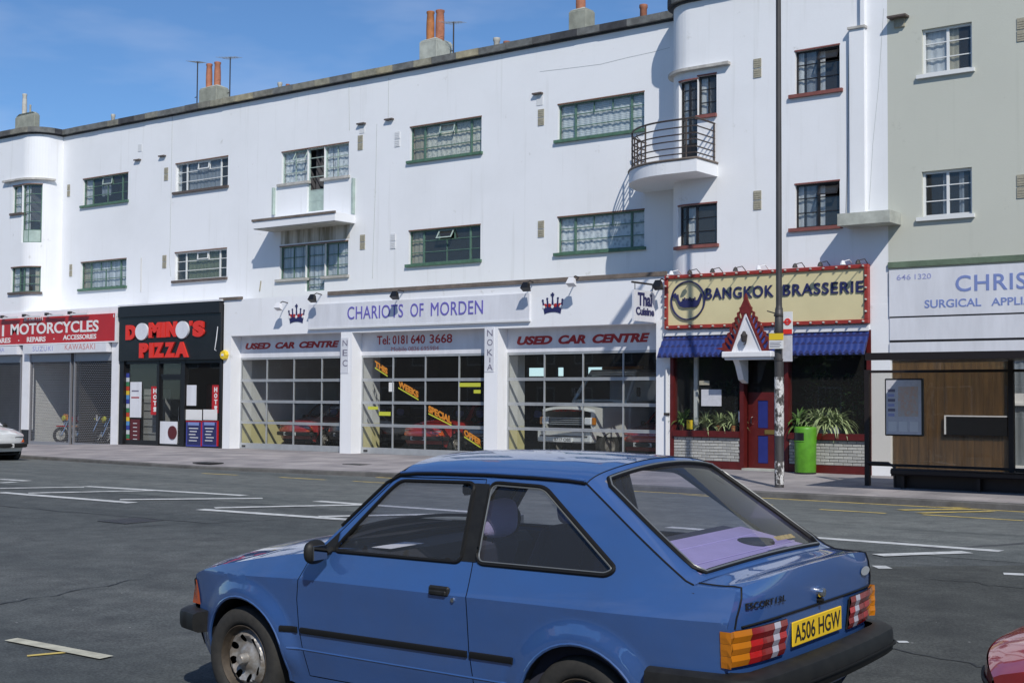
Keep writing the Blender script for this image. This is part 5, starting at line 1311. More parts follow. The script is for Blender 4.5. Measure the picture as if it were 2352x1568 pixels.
fin = [(ax-.09, az+.02), (ax-.12, az+.16), (ax-.05, az+.30), (ax, oz+.02), (ax+.05, az+.30), (ax+.12, az+.16), (ax+.09, az+.02)]
MB().prism(fin, flat(YG), -.066, .004).build('finial', M['carved_red'], PG)
lx, lz = F(1715, 777, YG); q = MB().lathe([(0, .16), (.03, .15), (.05, .10), (.075, .08), (.08, .06), (.06, -.06), (.045, -.08), (.0, -.09)], (lx, YG-.12, lz), 'z', 8); q.tube([(lx, YG, lz-.02), (lx, YG-.05, lz-.12), (lx, YG-.12, lz-.14), (lx, YG-.12, lz-.08)], .014, 6)
q.build('lantern', M['iron'], PG)
xbk = FX(1712, 835, SF); MB().prism([(SF, bz-.19), (YG, bz-.19), (YG+.1, bz-.32), (SF-.2, bz-.62), (SF, bz-.7)], lambda a, b, d: (xbk+d, a, b), -.07, .07).build('corbel', M['white'], PG)
MB().add([(bl, YG+.05, bz), (ax, YG+.05, az), (br, YG+.05, bz), (bl, SF, bz), (ax, SF, az), (br, SF, bz)], [(0, 1, 4, 3), (1, 2, 5, 4), (0, 3, 5, 2)]).build('porch_roof', M['blue_tile'], PG)
# white neighbour shop
SP = thing('surgical_shopfront', 'closed shop front with brown boarded window behind the bus shelter', 'shopfront', (-7, SF, .21))
FSG = thing('surgical_sign', 'three tier white fascia with blue lettering beside the restaurant sign', 'sign', (-7, SF, FZ(2044, 811, SF)))
for yt, yb, pr in ((621, 727.5, .05), (731, 781.5, .035), (787, 811.5, .045)): MB().box(FX(2044.5, 700, SF), 3, SF-pr, SF+.02, FZ(2044, yb, SF), FZ(2044, yt, SF)).build('board', M['board_white'], FSG)
MB().box(FX(2044.5, 700, SF), 3, SF-.03, SF+.01, FZ(2044, 731, SF), FZ(2044, 727.5, SF)).build('joint', M['dark_frame'], FSG); MB().box(FX(2044.5, 700, SF), 3, SF-.028, SF+.01, FZ(2044, 787, SF), FZ(2044, 781.5, SF)).build('joint', M['dark_frame'], FSG)
Yf = SF-.051
pwords([('646', 2059.8, 2092), ('1320', 2101, 2138.7)], 631.5, 643.5, Yf, 'violet_text', FSG, .004, bold=.005)
ptext('CHRIS', 2194.8, 2359, 632.9, 670, Yf, 'pale_blue_text', FSG, .006, bold=.012, space=1.1)
ptext('SURGICAL', 2123.9, 2254, 689, 707.5, Yf, 'pale_blue_text', FSG, .005, bold=.015); ptext('APPLIANCES', 2277, 2447, 684, 702, Yf, 'pale_blue_text', FSG, .005, bold=.015)
zt = FZ(2044, 811.5, SF); zpb = FZ(2046, 1074, SF+.1)
x0, x1 = FX(2046.5, 900, SF+.05), FX(2314, 900, SF+.05)
x = x0; 
while x < x1-.02:
    w = min(random.uniform(.17, .22), x1-x); MB().rbox(x+.002, x+w-.002, SF+.10+random.uniform(0, .006), SF+.13, zpb, zt+.05, .004).build('plank', M['wood'], SP); x += w
MB().box(x0, x1, SF+.06, SF+.066, zpb, zt).build('pane', M['shop_glass'], SP)
MB().box(x0-.02, 3, SF+.0, SF+.2, .1, zpb).build('plinth', M['black'], SP)
MB().box(x0-.3, 3, SF+.14, SF+.3, .1, ZSH-.8).build('backing_wall', M['dark_wall'], SP)
zc = FZ(2170, 956, SF); MB().box(FX(2170, 970, SF), FX(2312, 970, SF), SF+.02, SF+.05, FZ(2170, 998, SF), zc).build('letter_slot', M['black'], SP)
MB().box(FX(2168, 970, SF), FX(2312, 970, SF), SF+.015, SF+.05, zc, zc+.025).build('slot_trim', M['white'], SP); MB().box(FX(2168, 970, SF), FX(2172, 970, SF), SF+.012, SF+.05, FZ(2170, 997, SF), zc).build('slot_trim', M['white'], SP)
xw = FX(2319, 950, SF); wf = MB(); wz0 = FZ(2320, 1075, SF)
wf.box(xw, xw+.07, SF-.03, SF+.1, wz0, zt); wf.box(xw+1.9, xw+1.97, SF-.03, SF+.1, wz0, zt); wf.box(xw+.07, xw+1.9, SF-.03, SF+.1, wz0, wz0+.06); wf.box(xw+.07, xw+1.9, SF-.03, SF+.1, zt-.09, zt-.03); wf.box(xw+.07, xw+1.9, SF-.02, SF+.09, FZ(2320, 931, SF), FZ(2320, 931, SF)+.05)
WW = wf.build('window', M['white_frame'], SP)
MB().box(xw+.06, xw+1.9, SF+.03, SF+.038, wz0, zt-.05).build('pane', M['shop_glass'], WW)
n = 60; MB().grid([[(xw+.08+1.8*k/n, SF+.075+.012*math.sin(k*1.1), wz0+.03), (xw+.08+1.8*k/n, SF+.075+.012*math.sin(k*1.1), zt-.08)] for k in range(n+1)]).build('curtain', M['grey_curtain'], WW, smooth=True, fix=False)
pbox(2322, 2352, 903, 930, SF+.02, 0, .004, 'card', 'paper', WW)
# ------------------------------------------------------------------ street furniture
def depth(p): return float((np.array(p, float)-CAM)@_f)
lx, ly = G(1790, 1119, .13)
LP = thing('lamp_post', 'tall dark steel lamp post with peeling paper round its foot', 'lamp post', (lx, ly, .12))
u_ = depth((lx, ly, 1))/FPX
r1, r2 = 10.6*u_, 7.0*u_
zc = EYE+(0)  # collar heights read from the photo
zcol = FZ(1790, 759, ly); zcol2 = FZ(1790, 712, ly)
M['post'] = mat('post_paint', (.060, .056, .055), .5, var=.35, scale=7, stretch=(1, 1, .3))
MB().lathe([(r1*1.02, 0), (r1*1.02, .02), (r1, .03), (r1*.98, zcol-.02-.12), (r1*1.0, zcol-.12), (r1*.86, zcol2-.12), (r2*1.05, zcol2+.02-.12)], (lx, ly, .12), 'z', 20).build('base', M['post'], LP, smooth=True, sharp=60)
MB().lathe([(r2*1.25, zcol2-.03), (r2*1.3, zcol2+.02), (r2*1.05, zcol2+.06), (r2, zcol2+.1), (r2*.82, 10.4), (r2*.7, 10.6), (0, 10.62)], (lx, ly, 0), 'z', 16).build('shaft', M['post'], LP, smooth=True, sharp=60)
MB().tube([(lx, ly, 10.5), (lx, ly-.5, 10.95), (lx, ly-1.3, 11.1)], .04, 8).build('bracket_arm', M['post'], LP)
MB().rbox(lx-.14, lx+.14, ly-1.95, ly-1.25, 11.02, 11.16, .05).build('lantern', M['vent_white'], LP)
def peel():
    m = bpy.data.materials.new('peeling_paper'); m.use_nodes = True
    n, l = m.node_tree.nodes, m.node_tree.links; b = n['Principled BSDF']; b.inputs['Roughness'].default_value = .8
    tc = n.new('ShaderNodeTexCoord'); mp = n.new('ShaderNodeMapping'); mp.inputs['Scale'].default_value = (9, 9, 5); l.new(tc.outputs['Object'], mp.inputs[0])
    t = n.new('ShaderNodeTexNoise'); t.inputs['Scale'].default_value = 1; t.inputs['Detail'].default_value = 6; t.inputs['Roughness'].default_value = .7; l.new(mp.outputs[0], t.inputs['Vector'])
    r = n.new('ShaderNodeValToRGB'); r.color_ramp.interpolation = 'CONSTANT'
    for p, c in ((0, (.055, .052, .05)), (.47, (.20, .19, .18)), (.51, (.62, .61, .60)), (.60, (.36, .36, .36)), (.66, (.07, .065, .06))):
        e = r.color_ramp.elements.new(p) if p else r.color_ramp.elements[0]; e.color = (*c, 1); e.position = p
    l.new(t.outputs['Fac'], r.inputs[0]); l.new(r.outputs[0], b.inputs['Base Color']); return m
M['peel'] = peel()
for ya, yb in ((866, 1000), (1058, 1112)):
    za, zb_ = FZ(1790, yb, ly), FZ(1790, ya, ly); MB().lathe([(r1*1.0, za), (r1*1.025, za+.01), (r1*1.025, zb_-.01), (r1*1.0, zb_)], (lx, ly, 0), 'z', 20).build('peeling_paper', M['peel'], LP, smooth=True)
# bus stop plates fixed to the post
BSG = thing('bus_stop_sign', 'bus stop flag with red ring and bar, yellow plate and timetable on the lamp post', 'bus stop sign', (lx, ly, 2))
YS_ = ly-r1-.02
def plate(px0, px1, y0, y1, m, d=0.0, name='plate'): return MB().box(FX(px0, (y0+y1)/2, YS_), FX(px1, (y0+y1)/2, YS_), YS_+d-.012, YS_+d+.012, FZ(px0, y1, YS_), FZ(px0, y0, YS_)).build(name, M[m], BSG)
fx0, fx1 = FX(1800, 740, ly), FX(1820, 740, ly); z0, z1 = FZ(1800, 767, ly), FZ(1800, 716, ly)
MB().box(fx0, fx1, ly-.015, ly+.015, z0, z1).build('flag', M['paper'], BSG)
cx, cz, rr = (fx0+fx1)/2, (z0+z1)/2+.02, (fx1-fx0)*.36
MB().lathe([(rr*.55, -.025), (rr, -.025), (rr, -.014), (rr*.55, -.014), (rr*.55, -.025)], (cx, ly, cz), 'y', 20).build('ring', M['red_letter'], BSG)
MB().box(cx-rr*1.25, cx+rr*1.25, ly-.03, ly-.0255, cz-rr*.2, cz+rr*.2).build('bar', M['red_letter'], BSG); MB().box(fx0, fx1, ly-.02, ly-.0151, z0, z0+.09).build('bar', M['red_letter'], BSG)
plate(1768, 1800, 766, 781, 'yellow', -.02, 'yellow_plate'); plate(1768, 1800, 782, 801, 'paper', -.02, 'notice_plate')
MB().box(FX(1798, 800, ly), FX(1819, 800, ly), ly-.02, ly+.02, FZ(1800, 830, ly), FZ(1800, 770, ly)).build('timetable_case', M['grey_paper'], BSG)
for k in range(4): MB().box(FX(1770, 790, YS_), FX(1796-3*(k % 2), 790, YS_), YS_-.036, YS_-.0325, FZ(1768, 787+k*3.4, YS_), FZ(1768, 786+k*3.4, YS_)).build('print_line', M['grey_text'], BSG)
for z in (z0+.05, z1-.06, FZ(1800, 826, ly)): MB().lathe([(r1*1.0, -.02), (r1*1.12, -.02), (r1*1.12, .02), (r1*1.0, .02)], (lx, ly, z), 'z', 16).build('clamp', M['iron'], BSG)
MB().tube([(lx, ly, FZ(1790, 722, ly)), (FX(1762, 712, ly), ly, FZ(1762, 714, ly))], .012, 5).build('hook', M['iron'], BSG)
# litter bin
byy = SF-.34; bxx = FX(1850, 1040, byy); u_ = depth((bxx, byy, 1))/FPX; rb = 25.5*u_; hb = FZ(1850, 980, byy)-.19
LB = thing('litter_bin', 'lime green round litter bin standing by the restaurant wall', 'litter bin', (bxx, byy, .19))
c = (bxx, byy, .19)
MB().lathe([(rb*.9, 0), (rb*.93, .02), (rb, hb-.05), (rb*.97, hb-.015), (rb*.9, hb), (rb*.25, hb+.012), (0, hb+.014)], c, 'z', 32).build('body', M['lime_bin'], LB, smooth=True, sharp=50)
a0 = math.atan2(-1, -.25)
MB().lathe([(rb*1.004, hb*.72), (rb*1.004, hb*.72+.001), (rb*1.006, hb*.88), (rb*.99, hb*.88)], c, 'z', 14, a0-.75, a0+.55).build('slot', M['black'], LB)
MB().lathe([(rb*1.01, hb*.69), (rb*1.03, hb*.70), (rb*1.01, hb*.715)], c, 'z', 14, a0-.8, a0+.6).build('slot_lip', M['lime_bin'], LB, smooth=True)
MB().lathe([(rb*.92, -.0), (rb*.95, .0), (rb*.96, .05), (rb*.93, .05)], c, 'z', 32).build('base_ring', M['black'], LB)
# bus shelter
sx0, sy0 = G(2003, 1116, .14); sx1, sy1 = G(2317, 1134, .14); sy1 = sy0 = (sy0+sy1)/2
BSH = thing('bus_shelter', 'dark brown steel bus shelter with tinted glass, bench and roof', 'bus shelter', ((sx0+sx1)/2, sy0, .13))
Yfr = sy0-2.3; sx2 = sx1+2.7; zr = FZ(2100, 819, Yfr)
xrl = FX(1990, 817, Yfr)
MB().box(xrl, sx2+.3, Yfr, sy0+.1, zr-.02, zr+.06).build('roof', M['shelter'], BSH)
MB().box(xrl-.01, sx2+.31, Yfr-.04, Yfr+.04, zr-.05, zr+.075).build('roof_edge', M['shelter'], BSH)
zw = FZ(2003, 849, sy0)
for x, zt_ in ((sx0, zw), (sx1, zr), (sx2, zr)): MB().box(x-.045, x+.045, sy0-.045, sy0+.045, .12, zt_).build('post', M['shelter'], BSH)
for (a, b) in ((sx0, sx1), (sx1, sx2)):
    MB().box(a+.045, b-.045, sy0-.006, sy0+.006, .60, zw-.06).build('glass_panel', M['shelter_glass'], BSH)
    for z_ in (.54, zw-.06): MB().box(a+.045, b-.045, sy0-.025, sy0+.025, z_, z_+.05).build('panel_rail', M['shelter'], BSH)
MB().rbox(sx0+.60, sx2-.3, sy0-.42, sy0-.05, .40, .52, .03).build('bench', M['shelter'], BSH)
MB().box(sx0+.62, sx2-.32, sy0-.16, sy0-.10, .13, .41).build('bench_shade_panel', M['shelter'], BSH)  # dark panel added in place of the shade beneath the bench
for x in (sx0+.8, sx1-.5): MB().box(x-.03, x+.03, sy0-.30, sy0-.2, .12, .42).build('bench_leg', M['shelter'], BSH)
MB().tube([(sx0+.05, sy0-.12, .60), (sx0+.45, sy0-.12, .60), (sx0+.58, sy0-.14, .54), (sx0+.6, sy0-.15, .13)], .03, 8).build('bench_rail', M['shelter'], BSH)
MP = thing('map_case', 'framed bus map poster mounted inside the bus shelter', 'poster', (FX(2075, 1000, sy0), sy0-.08, FZ(2032, 1000, sy0)))
x0, x1, z0, z1 = FX(2032, 935, sy0-.08), FX(2120, 935, sy0-.08), FZ(2033, 1000, sy0-.08), FZ(2033, 869, sy0-.08)
MB().rbox(x0, x1, sy0-.08, sy0-.01, z0, z1, .012).build('frame', M['black'], MP)
MB().box(x0+.03, x1-.03, sy0-.086, sy0-.078, z0+.03, z1-.03).build('sheet', M['grey_paper'], MP)
w, h = x1-x0, z1-z0
MB().box(x0+.36*w, x0+.88*w, sy0-.09, sy0-.0855, z0+.34*h, z0+.86*h).build('map', M['print'], MP)
for k in range(6): MB().box(x0+.09*w, x0+(.26+.02*(k % 2))*w, sy0-.09, sy0-.0855, z0+(.34+k*.085)*h, z0+(.39+k*.085)*h).build('key_block', M['grey_text' if k % 2 else 'violet_text'], MP)
for k in range(3): MB().box(x0+(.1+.28*k)*w, x0+(.32+.28*k)*w, sy0-.09, sy0-.0855, z0+.08*h, z0+.25*h).build('table_block', M['vent_white'], MP)
# ------------------------------------------------------------------ plants in the restaurant window
def plant(px, py, n, ln, label, pot='pot', leaf='leaf_pale', Y=None, pr=.075, ph=.13, wide=.015, upright=1.0):
    Y = SF+.22 if Y is None else Y
    x = FX(px, py, Y); z = zsill-.01
    t = thing('potted_plant', label, 'plant', (x, Y, z), 'plants along the restaurant windows')
    if pot: MB().lathe([(0, 0), (pr*.7, 0), (pr, ph*.85), (pr*1.12, ph*.85), (pr*1.12, ph), (pr*.9, ph), (pr*.85, ph*.8), (0, ph*.8)], (x, Y, z), 'z', 14).build('pot', M[pot], t, smooth=True, sharp=40)
    mb = MB(); z0 = z+(ph*.8 if pot else 0)
    for k in range(n):
        a = random.uniform(0, 2*math.pi); L = ln*random.uniform(.6, 1.1); el = random.uniform(.5, 1.45)*upright; P = []; p = Vector((x, Y, z0)); d = Vector((math.cos(a)*math.cos(el), math.sin(a)*math.cos(el)*.55, math.sin(el)))
        wv = Vector((-math.sin(a), math.cos(a), 0)); m = 6; rowsP = []
        for j in range(m+1):
            w = wide*1.15*math.sin(math.pi*(.12+.86*j/m)); rowsP.append([p-wv*w, p+wv*w]); p = p+d*(L/m); d = (d+Vector((0, 0, -.27*L/.35))).normalized()
        mb.grid(rowsP)
    mb.build('leaves', M[leaf], t, fix=False)
plant(1567, 985, 60, .52, 'dark leafy plant in a red pot at the corner of the restaurant window', leaf='leaf', wide=.022, upright=1.05)
plant(1622, 984, 75, .50, 'pale spider plant nearest the window post in the restaurant', pot='dark_frame' if False else 'pot', ph=.06)
plant(1653, 984, 75, .52, 'pale spider plant in the first of two orange pots beside the door', pot='pot2')
plant(1685, 984, 75, .52, 'pale spider plant in the orange pot closest to the restaurant door', pot='pot2')
plant(1836, 978, 70, .62, 'green plant in a red pot behind the litter bin', leaf='leaf', wide=.028)
tr_ = thing('plant_trough', 'white window trough beneath the pale spider plants', 'planter', (FX(1901, 990, SF+.2), SF+.2, zsill))
x0, x1 = FX(1872, 985, SF+.14), FX(1927, 985, SF+.14); MB().rbox(x0, x1, SF+.12, SF+.30, zsill-.02, zsill+.14, .01).build('trough', M['board_white'], tr_)
for k, px in enumerate((1872, 1886, 1900, 1915, 1926)): plant(px, 980, 70, .72 if k in (1, 2) else .6, 'long leaved spider plant growing from the white window trough', pot=None, Y=SF+.21)
for o in [o for o in bpy.data.objects if o.get('label') == 'long leaved spider plant growing from the white window trough']: o.location.z += .0; [setattr(ch, 'location', (0, 0, .12)) for ch in o.children]; o['group'] = 'spider plants in the white trough'
def bush(px, py, Y, h, label, n=420, rx=.55):  # added leafy stand-in for the trees reflected in the restaurant windows
    x = FX(px, py, Y); t = thing('reflection_foliage', label, 'plant', (x, Y, .22), 'foliage added indoors for the reflected street trees')
    MB().lathe([(0, 0), (.16, 0), (.2, .32), (.17, .32), (0, .3)], (x, Y, .22), 'z', 14).build('pot', M['pot'], t)
    MB().tube([(x, Y, .5), (x+.03, Y, 1.0), (x-.02, Y, h*.8)], .02, 6).build('stem', M['brown_sill'], t)
    mb = MB()
    for k in range(n):
        a = random.uniform(0, 6.28); r = rx*math.sqrt(random.random()); z = .75+(h-.75)*random.random(); r *= math.sin(math.pi*min(1, max(.08, (z-.6)/(h-.5))))+.15
        p = Vector((x+r*math.cos(a), Y+.6*r*math.sin(a), z+.2)); q1 = Vector((random.uniform(-1, 1), random.uniform(-1, 1), random.uniform(-.6, .6))).normalized()*.085; q2 = q1.cross(Vector((random.uniform(-1, 1), random.uniform(-1, 1), 1))).normalized()*.028
        mb.add([p-q1, p+q2, p+q1, p-q2], [(0, 1, 2, 3)])
    mb.build('leaves', M['leaf_dark'], t, fix=False)
bush(1960, 1000, SF+.75, 2.15, 'tall dark foliage added indoors for reflected trees beside the bus shelter end of the restaurant'); bush(1890, 1000, SF+1.2, 2.2, 'large foliage added indoors for reflected trees behind the white trough'); bush(1665, 1000, SF+1.3, 2.0, 'foliage added indoors for reflected trees behind the menu sheet')
# ------------------------------------------------------------------ motorcycles behind the grilles
def motorcycle(px, py, Y, cols, label, lean=0.0):
    x, z = F(px, py, Y); g = mz+.015
    t = thing('motorcycle', label, 'motorcycle', (x, Y, g), 'motorcycles behind the roller grilles', world_coords=False)
    for name, yy in (('front_wheel', 0), ('rear_wheel', 1.32)):
        q = MB().lathe([(.23+.055*math.cos(a), .055*math.sin(a)) for a in np.linspace(0, 2*math.pi, 9)], (0, yy, .29), 'x', 24); w = q.build(name, M['tyre'], t, smooth=True)
        q = MB().lathe([(.0, -.04), (.05, -.04), (.06, 0), (.05, .04), (0, .04)], (0, yy, .29), 'x', 10)
        for k in range(8): a = k*math.pi/4; q.tube([(0, yy, .29), (0, yy+.19*math.cos(a), .29+.19*math.sin(a))], .008, 4)
        q.build('wheel_hub', M['alu'], w)
    q = MB()
    for s in (-.08, .08): q.tube([(s, 0, .29), (s, .30, .95)], .022, 6)
    q.build('fork', M['chrome'], t)
    MB().lathe([(0, -.06), (.09, -.05), (.095, 0), (.05, .06), (0, .07)], (0, .12, .88), 'y', 16).build('headlamp', M[cols[1]], t, smooth=True)
    MB().rbox(-.16, .16, .16, .2, .80, 1.02, .03).build('fairing', M[cols[2]], t)
    MB().tube([(-.36, .36, 1.02), (-.25, .28, 1.0), (0, .30, .98), (.25, .28, 1.0), (.36, .36, 1.02)], .016, 6).build('handlebar', M['iron'], t)
    MB().rbox(-.13, .13, .38, .85, .72, .95, .07).build('tank', M[cols[0]], t); MB().rbox(-.11, .11, .85, 1.45, .72, .82, .04).build('seat', M['black'], t)
    MB().rbox(-.13, .13, .45, .85, .30, .66, .05).build('engine', M['grille'], t); MB().rbox(-.06, .06, -.16, .3, .58, .62, .015).build('front_mudguard', M[cols[0]], t)
    MB().tube([(.14, .5, .4), (.16, .8, .25), (.17, 1.4, .38)], .04, 8).build('exhaust', M['chrome'], t)
    q = MB().tube([(0, .30, .9), (0, .9, .72), (0, 1.32, .3)], .03, 6); q.tube([(0, .45, .5), (0, .9, .4), (0, 1.32, .3)], .03, 6); q.build('frame', M['black'], t)
    t.rotation_euler = (0, lean, random.uniform(-.25, .05)); t.location.x = x; return t
motorcycle(140, 955, SF+1.0, ('red_sign', 'lime', 'orange'), 'red motorcycle with lime headlamp cover standing by the white partition')
motorcycle(176, 950, SF+1.3, ('orange', 'vent_white', 'red_sign'), 'orange motorcycle behind the middle rail of the grille')
motorcycle(208, 946, SF+1.0, ('yellow', 'lime', 'grey_paper'), 'yellow motorcycle with tall lime headlamp cover')
motorcycle(233, 958, SF+1.2, ('black', 'lime', 'black'), 'black motorcycle with lime headlamp cover')
motorcycle(255, 955, SF+1.0, ('grille', 'yellow', 'orange'), 'grey motorcycle at the end next to the pizza shop')
# ------------------------------------------------------------------ hatchback car (local: x to the rear from the front hub, y inward from the near side, z up)
CW = 1.62; FW, RW = 0.0, 2.285; HZ = .295
def sm(t): t = min(1.0, max(0.0, t)); return t*t*(3-2*t)
def crease_z(x): return .745+.030*max(0, min(1, (x+.5)/3.5))+.03*sm((x+.5)/1.2)
def inset(x, z):
    c = crease_z(x); belt = .925
    if z < .40: y = .022+(.40-z)*.20
    elif z < c: y = .022*(1-(z-.40)/(c-.40))**1.0
    elif z < belt: y = .052*((z-c)/(belt-c))**.9
    else: y = .052+(z-belt)*.345+.05*(z-belt)**2
    if x < .25: y += .135*((.25-x)/.80)**2.2
    if x > 2.35: y += .060*((x-2.35)/.70)**2.2
    for hx in (FW, RW):
        r = math.hypot(x-hx, z-HZ)
        if z > .20 and r < .455: y -= .030*min(1, (.455-r)/.085)*sm((z-.22)/.15)
    return y
def arch(hx, r=.348, n=24, z0=.215):
    a0 = math.asin((z0-HZ)/r); return [(hx+r*math.cos(a), HZ+r*math.sin(a)) for a in np.linspace(math.pi-a0, a0, n)]
def rounded(poly, r, n=5):
    out = []; k = len(poly)
    for i in range(k):
        p0, p, p1 = Vector(poly[i-1]), Vector(poly[i]), Vector(poly[(i+1) % k]); a = (p0-p); b = (p1-p); la, lb = a.length, b.length; rr = min(r, la*.45, lb*.45); a.normalize(); b.normalize()
        A, B = p+a*rr, p+b*rr
        for t in range(n+1):
            u = t/n; q = A*(1-u)**2+p*2*u*(1-u)+B*u*u; out.append((q.x, q.y))
    return out
HOOD = [(-.535, .705), (-.50, .722), (-.40, .752), (-.21, .800), (.12, .862), (.40, .905), (.56, .925)]
APIL = [(.56, .940), (.70, 1.068), (.83, 1.190), (.95, 1.302), (1.035, 1.343)]
ROOF = [(1.035, 1.343), (1.15, 1.353), (1.30, 1.358), (1.60, 1.362), (1.90, 1.360), (2.10, 1.355), (2.20, 1.348)]
HATCH = [(2.20, 1.348), (2.36, 1.245), (2.52, 1.140), (2.68, 1.036), (2.80, .960), (2.84, .945)]
DECK = [(2.84, .945), (2.92, .941), (3.00, .940), (3.03, .937)]
REAR = [(3.034, .930), (3.030, .86), (3.020, .775), (3.012, .70), (3.000, .60), (2.985, .48), (2.93, .34)]
SIDE = HOOD+APIL+ROOF[1:]+HATCH[1:]+DECK[1:]+REAR[:]+[(2.86, .235)]+arch(RW)[::-1]+[(1.9, .205), (.38, .205)]+arch(FW)[::-1]+[(-.42, .235), (-.475, .30), (-.495, .42), (-.50, .54), (-.515, .63)]
DWIN = rounded([(.690, .948), (1.545, .955), (1.530, 1.318), (1.045, 1.310), (.985, 1.262)], .035)
QWIN = rounded([(1.655, .958), (2.400, .962), (2.440, .985), (1.965, 1.318), (1.645, 1.325)], .04)
SEAM_F = [(1.005, 1.335), (.955, 1.285), (.80, 1.14), (.64, .985), (.565, .925), (.505, .865), (.463, .774), (.447, .67), (.452, .513), (.478, .383), (.50, .262)]
SEAM_R = [(1.602, 1.345), (1.612, 1.15), (1.626, .94), (1.631, .70), (1.633, .53), (1.650, .40), (1.655, .262)]
SEAM_T = [(1.602, 1.345), (1.40, 1.342), (1.15, 1.337), (1.005, 1.335)]
SEAM_B = [(.50, .262), (1.655, .262)]
def slot(line, w=.0028):
    L = dens(line, .05, False); a, b = [], []
    for i, p in enumerate(L):
        q0, q1 = L[max(0, i-1)], L[min(len(L)-1, i+1)]; dx, dz = q1[0]-q0[0], q1[1]-q0[1]; m = math.hypot(dx, dz); nx, nz = -dz/m*w, dx/m*w
        a.append((p[0]+nx, p[1]+nz)); b.append((p[0]-nx, p[1]-nz))
    return a, b
def hatchback(name, label, paint, plate_rear, detail=True):
    T = thing(name, label, 'car', (0, 0, 0), world_coords=False)
    P = M[paint]
    # ---- sides: one curved sheet, cut into wing, door and rear quarter
    door = SEAM_F+SEAM_B[1:]+SEAM_R[::-1][1:]+SEAM_T[1:-1]
    dpoly = np.array(door); dc = np.array([1.1, .8])
    def grow(poly, w):                                            # offset a simple loop
        out = []; n = len(poly); ar = sum(poly[i][0]*poly[(i+1) % n][1]-poly[(i+1) % n][0]*poly[i][1] for i in range(n)); s = 1 if ar > 0 else -1
        for i in range(n):
            p0, p, p1 = poly[i-1], poly[i], poly[(i+1) % n]; ax, az = p[0]-p0[0], p[1]-p0[1]; bx_, bz = p1[0]-p[0], p1[1]-p[1]; la, lb = math.hypot(ax, az), math.hypot(bx_, bz)
            nx, nz = az/la+bz/lb, -ax/la-bx_/lb; m = math.hypot(nx, nz); out.append((p[0]+s*nx/m*w, p[1]+s*nz/m*w))
        return out
    dn = dens(door, .03); din, dout = grow(dn, -.0028), grow(dn, .0028)
    cl = [(x, crease_z(x)) for x in np.linspace(-.50, .43, 30)]; cl2 = [(x, crease_z(x)) for x in np.linspace(1.66, 3.0, 40)]; cl3 = [(x, crease_z(x)) for x in np.linspace(.49, 1.60, 36)]
    def sheet(V, Tr, nm, mirror, parent=T, m=P):
        mb = MB(); mb.add([(p[0], CW-inset(*p) if mirror else inset(*p), p[1]) for p in V], [tuple(int(i) for i in (t if not mirror else t[::-1])) for t in Tr])
        return mb.build(nm, m, parent, smooth=True, fix=False, sharp=24)
    Vb, Tb = cdt(SIDE, [dout, QWIN], .022, [cl, cl2]); Vd, Td = cdt(din, [DWIN], .022, [cl3])
    # split the shell in wing (front) and rear quarter
    C = Vb[Tb].mean(1)
    for mir in (False, True):
        front = C[:, 0] < 1.0
        a = sheet(Vb, Tb[front], 'front_wing', mir); b = sheet(Vb, Tb[~front], 'rear_quarter', mir)
        d = sheet(Vd, Td, 'door', mir)
        yo = (lambda x, z, o=0.0: CW-inset(x, z)-o) if mir else (lambda x, z, o=0.0: inset(x, z)+o)
        sg = -1 if mir else 1
        # shut lines: dark rubber just behind the gap
        MB().tube([(x, yo(x, z, .012), z) for x, z in dens(door, .04)], .009, 5, closed=True).build('door_seal', M['rubber'], d)
        for win, nm, host, trim in ((DWIN, 'side_window', d, False), (QWIN, 'quarter_window', b, True)):
            V, Tr = cdt(grow(win, .004), [], .06); mb = MB()
            mb.add([(p[0], yo(p[0], p[1], .012), p[1]) for p in V], [tuple(int(i) for i in t) for t in Tr]); mb.build(nm, M['car_glass'], host, smooth=True, fix=False)
            lp = grow(win, .008); q = MB(); ring = []
            for (x, z) in dens(lp, .03): ring.append((x, yo(x, z, -.002), z))
            q.tube(ring, .0105, 6, closed=True); q.build('window_rubber', M['rubber'], host, smooth=True)
            if trim:
                lp = grow(win, -.004); MB().tube([(x, yo(x, z, -.006), z) for x, z in dens(lp, .03)], .0042, 5, closed=True).build('window_trim', M['trim_grey'], host, smooth=True)
        # black pillar behind the door glass
        pil = [(1.540, .955), (1.645, .955), (1.632, 1.325), (1.520, 1.325)]
        V, Tr = cdt(pil, [], .05); mb = MB(); mb.add([(p[0], yo(p[0], p[1], -.0035), p[1]) for p in V], [tuple(int(i) for i in t) for t in Tr]); mb.build('door_pillar', M['bumper'], d, smooth=True, fix=False)
        # mirror patch at the front corner of the door glass
        V, Tr = cdt([(.585, .940), (.70, .940), (.70, 1.045), (.665, 1.012)], [], .05); mb = MB(); mb.add([(p[0], yo(p[0], p[1], -.006), p[1]) for p in V], [tuple(int(i) for i in t) for t in Tr]); mb.build('mirror_base', M['bumper'], d, fix=False)
        # gutter
        MB().tube([(x, yo(x, z, -.004), z+.004) for x, z in dens(APIL[1:]+ROOF[1:], .05, False)], .0085, 6).build('roof_gutter', M['rubber'], a, smooth=True)
        MB().tube([(x, yo(x, z, -.008), z+.016) for x, z in dens(ROOF, .05, False)], .007, 6).build('gutter_lip', P, a, smooth=True)
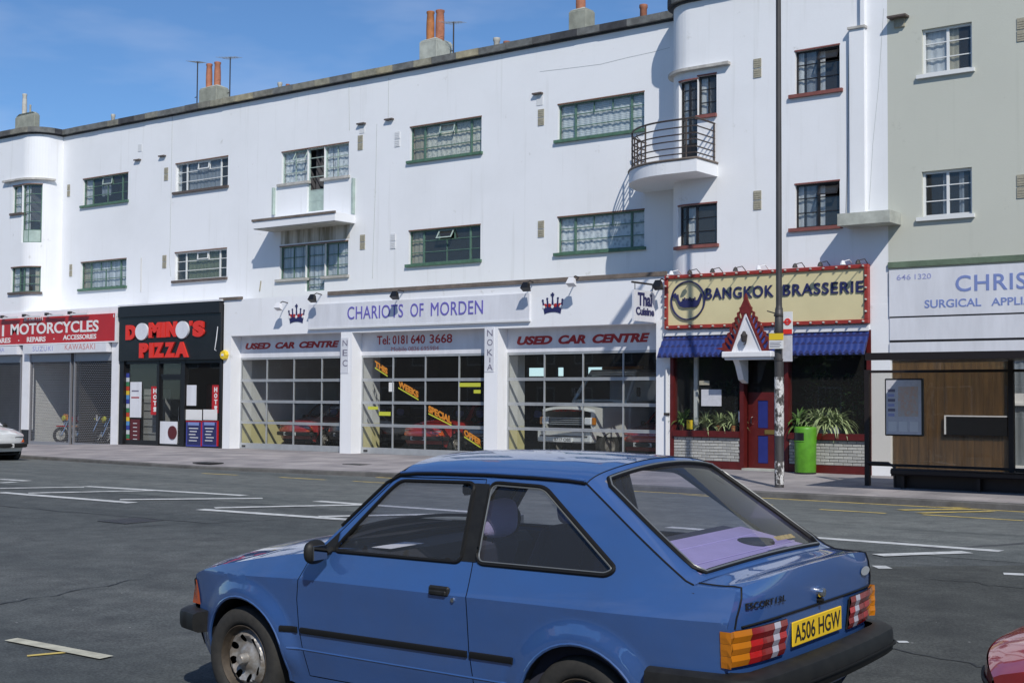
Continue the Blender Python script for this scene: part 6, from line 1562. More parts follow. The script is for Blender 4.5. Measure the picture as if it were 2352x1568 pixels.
        # rubbing strip, three lengths
        for x0, x1, host in ((.33, .440, a), (.468, 1.622, d), (1.642, 1.905, b)):
            mb = MB(); n = 10; ring = [(-.0, -.017), (-.010, -.013), (-.013, 0), (-.010, .013), (0, .017)]
            rows_ = []
            for k in range(n+1):
                x = x0+(x1-x0)*k/n; zc_ = .502+.013*(x/1.6); rows_.append([(x, yo(x, zc_, -.000)+sg*o_, zc_+dz) for o_, dz in ring])
            mb.grid(rows_); e0 = [rows_[0], [(x0, yo(x0, .5, .01), .5)]*5]; mb.grid(e0); mb.grid([rows_[-1], [(x1, yo(x1, .5, .01), .5)]*5]); mb.build('rubbing_strip', M['rubber'], host, smooth=True, fix=True)
        # sill crease
        MB().tube([(x, yo(x, .403, .004), .403) for x in np.linspace(.37, 1.90, 20)], .008, 5).build('sill_moulding', P, b, smooth=True)
        # arch lips
        for hx, host in ((FW, a), (RW, b)):
            MB().tube([(x, yo(x, z, .006), z) for x, z in arch(hx, .349)], .010, 6).build('arch_lip', P, host, smooth=True)
            mb = MB(); ar = arch(hx, .352); mb.grid([[(x, yo(x, z, .005), z) for x, z in ar], [(x, CW-.34 if mir else .34, z) for x, z in ar]]); mb.add([(hx+.36*math.cos(t), CW-.33 if mir else .33, HZ+.36*math.sin(t)) for t in np.linspace(0, 2*math.pi, 24, endpoint=False)], [tuple(range(24))]); mb.build('wheel_well', M['cabin'], host, fix=False)
        # handle
        y = yo(1.455, .805); mbx = lambda x0, x1, o0, o1, z0, z1, r: MB().rbox(x0, x1, min(y+sg*o0, y+sg*o1), max(y+sg*o0, y+sg*o1), z0, z1, r)
        h = mbx(1.388, 1.522, -.012, .012, .780, .832, .010).build('door_handle', M['bumper'], d); mbx(1.40, 1.512, -.024, -.010, .788, .812, .006).build('handle_lever', M['bumper'], h)
        MB().lathe([(0, -.010), (.011, -.009), (.013, 0), (.013, .01)], (1.548, yo(1.548, .772), .772), 'y', 12).build('lock', M['chrome'], d)
        # wheels
        for hx in (FW-.022, RW-.015):
            wy = CW-.038 if mir else .038; q = MB()
            prof = [(.188, .012), (.196, -.004), (.215, -.012), (.245, -.012), (.270, -.004), (.283, .012), (.2885, .030), (.2895, .075), (.2885, .125), (.282, .145), (.25, .160), (.19, .150)]
            q.lathe([(r, o_*sg) for r, o_ in prof], (hx, wy, .29), 'y', 48); w = q.build('wheel', M['tyre'], T, smooth=True, sharp=50)
            # pressed steel rim with eight openings
            hole = lambda k: [(.112*math.cos(k*math.pi/4+.2)+.019*math.cos(t), .112*math.sin(k*math.pi/4+.2)+.023*math.sin(t)) for t in np.linspace(0, 2*math.pi, 12, endpoint=False)]
            V, Tr = cdt([(.156*math.cos(t), .156*math.sin(t)) for t in np.linspace(0, 2*math.pi, 48, endpoint=False)], [hole(k) for k in range(8)], .014)
            def rz(r): return .020+.020*sm((r-.04)/.05)-.026*sm((r-.085)/.05)+.03*sm((r-.128)/.024)
            mb = MB(); mb.add([(hx+p[0], wy+sg*rz(math.hypot(*p)), .29+p[1]) for p in V], [tuple(int(i) for i in t) for t in Tr]); mb.build('rim_disc', M['rim'], w, smooth=True, fix=False)
            MB().lathe([(.152, .044*sg), (.166, .040*sg), (.178, .010*sg), (.183, .000*sg), (.188, .004*sg), (.190, .03*sg)], (hx, wy, .29), 'y', 40).build('rim_flange', M['rim_rust'], w, smooth=True)
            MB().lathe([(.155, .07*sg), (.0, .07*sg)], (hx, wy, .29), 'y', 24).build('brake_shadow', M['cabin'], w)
            MB().lathe([(0, -.030*sg), (.024, -.028*sg), (.030, -.018*sg), (.031, .03*sg)], (hx, wy, .29), 'y', 16).build('hub_cap', M['rim'], w, smooth=True, sharp=40)
    # ---- lofts across the car
    def loft(edge, crown, bow, p=2.6, nt=29, t0=-1, t1=1, off=0.0, roll=None):
        rows_ = []
        for i, (x, z) in enumerate(edge):
            s = i/(len(edge)-1); c = crown(s); b = bow(s); ye = inset(x, z); r = []
            for k in range(nt):
                t = t0+(t1-t0)*k/(nt-1); h_ = (1-abs(t)**p) if roll is None else (1-roll)*(1-t*t)+roll*(1-abs(t)**12); r.append((x+b*(1-abs(t)**p)+off*0, CW/2+t*(CW/2-ye), z+c*h_+off))
            rows_.append(r)
        return rows_
    def refine(e, k=4):
        return dens(e, .05, False)
    hd = loft(refine(HOOD), lambda s: .045+.030*s, lambda s: -.15*(1-s)**1.0, 2.3)
    MB().grid(hd).build('bonnet', P, T, smooth=True, fix=False)
    hb = [hd[-1], [(x+.03, y, z-.02) for x, y, z in hd[-1]]]
    ws = loft(refine(APIL), lambda s: .055+.03*s, lambda s: -.115+.035*s, 2.4, 37)
    nr = len(ws); gl, pt = MB(), MB()
    gi0, gi1, gt = 1, nr-2, 3
    gl.grid([r[gt:-gt] for r in ws[gi0:gi1+1]]); gl.build('windscreen', M['car_glass'], T, smooth=True, fix=False)
    pt.grid([r[:gt+1] for r in ws]); pt.grid([r[-gt-1:] for r in ws]); pt.grid([r[gt:-gt] for r in ws[gi1:]]); pt.build('windscreen_frame', P, T, smooth=True, fix=False)
    cow = MB().grid([[(x, y, z) for x, y, z in hd[-1]], [(x, y, z) for x, y, z in ws[0]], [(x, y, z) for x, y, z in ws[1]]]); cow.build('scuttle', M['cabin'], T, smooth=True, fix=False)
    loop = ws[gi0][gt:-gt]+[r[-gt-1] for r in ws[gi0:gi1+1]]+ws[gi1][gt:-gt][::-1]+[r[gt] for r in ws[gi0:gi1+1]][::-1]
    MB().tube(loop[::2], .010, 5, closed=True).build('windscreen_rubber', M['rubber'], T)
    rf = loft(refine(ROOF), lambda s: .088+.006*math.sin(s*3.1), lambda s: -.080*(1-s)+.03*s, 2.4, 61, roll=.27)
    MB().grid(rf).build('roof', P, T, smooth=True, fix=False)
    he = refine(HATCH); ht = loft(he, lambda s: .088-.053*s, lambda s: .03+.012*s, 2.4, 41, roll=.27)
    nh = len(ht); a0, a1, ct = 1, nh-2, 3
    HB = MB(); HB.grid([r[:ct+1] for r in ht]); HB.grid([r[-ct-1:] for r in ht]); HB.grid([r[ct:-ct] for r in ht[:a0+1]]); HB.grid([r[ct:-ct] for r in ht[a1:]])
    HT = HB.build('tailgate', P, T, smooth=True, fix=False)
    MB().grid([[(x-.004, y, z-.004) for x, y, z in r[ct:-ct]] for r in ht[a0:a1+1]]).build('rear_window', M['car_glass'], HT, smooth=True, fix=False)
    cor = lambda pts: pts
    loop = ht[a0][ct+1:-ct-1]+[r[-ct-1] for r in ht[a0+1:a1]]+ht[a1][ct+1:-ct-1][::-1]+[r[ct] for r in ht[a0+1:a1]][::-1]
    MB().tube([(x+.002, y, z+.003) for x, y, z in loop], .0135, 6, closed=True).build('rear_window_rubber', M['rubber'], HT, smooth=True)
    MB().tube([(x+.008, y, z+.010) for x, y, z in loop], .0055, 6, closed=True).build('rear_window_trim', M['trim_grey'], HT, smooth=True)
    dk = loft(refine(DECK), lambda s: .035-.012*s+.022*sm((s-.55)/.35), lambda s: .042+.02*s, 3.2, 41)
    MB().grid([r[1:-1] for r in dk]).build('boot_deck', P, HT, smooth=True, fix=False)
    MB().grid([r[:2] for r in dk]).build('deck_shoulder', P, T, smooth=True, fix=False); MB().grid([r[-2:] for r in dk]).build('deck_shoulder', P, T, smooth=True, fix=False)
    rp = loft(refine(REAR), lambda s: .045*(1-min(1, s*3)), lambda s: .062, 5.0, 41)
    rp[0] = dk[-1]
    ki = min(range(len(rp)), key=lambda i: abs(rp[i][0][2]-.785))
    MB().grid(rp[:ki+1]).build('boot_lid', P, HT, smooth=True, fix=False, sharp=35); MB().grid(rp[ki:]).build('rear_panel', P, T, smooth=True, fix=False)
    MB().tube([(x+.003, y, z) for x, y, z in rp[ki][2:-2]], .006, 5).build('boot_seam', M['rubber'], HT)
    for s_ in (1, -2): MB().tube([(x+.002, y, z+.002) for x, y, z in [r[s_] for r in dk]]+[(x+.003, y, z) for x, y, z in [r[s_] for r in rp[1:ki+1]]], .0045, 5).build('boot_seam', M['rubber'], HT)
    for edge_t in (0, -1): MB().tube([(x+.003, y, z+.003) for x, y, z in [r[edge_t] for r in ht]], .0042, 5).build('tailgate_seam', M['rubber'], HT)
    MB().tube([(x, y, z+.0005) for x, y, z in ht[0]], .0032, 5).build('tailgate_seam', M['rubber'], HT)
    # nose, grille, lamps
    NOSE = [(-.535, .705), (-.548, .66), (-.562, .60), (-.575, .54), (-.55, .42), (-.49, .30)]
    ns = loft(refine(NOSE), lambda s: .045*(1-s), lambda s: -.15+.02*s, 2.6, 33); MB().grid(ns).build('nose_panel', P, T, smooth=True, fix=False)
    def on_nose(y, z):
        t = (y-CW/2)/(CW/2-.12); return -.535-.15*(1-abs(t)**2.6)+.04*max(0, (.7-z))/.3
    for s in (-1, 1):
        yc = CW/2+s*.50; rowsL = [[(on_nose(CW/2+s*u, z)-.016, CW/2+s*u, z) for u in np.linspace(.36, .655, 8)] for z in np.linspace(.555, .672, 5)]
        hl_ = MB().grid(rowsL).build('headlamp', M['headlamp'], T, smooth=True); 
        ed = rowsL[0]+[r[-1] for r in rowsL]+rowsL[-1][::-1]+[r[0] for r in rowsL][::-1]; MB().tube(ed, .009, 5, closed=True).build('headlamp_bezel', M['rubber'], hl_)
    q = MB()
    for k in range(5):
        z = .565+k*.025; q.grid([[(on_nose(y, z)-.012, y, z-.008) for y in np.linspace(CW/2-.35, CW/2+.35, 14)], [(on_nose(y, z)-.022, y, z) for y in np.linspace(CW/2-.35, CW/2+.35, 14)], [(on_nose(y, z)-.012, y, z+.008) for y in np.linspace(CW/2-.35, CW/2+.35, 14)]])
    q.build('grille', M['bumper'], T)
    for mir in (False, True):
        yo = (lambda x, z, o=0.0: CW-inset(x, z)-o) if mir else (lambda x, z, o=0.0: inset(x, z)+o)
        sgn = -1 if mir else 1
        rowsI = []
        for z, xs_, xf_ in ((.538, -.492, -.588), (.60, -.500, -.574), (.678, -.528, -.556)):
            rowsI.append([(xs_+.012, yo(xs_+.012, z, -.006), z), (xs_-.004, yo(xs_, z, -.006), z), (xf_+.012, yo(xs_, z, .012), z), (xf_-.004, yo(xs_, z, .045), z), (xf_-.035, yo(xs_, z, .12), z), (xf_-.055, yo(xs_, z, .19), z)])
        MB().grid(rowsI).build('front_indicator', M['front_amber'], T, smooth=True)
    # bumpers swept round the ends
    def sweep(path, prof, name, m='bumper', sharp=45):
        n = len(path); rows_ = []
        for i, (x, y) in enumerate(path):
            a, b = path[max(0, i-1)], path[min(n-1, i+1)]; tx, ty = b[0]-a[0], b[1]-a[1]; mm = math.hypot(tx, ty); nx, ny = ty/mm, -tx/mm
            rows_.append([(x+nx*o_, y+ny*o_, z) for o_, z in prof])
        mb = MB().grid(rows_); k = len(prof); mb.f += [tuple(range(k)), tuple((n-1)*k+j for j in range(k))[::-1]]
        return mb.build(name, M[m], T, smooth=True, sharp=sharp)
    def u_path(xs_, xe, y0, xc, bow, n=14, front=False):
        pts = []; r = .13; dirx = -1 if front else 1
        pts += [(xs_+(xe-dirx*r-xs_)*k/4, y0+(.03*k/4)) for k in range(5)]
        yb = y0+.03
        pts += [(xe-dirx*r+dirx*r*math.sin(t), yb+r-r*math.cos(t)) for t in np.linspace(.15, 1.5, 8)]
        half = pts+[(xe+dirx*bow*(1-((CW/2-y)/(CW/2-yb-r))**2), y) for y in np.linspace(yb+r+.05, CW/2, n)]
        full = half+[(x, CW-y) for x, y in half[::-1][1:]]
        return full
    bp = [(-.05, .44), (.020, .445), (.048, .468), (.052, .50), (.052, .545), (.046, .575), (.020, .588), (-.05, .590)]
    sweep(u_path(2.655, 3.125, .012, 0, .025), bp, 'rear_bumper')
    sweep(u_path(2.665, 3.133, .005, 0, .025), [(.046, .497), (.056, .499), (.056, .505), (.046, .507)], 'bumper_groove', 'rubber')
    fp = [(-.06, .395), (.01, .398), (.036, .41), (.042, .43), (.042, .485), (.036, .505), (.012, .514), (-.06, .515)]
    sweep([(x, y) for x, y in u_path(-.385, -.615, .030, 0, .13, front=True)][::-1], fp, 'front_bumper')
    # rear lamps: ribbed clusters in three tiers
    def on_rear(y, z):
        i = min(range(len(REAR)-1), key=lambda k: 0 if REAR[k][1] >= z >= REAR[k+1][1] else 9); a, b = REAR[i], REAR[i+1]; u = (a[1]-z)/(a[1]-b[1]+1e-9); x = a[0]+(b[0]-a[0])*u
        ye = inset(x, z); t = min(1, abs((y-CW/2)/(CW/2-ye))); return x+.062*(1-t**5)
    for mir in (False, True):
        mk = (lambda y: CW-y) if mir else (lambda y: y)
        cl_ = thing_part = MB(); bez = MB()
        yy0, yy1, zz0, zz1 = .035, .470, .612, .772
        rowsB = [[(on_rear(mk(y), z)+.010, mk(y), z) for y in np.linspace(.085, yy1, 10)] for z in (zz0, zz1)]; cluster = MB().grid(rowsB).build('rear_lamp', M['cabin'], T)
        cellsx = [(.070, .176, 'amber'), (.177, .262, 'bright_red_lens'), (.263, .347, 'red_lens'), (.348, .402, 'clear_lens'), (.403, .466, 'bright_red_lens')]
        tiers = [(.614, .6655), (.6665, .7175), (.7185, .770)]
        for j, (z0, z1) in enumerate(tiers):
            for (u0, u1, mm) in cellsx:
                if mm == 'bright_red_lens' and j == 2: mm = 'red_lens'
                if u0 > .4 and j == 0: mm = 'red_lens'
                if .2 < u0 < .25 and j == 1: mm = 'red_lens' if False else mm
                rr_ = []
                for z, o_ in ((z0, .016), ((z0+z1)/2, .024), (z1, .017)): rr_.append([(on_rear(mk(u), z)+o_, mk(u), z) for u in np.linspace(u0, u1, 4)])
                MB().grid(rr_).build('lens', M[mm], cluster, smooth=False)
            # amber wraps round the corner
            rr_ = []
            for z, o_ in ((z0, .010), ((z0+z1)/2, .016), (z1, .011)):
                xr0 = on_rear(mk(.070), z)+o_+.006; ins = inset(2.99, z)
                rr_.append([(xr0, mk(.071), z), (3.036+o_*.6, mk(.044), z), (3.018+o_*.3, mk(ins-.004-o_*.4), z), (2.990, mk(ins-.004-o_*.2), z)])
            MB().grid(rr_).build('lens', M['amber'], cluster, smooth=False)
    # number plate, lock, badges
    xp = max(on_rear(y, .69) for y in (.56, .81))+.012
    rear_fn = lambda a, b, d: (xp-d, a, b)
    PL = MB().rbox(xp-.008, xp, .545, 1.075, .628, .740, .004).build('rear_number_plate', M['plate_yellow'], T)
    if plate_rear: text(plate_rear, rear_fn, .565, 1.055, .645, .724, 0, .002, M['black'], PL, name='characters', bold=.006)
    MB().lathe([(0, .03), (.020, .028), (.026, .012), (.026, -.02)], (xp-.006+.012, CW/2, .842), 'x', 14).build('boot_lock', M['chrome'], HT, smooth=True)
    MB().lathe([(0, .022), (.010, .02), (.012, -.01)], (xp+.008, CW/2, .805), 'x', 10).build('lock_button', M['rubber'], HT)
    def xs_at(y, z): return on_rear(y, z)
    bfn = lambda a, b, d: (max(on_rear(a, b), 0)+.004-d, a, b)
    if detail:
        for (s_, a0_, a1_) in (('ESCORT', .150, .345), ('1.3', .365, .415), ('L', .430, .452)): text(s_, lambda a, b, d: (on_rear(a, b)+.006-d, a, b), a0_, a1_, .852, .880, 0, .003, M['bumper'], HT, name='badge', bold=.0)
        q = MB(); q.add([(on_rear(1.36, .87)+.010, 1.36+.052*math.cos(t), .872+.022*math.sin(t)) for t in np.linspace(0, 2*math.pi, 20, endpoint=False)], [tuple(range(20))]); q.build('oval_badge', M['alu'], HT)
        MB().box(2.76, 2.765, .0, .0, .0, .0)
        i0 = ht[a1-1]; s0, s1 = ht[a1-1], ht[a1-2]
        A, B_, C_, D_ = [Vector(q_) for q_ in (s0[25], s0[31], s1[31], s1[25])]; off = Vector((.006, 0, .009))
        A, B_, C_, D_ = A+off, B_+off, A.lerp(D_, .0)+off, D_+off
        sticker = [A*.75+D_*.25, (Vector(s0[31])+off)*.75+(Vector(s1[31])+off)*.25, (Vector(s0[31])+off)*.15+(Vector(s1[31])+off)*.85, A*.15+D_*.85]
        MB().add([tuple(v_) for v_ in sticker], [(0, 1, 2, 3)]).build('window_sticker', mat('tan_sticker', (.40, .31, .15), .6, var=.5, scale=60), HT)
    # door mirror (near side and far side)
    for mir in (False, True):
        mk = (lambda y: CW-y) if mir else (lambda y: y)
        y0, y1 = sorted((mk(-.125), mk(.030)))
        mm = MB().rbox(.600, .688, y0, y1, .878, 1.012, .036).build('door_mirror', M['bumper'], T, smooth=True, sharp=80); md_ = mm.modifiers.new('s', 'SUBSURF'); md_.levels = md_.render_levels = 2
        ya, yb_ = sorted((mk(-.098), mk(.000))); MB().rbox(.678, .6885, ya, yb_, .906, .982, .002).build('mirror_glass', mat('mirror_glass', (.35, .36, .38), .03, metal=1), mm)
        MB().tube([(.66, mk(.02), .935), (.66, mk(.09), .955)], .018, 6).build('mirror_arm', M['bumper'], mm)
    # ---- cabin
    q = MB().box(.55, 2.80, .13, CW-.13, .24, .30); q.box(.50, .56, .12, CW-.12, .25, .88); q.box(2.86, 2.90, .14, CW-.14, .25, .90); q.build('floor_pan', M['cabin'], T)
    for y0, y1 in ((.075, .095), (CW-.095, CW-.075)):
        MB().box(.55, 2.85, y0, y1, .27, .915).build('door_trim', M['seat'], T)
    MB().rbox(.58, .95, .11, CW-.11, .66, .925, .05).build('dashboard', M['cabin'], T)
    def seat(yc, x0, m='seat'):
        st = MB().rbox(x0, x0+.50, yc-.25, yc+.25, .38, .56, .05).build('front_seat', M[m], T)
        q = MB(); q.add([(x0+.42, yc-.24, .50), (x0+.42, yc+.24, .50), (x0+.56, yc+.24, .50), (x0+.56, yc-.24, .50), (x0+.66, yc-.20, 1.03), (x0+.66, yc+.20, 1.03), (x0+.76, yc+.20, 1.02), (x0+.76, yc-.20, 1.02)], [(0, 3, 2, 1), (4, 5, 6, 7), (0, 1, 5, 4), (1, 2, 6, 5), (2, 3, 7, 6), (3, 0, 4, 7)])
        o = q.build('seat_back', M[m], st); md = o.modifiers.new('b', 'BEVEL'); md.width = .05; md.segments = 3
        hr = MB().rbox(x0+.70, x0+.80, yc-.15, yc+.15, 1.02, 1.23, .05).build('headrest', M['headrest'], st); md = hr.modifiers.new('s', 'SUBSURF'); md.levels = md.render_levels = 2
        MB().tube([(x0+.735, yc-.05, .98), (x0+.75, yc-.05, 1.1)], .007, 5).build('headrest_stay', M['chrome'], st)
    seat(.45, .74); seat(CW-.45, .70)
    o = MB().rbox(1.95, 2.40, .16, CW-.16, .42, .60, .06).build('rear_seat', M['seat'], T)
    q = MB(); q.add([(2.16, .16, .5), (2.16, CW-.16, .5), (2.30, CW-.16, .5), (2.30, .16, .5), (2.26, .2, 1.04), (2.26, CW-.2, 1.04), (2.35, CW-.2, 1.03), (2.35, .2, 1.03)], [(0, 3, 2, 1), (4, 5, 6, 7), (0, 1, 5, 4), (1, 2, 6, 5), (2, 3, 7, 6), (3, 0, 4, 7)]); o2 = q.build('rear_seat_back', M['seat'], o)
    sh = MB().add([(2.34, .15, 1.035), (2.34, CW-.15, 1.035), (2.80, CW-.22, .965), (2.80, .22, .965), (2.34, .15, 1.005), (2.34, CW-.15, 1.005), (2.80, CW-.22, .93), (2.80, .22, .93)], [(0, 1, 2, 3), (7, 6, 5, 4), (0, 4, 5, 1), (1, 5, 6, 2), (2, 6, 7, 3), (3, 7, 4, 0)]).build('parcel_shelf', M['shelf'], T)
    for x in (2.46, 2.66): MB().rbox(x, x+.02, .2, CW-.2, 1.025-(x-2.36)*.145, 1.034-(x-2.36)*.145, .004).build('shelf_rib', M['shelf'], sh)
    MB().lathe([(0, .02), (.09, .018), (.10, 0)], (2.58, CW-.45, .996), 'z', 20).build('speaker', M['cabin'], sh)
    for ya, yb_ in ((.13, .20), (CW-.20, CW-.13)): MB().rbox(2.36, 2.74, ya, yb_, .86, .955, .02).build('shelf_support', M['shelf'], T)
    # headlining and inner pillars
    MB().grid([[(x, y, z-.022) for x, y, z in r] for r in rf]).build('headlining', M['grey_curtain'], T, smooth=True, fix=False)
    MB().lathe([(.185+.014*math.cos(a), .014*math.sin(a)) for a in np.linspace(0, 2*math.pi, 7)], (0, 0, 0), 'z', 24).build('steering_wheel', M['rubber'], T, smooth=True)
    sw = [o for o in T.children if o.name.startswith('steering_wheel')][-1]; sw.location = (.90, CW-.45, .93); sw.rotation_euler = (0, R(-62), 0)
    MB().tube([(.90, CW-.45, .93), (.78, CW-.45, .86)], .03, 6).build('steering_column', M['cabin'], T)
    MB().rbox(1.03, 1.07, CW/2-.12, CW/2+.12, 1.20, 1.265, .015).build('inner_mirror', M['bumper'], T); MB().tube([(1.04, CW/2, 1.25), (.98, CW/2, 1.37)], .01, 5).build('inner_mirror_stem', M['bumper'], T)
    MB().add([(.72, .30, .936), (.90, .26, .945), (.93, .50, .952), (.74, .55, .940)], [(0, 1, 2, 3)]).build('paper_on_dashboard', M['paper'], T)
    MB().box(-.40, 2.9, .25, CW-.25, .20, .24).build('underbody', M['cabin'], T)
    return T

bx0, by0 = G(553, 1393.6, .578)
BLUE = hatchback('blue_car', 'blue three door hatchback parked with black bumpers and yellow rear plate', 'blue_paint', 'A506 HGW')
XHUB, Y0C = -5.818, -DIST+5.12
BLUE.location = (XHUB, Y0C, 0); BLUE.rotation_euler = (R(1.6), 0, 0)
# ------------------------------------------------------------------ other cars
def recolor(src, name, label, paint, group=None):
    c = copy_tree(src, None, {M['blue_paint']: M[paint]})
    c.name = name; c['label'] = label; c['category'] = 'car'
    if group: c['group'] = group
    for ch in list(c.children_recursive):
        if ch.name.startswith('characters') or ch.name.startswith('badge') or ch.name.startswith('window_sticker'): bpy.data.objects.remove(ch)
    return c
def front_plate(root, s):
    fn = lambda a, b, d: (-.772+d, CW-a, b)
    p = MB().rbox(-.772, -.764, .55, 1.07, .405, .505, .003).build('front_number_plate', M['plate_white'], root)
    text(s, fn, .57, 1.05, .42, .49, 0, .002, M['black'], p, name='characters', bold=.004)
dR = ray(2290, 1540); t = (5.12+.16)/dR[1]; XRED = dR[0]*t
RED = recolor(BLUE, 'red_car', 'bright red car parked behind the blue hatchback, only its front corner showing', 'red_paint')
RED.location = (XRED+.535, Y0C, 0.0)
wx, wy_ = G(57, 1035, .45)
WHT = recolor(BLUE, 'white_car', 'white car standing at the kerb by the motorcycle shop', 'white_paint_car'); front_plate(WHT, 'F481 KLD')
wy_ = -8.3; WHT.rotation_euler = (0, 0, math.pi); WHT.location = (FX(52, 1010, wy_)-1.55, wy_+.81, 0)
def showroom_car(px, Yf, paint, label, s, tilt=0.0):
    c = recolor(BLUE, 'showroom_car', label, paint, 'cars for sale inside the showroom'); c.rotation_euler = (0, 0, math.pi/2+tilt)
    c.location = (FX(px, 1000, Yf)+.81, Yf+.72, .21); front_plate(c, s); return c
showroom_car(668, .25, 'red_paint', 'red car with white plate inside the showroom by the yellow wall', 'E210 NPL')
showroom_car(783, .6, 'dark_paint', 'dark blue car inside the showroom half hidden by the first inner pier', 'D934 GLA')
showroom_car(962, -.35, 'red_paint', 'red car with white plate behind the middle door stickers', 'JWC 928T')
showroom_car(1098, .2, 'dark_paint', 'dark car behind the middle door next to the five letter pier', 'C77 LPH')
showroom_car(1478, -.1, 'red_paint', 'red car inside the showroom beside the recovery truck', 'D126 NOL')
# ------------------------------------------------------------------ recovery truck
tx, ty = FX(1302, 1000, -.42), -.42
TK = thing('recovery_truck', 'white recovery truck with red lettering on its bonnet inside the showroom', 'truck', (tx, ty, .21), world_coords=False)
TK.rotation_euler = (0, 0, R(-6)); TK.scale = (1.12, 1.12, 1.12)
WP_ = M['white_paint_car']; hw = .86
q = MB(); st_ = [(-.0, .92, .70, 1.16), (.05, 1.0, .78, 1.22), (.35, 1.03, .80, 1.27), (1.15, 1.08, .84, 1.36)]
rows_ = []
for y, _, w_, zt_ in st_:
    rows_.append([(x_*w_/1.0, y, zt_-.07*abs(x_)**3) for x_ in np.linspace(-1, 1, 15)])
MB().grid(rows_).build('bonnet', WP_, TK, smooth=True)
fr_ = MB(); 
for s_ in (-1, 1):
    fr_.grid([[(s_*.70, 0, z) for z in (.78, 1.09)], [(s_*.78, .05, z) for z in (.60, 1.15)], [(s_*.80, .35, z) for z in (.55, 1.20)], [(s_*.84, 1.15, z) for z in (.55, 1.29)], [(s_*.86, 1.2, z) for z in (.35, 1.35)], [(s_*.86, 2.6, z) for z in (.35, 1.35)]])
fr_.build('body_side', WP_, TK, fix=True)
MB().rbox(-.80, .80, -.12, .10, .42, .70, .03).build('bumper', WP_, TK); MB().box(-.70, .70, -.135, -.119, .55, .575).build('bumper_strip', M['iron'], TK)
g_ = MB().box(-.52, .52, -.015, .04, .80, 1.0).build('grille', M['black'], TK)
for k in range(4): MB().box(-.5, .5, -.03, -.014, .82+k*.045, .835+k*.045).build('slat', M['alu'], g_)
for s_ in (-1, 1):
    MB().rbox(s_*.63-.10, s_*.63+.10, -.04, .04, .82, .98, .02).build('headlamp', M['headlamp'], TK); MB().rbox(s_*.775-.035, s_*.775+.035, -.02, .06, .82, .98, .01).build('indicator', M['amber'], TK)
    for yy in (.55, 2.3):
        w_ = MB().lathe([(.17, -.06), (.30, -.09), (.345, -.06), (.345, .06), (.30, .09), (.17, .06)], (s_*.72, yy, .345), 'x', 28).build('wheel', M['tyre'], TK, smooth=True, sharp=50)
        MB().lathe([(0, s_*.07), (.08, s_*.06), (.17, s_*.03), (.175, s_*.08)], (s_*.72, yy, .345), 'x', 20).build('rim', M['rim'], w_)
cab = MB()
ws_ = [(-.80, 1.15, 1.34), (.80, 1.15, 1.34), (.68, 1.62, 1.98), (-.68, 1.62, 1.98)]
MB().add(ws_, [(0, 1, 2, 3)]).build('windscreen', M['car_glass'], TK)
loop = []
for i in range(4):
    a_, b_ = Vector(ws_[i]), Vector(ws_[(i+1) % 4]); loop += [tuple(a_.lerp(b_, k/4)) for k in range(4)]
MB().tube(loop, .05, 6, closed=True).build('cab_frame', WP_, TK)
MB().rbox(-.72, .72, 1.58, 2.7, 1.96, 2.08, .05).build('cab_roof', WP_, TK)
q = MB().box(-.86, .86, 2.55, 2.65, .5, 2.0); q.build('cab_back', WP_, TK); MB().box(-.75, .75, 1.3, 2.5, .6, 1.1).build('seat', M['seat'], TK)
MB().rbox(-.6, .6, 1.9, 2.05, 2.08, 2.16, .03).build('light_bar', M['orange'], TK)
for s_ in (-1, 1): MB().rbox(s_*.98-.05, s_*.98+.05, 1.3, 1.36, 1.45, 1.66, .02).build('door_mirror', M['black'], TK)
fnb = lambda a, b, d: (a, .06+(b-1.0)*.9+d*.3, 1.225+(b-1.0)*.16-d)
text('RECOVERY', lambda a, b, d: (a, -.004+(b)*.22, 1.105+.10*b-d*.9-.05*abs(a)**3), -.46, .46, .12, .75, 0, .006, M['red_letter'], TK, bold=.03, shear=.25)
pl_ = MB().box(-.27, .27, -.15, -.121, .435, .535).build('number_plate', M['plate_white'], TK); text('B717 OBS', lambda a, b, d: (a, -.151+d, b), -.24, .24, .45, .52, 0, .002, M['black'], pl_, name='characters', bold=.004)

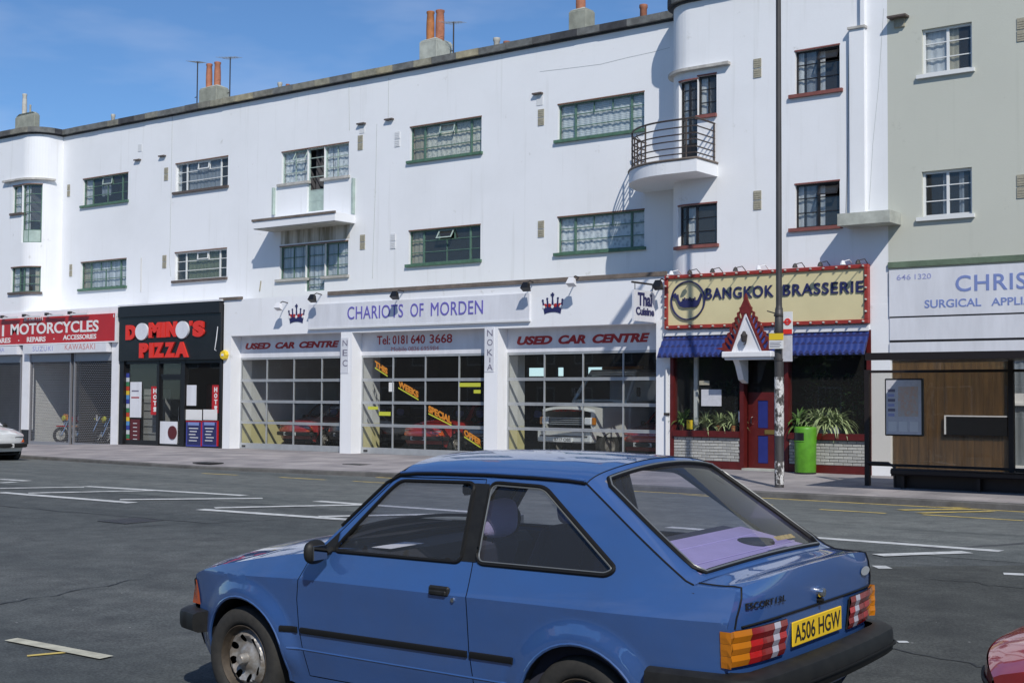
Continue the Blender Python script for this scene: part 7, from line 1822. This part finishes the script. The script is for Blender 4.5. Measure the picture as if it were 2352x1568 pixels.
# ------------------------------------------------------------------ houses across the road, behind the viewer (seen only as reflections)
def far_house(x0, x1, h, col, label):
    b = thing('brick_house', label, 'house', ((x0+x1)/2, -50, 0), 'brick houses across the road')
    m = mat('brick_%d' % int(h*10), col, .9, var=.35, scale=1.2)
    MB().box(x0, x1, -60, -50, 0, h).build('wall', m, b)
    MB().add([(x0-.2, -49.7, h), (x1+.2, -49.7, h), (x1+.2, -60.3, h), (x0-.2, -60.3, h), (x0+1, -55, h+2.2), (x1-1, -55, h+2.2)], [(0, 1, 5, 4), (2, 3, 4, 5), (0, 4, 3), (1, 2, 5)]).build('roof', M['brown_sill'], b)
    n = int((x1-x0)/3.2)
    for i in range(n):
        for z in (1.0, 4.2):
            x = x0+1.6+i*3.2; w_ = MB().box(x-.75, x+.75, -50.02, -49.95, z, z+1.6).build('window', M['white_frame'], b); MB().box(x-.67, x+.67, -49.95, -49.94, z+.08, z+1.52).build('pane', M['black'], w_)
for x0, x1, h, c, lb in [(-95, -66, 7.2, (.17, .085, .06), 'low red brick house across the road, furthest along'), (-64, -38, 8.4, (.20, .13, .09), 'taller brown brick house across the road'), (-36, -8, 7.6, (.15, .08, .06), 'dark red brick house across the road opposite the pizza shop'), (-6, 24, 8.0, (.19, .11, .08), 'orange brown brick house across the road'), (26, 55, 7.4, (.16, .10, .08), 'plain brick house across the road opposite the green building')]:
    far_house(x0, x1, h, c, lb)

# street trees across the road, seen as reflections in the shop windows
def street_tree(x, y, h, r, label):
    t = thing('street_tree', label, 'tree', (x, y, 0), 'street trees across the road')
    MB().tube([(x, y, 0), (x+.1, y, h*.3), (x-.1, y+.1, h*.6), (x, y, h*.85)], .2, 8, rs=[.24, .18, .12, .04]).build('trunk', M['brown_sill'], t)
    mb = MB(); cl = [(x+random.uniform(-r, r)*.7, y+random.uniform(-r, r)*.7, h*random.uniform(.42, .95), random.uniform(.5, 1.1)) for _ in range(26)]
    for c in cl:
        for _ in range(70):
            d = Vector((random.gauss(0, 1), random.gauss(0, 1), random.gauss(0, 1))).normalized()*c[3]*random.uniform(.6, 1); pnt = Vector(c[:3])+d
            q1 = Vector((random.gauss(0, 1), random.gauss(0, 1), random.gauss(0, .6))).normalized()*.16; q2 = q1.cross(d).normalized()*.09
            mb.add([pnt-q1, pnt+q2, pnt+q1, pnt-q2], [(0, 1, 2, 3)])
    mb.build('crown', M['leaf'], t, fix=False)
street_tree(-33, -44.5, 7.5, 2.6, 'leafy street tree across the road opposite the restaurant')
street_tree(-41, -45.5, 8.2, 2.8, 'taller leafy street tree across the road beside the brown brick house')
street_tree(-24.5, -46, 6.8, 2.4, 'short leafy street tree across the road before the dark red house')
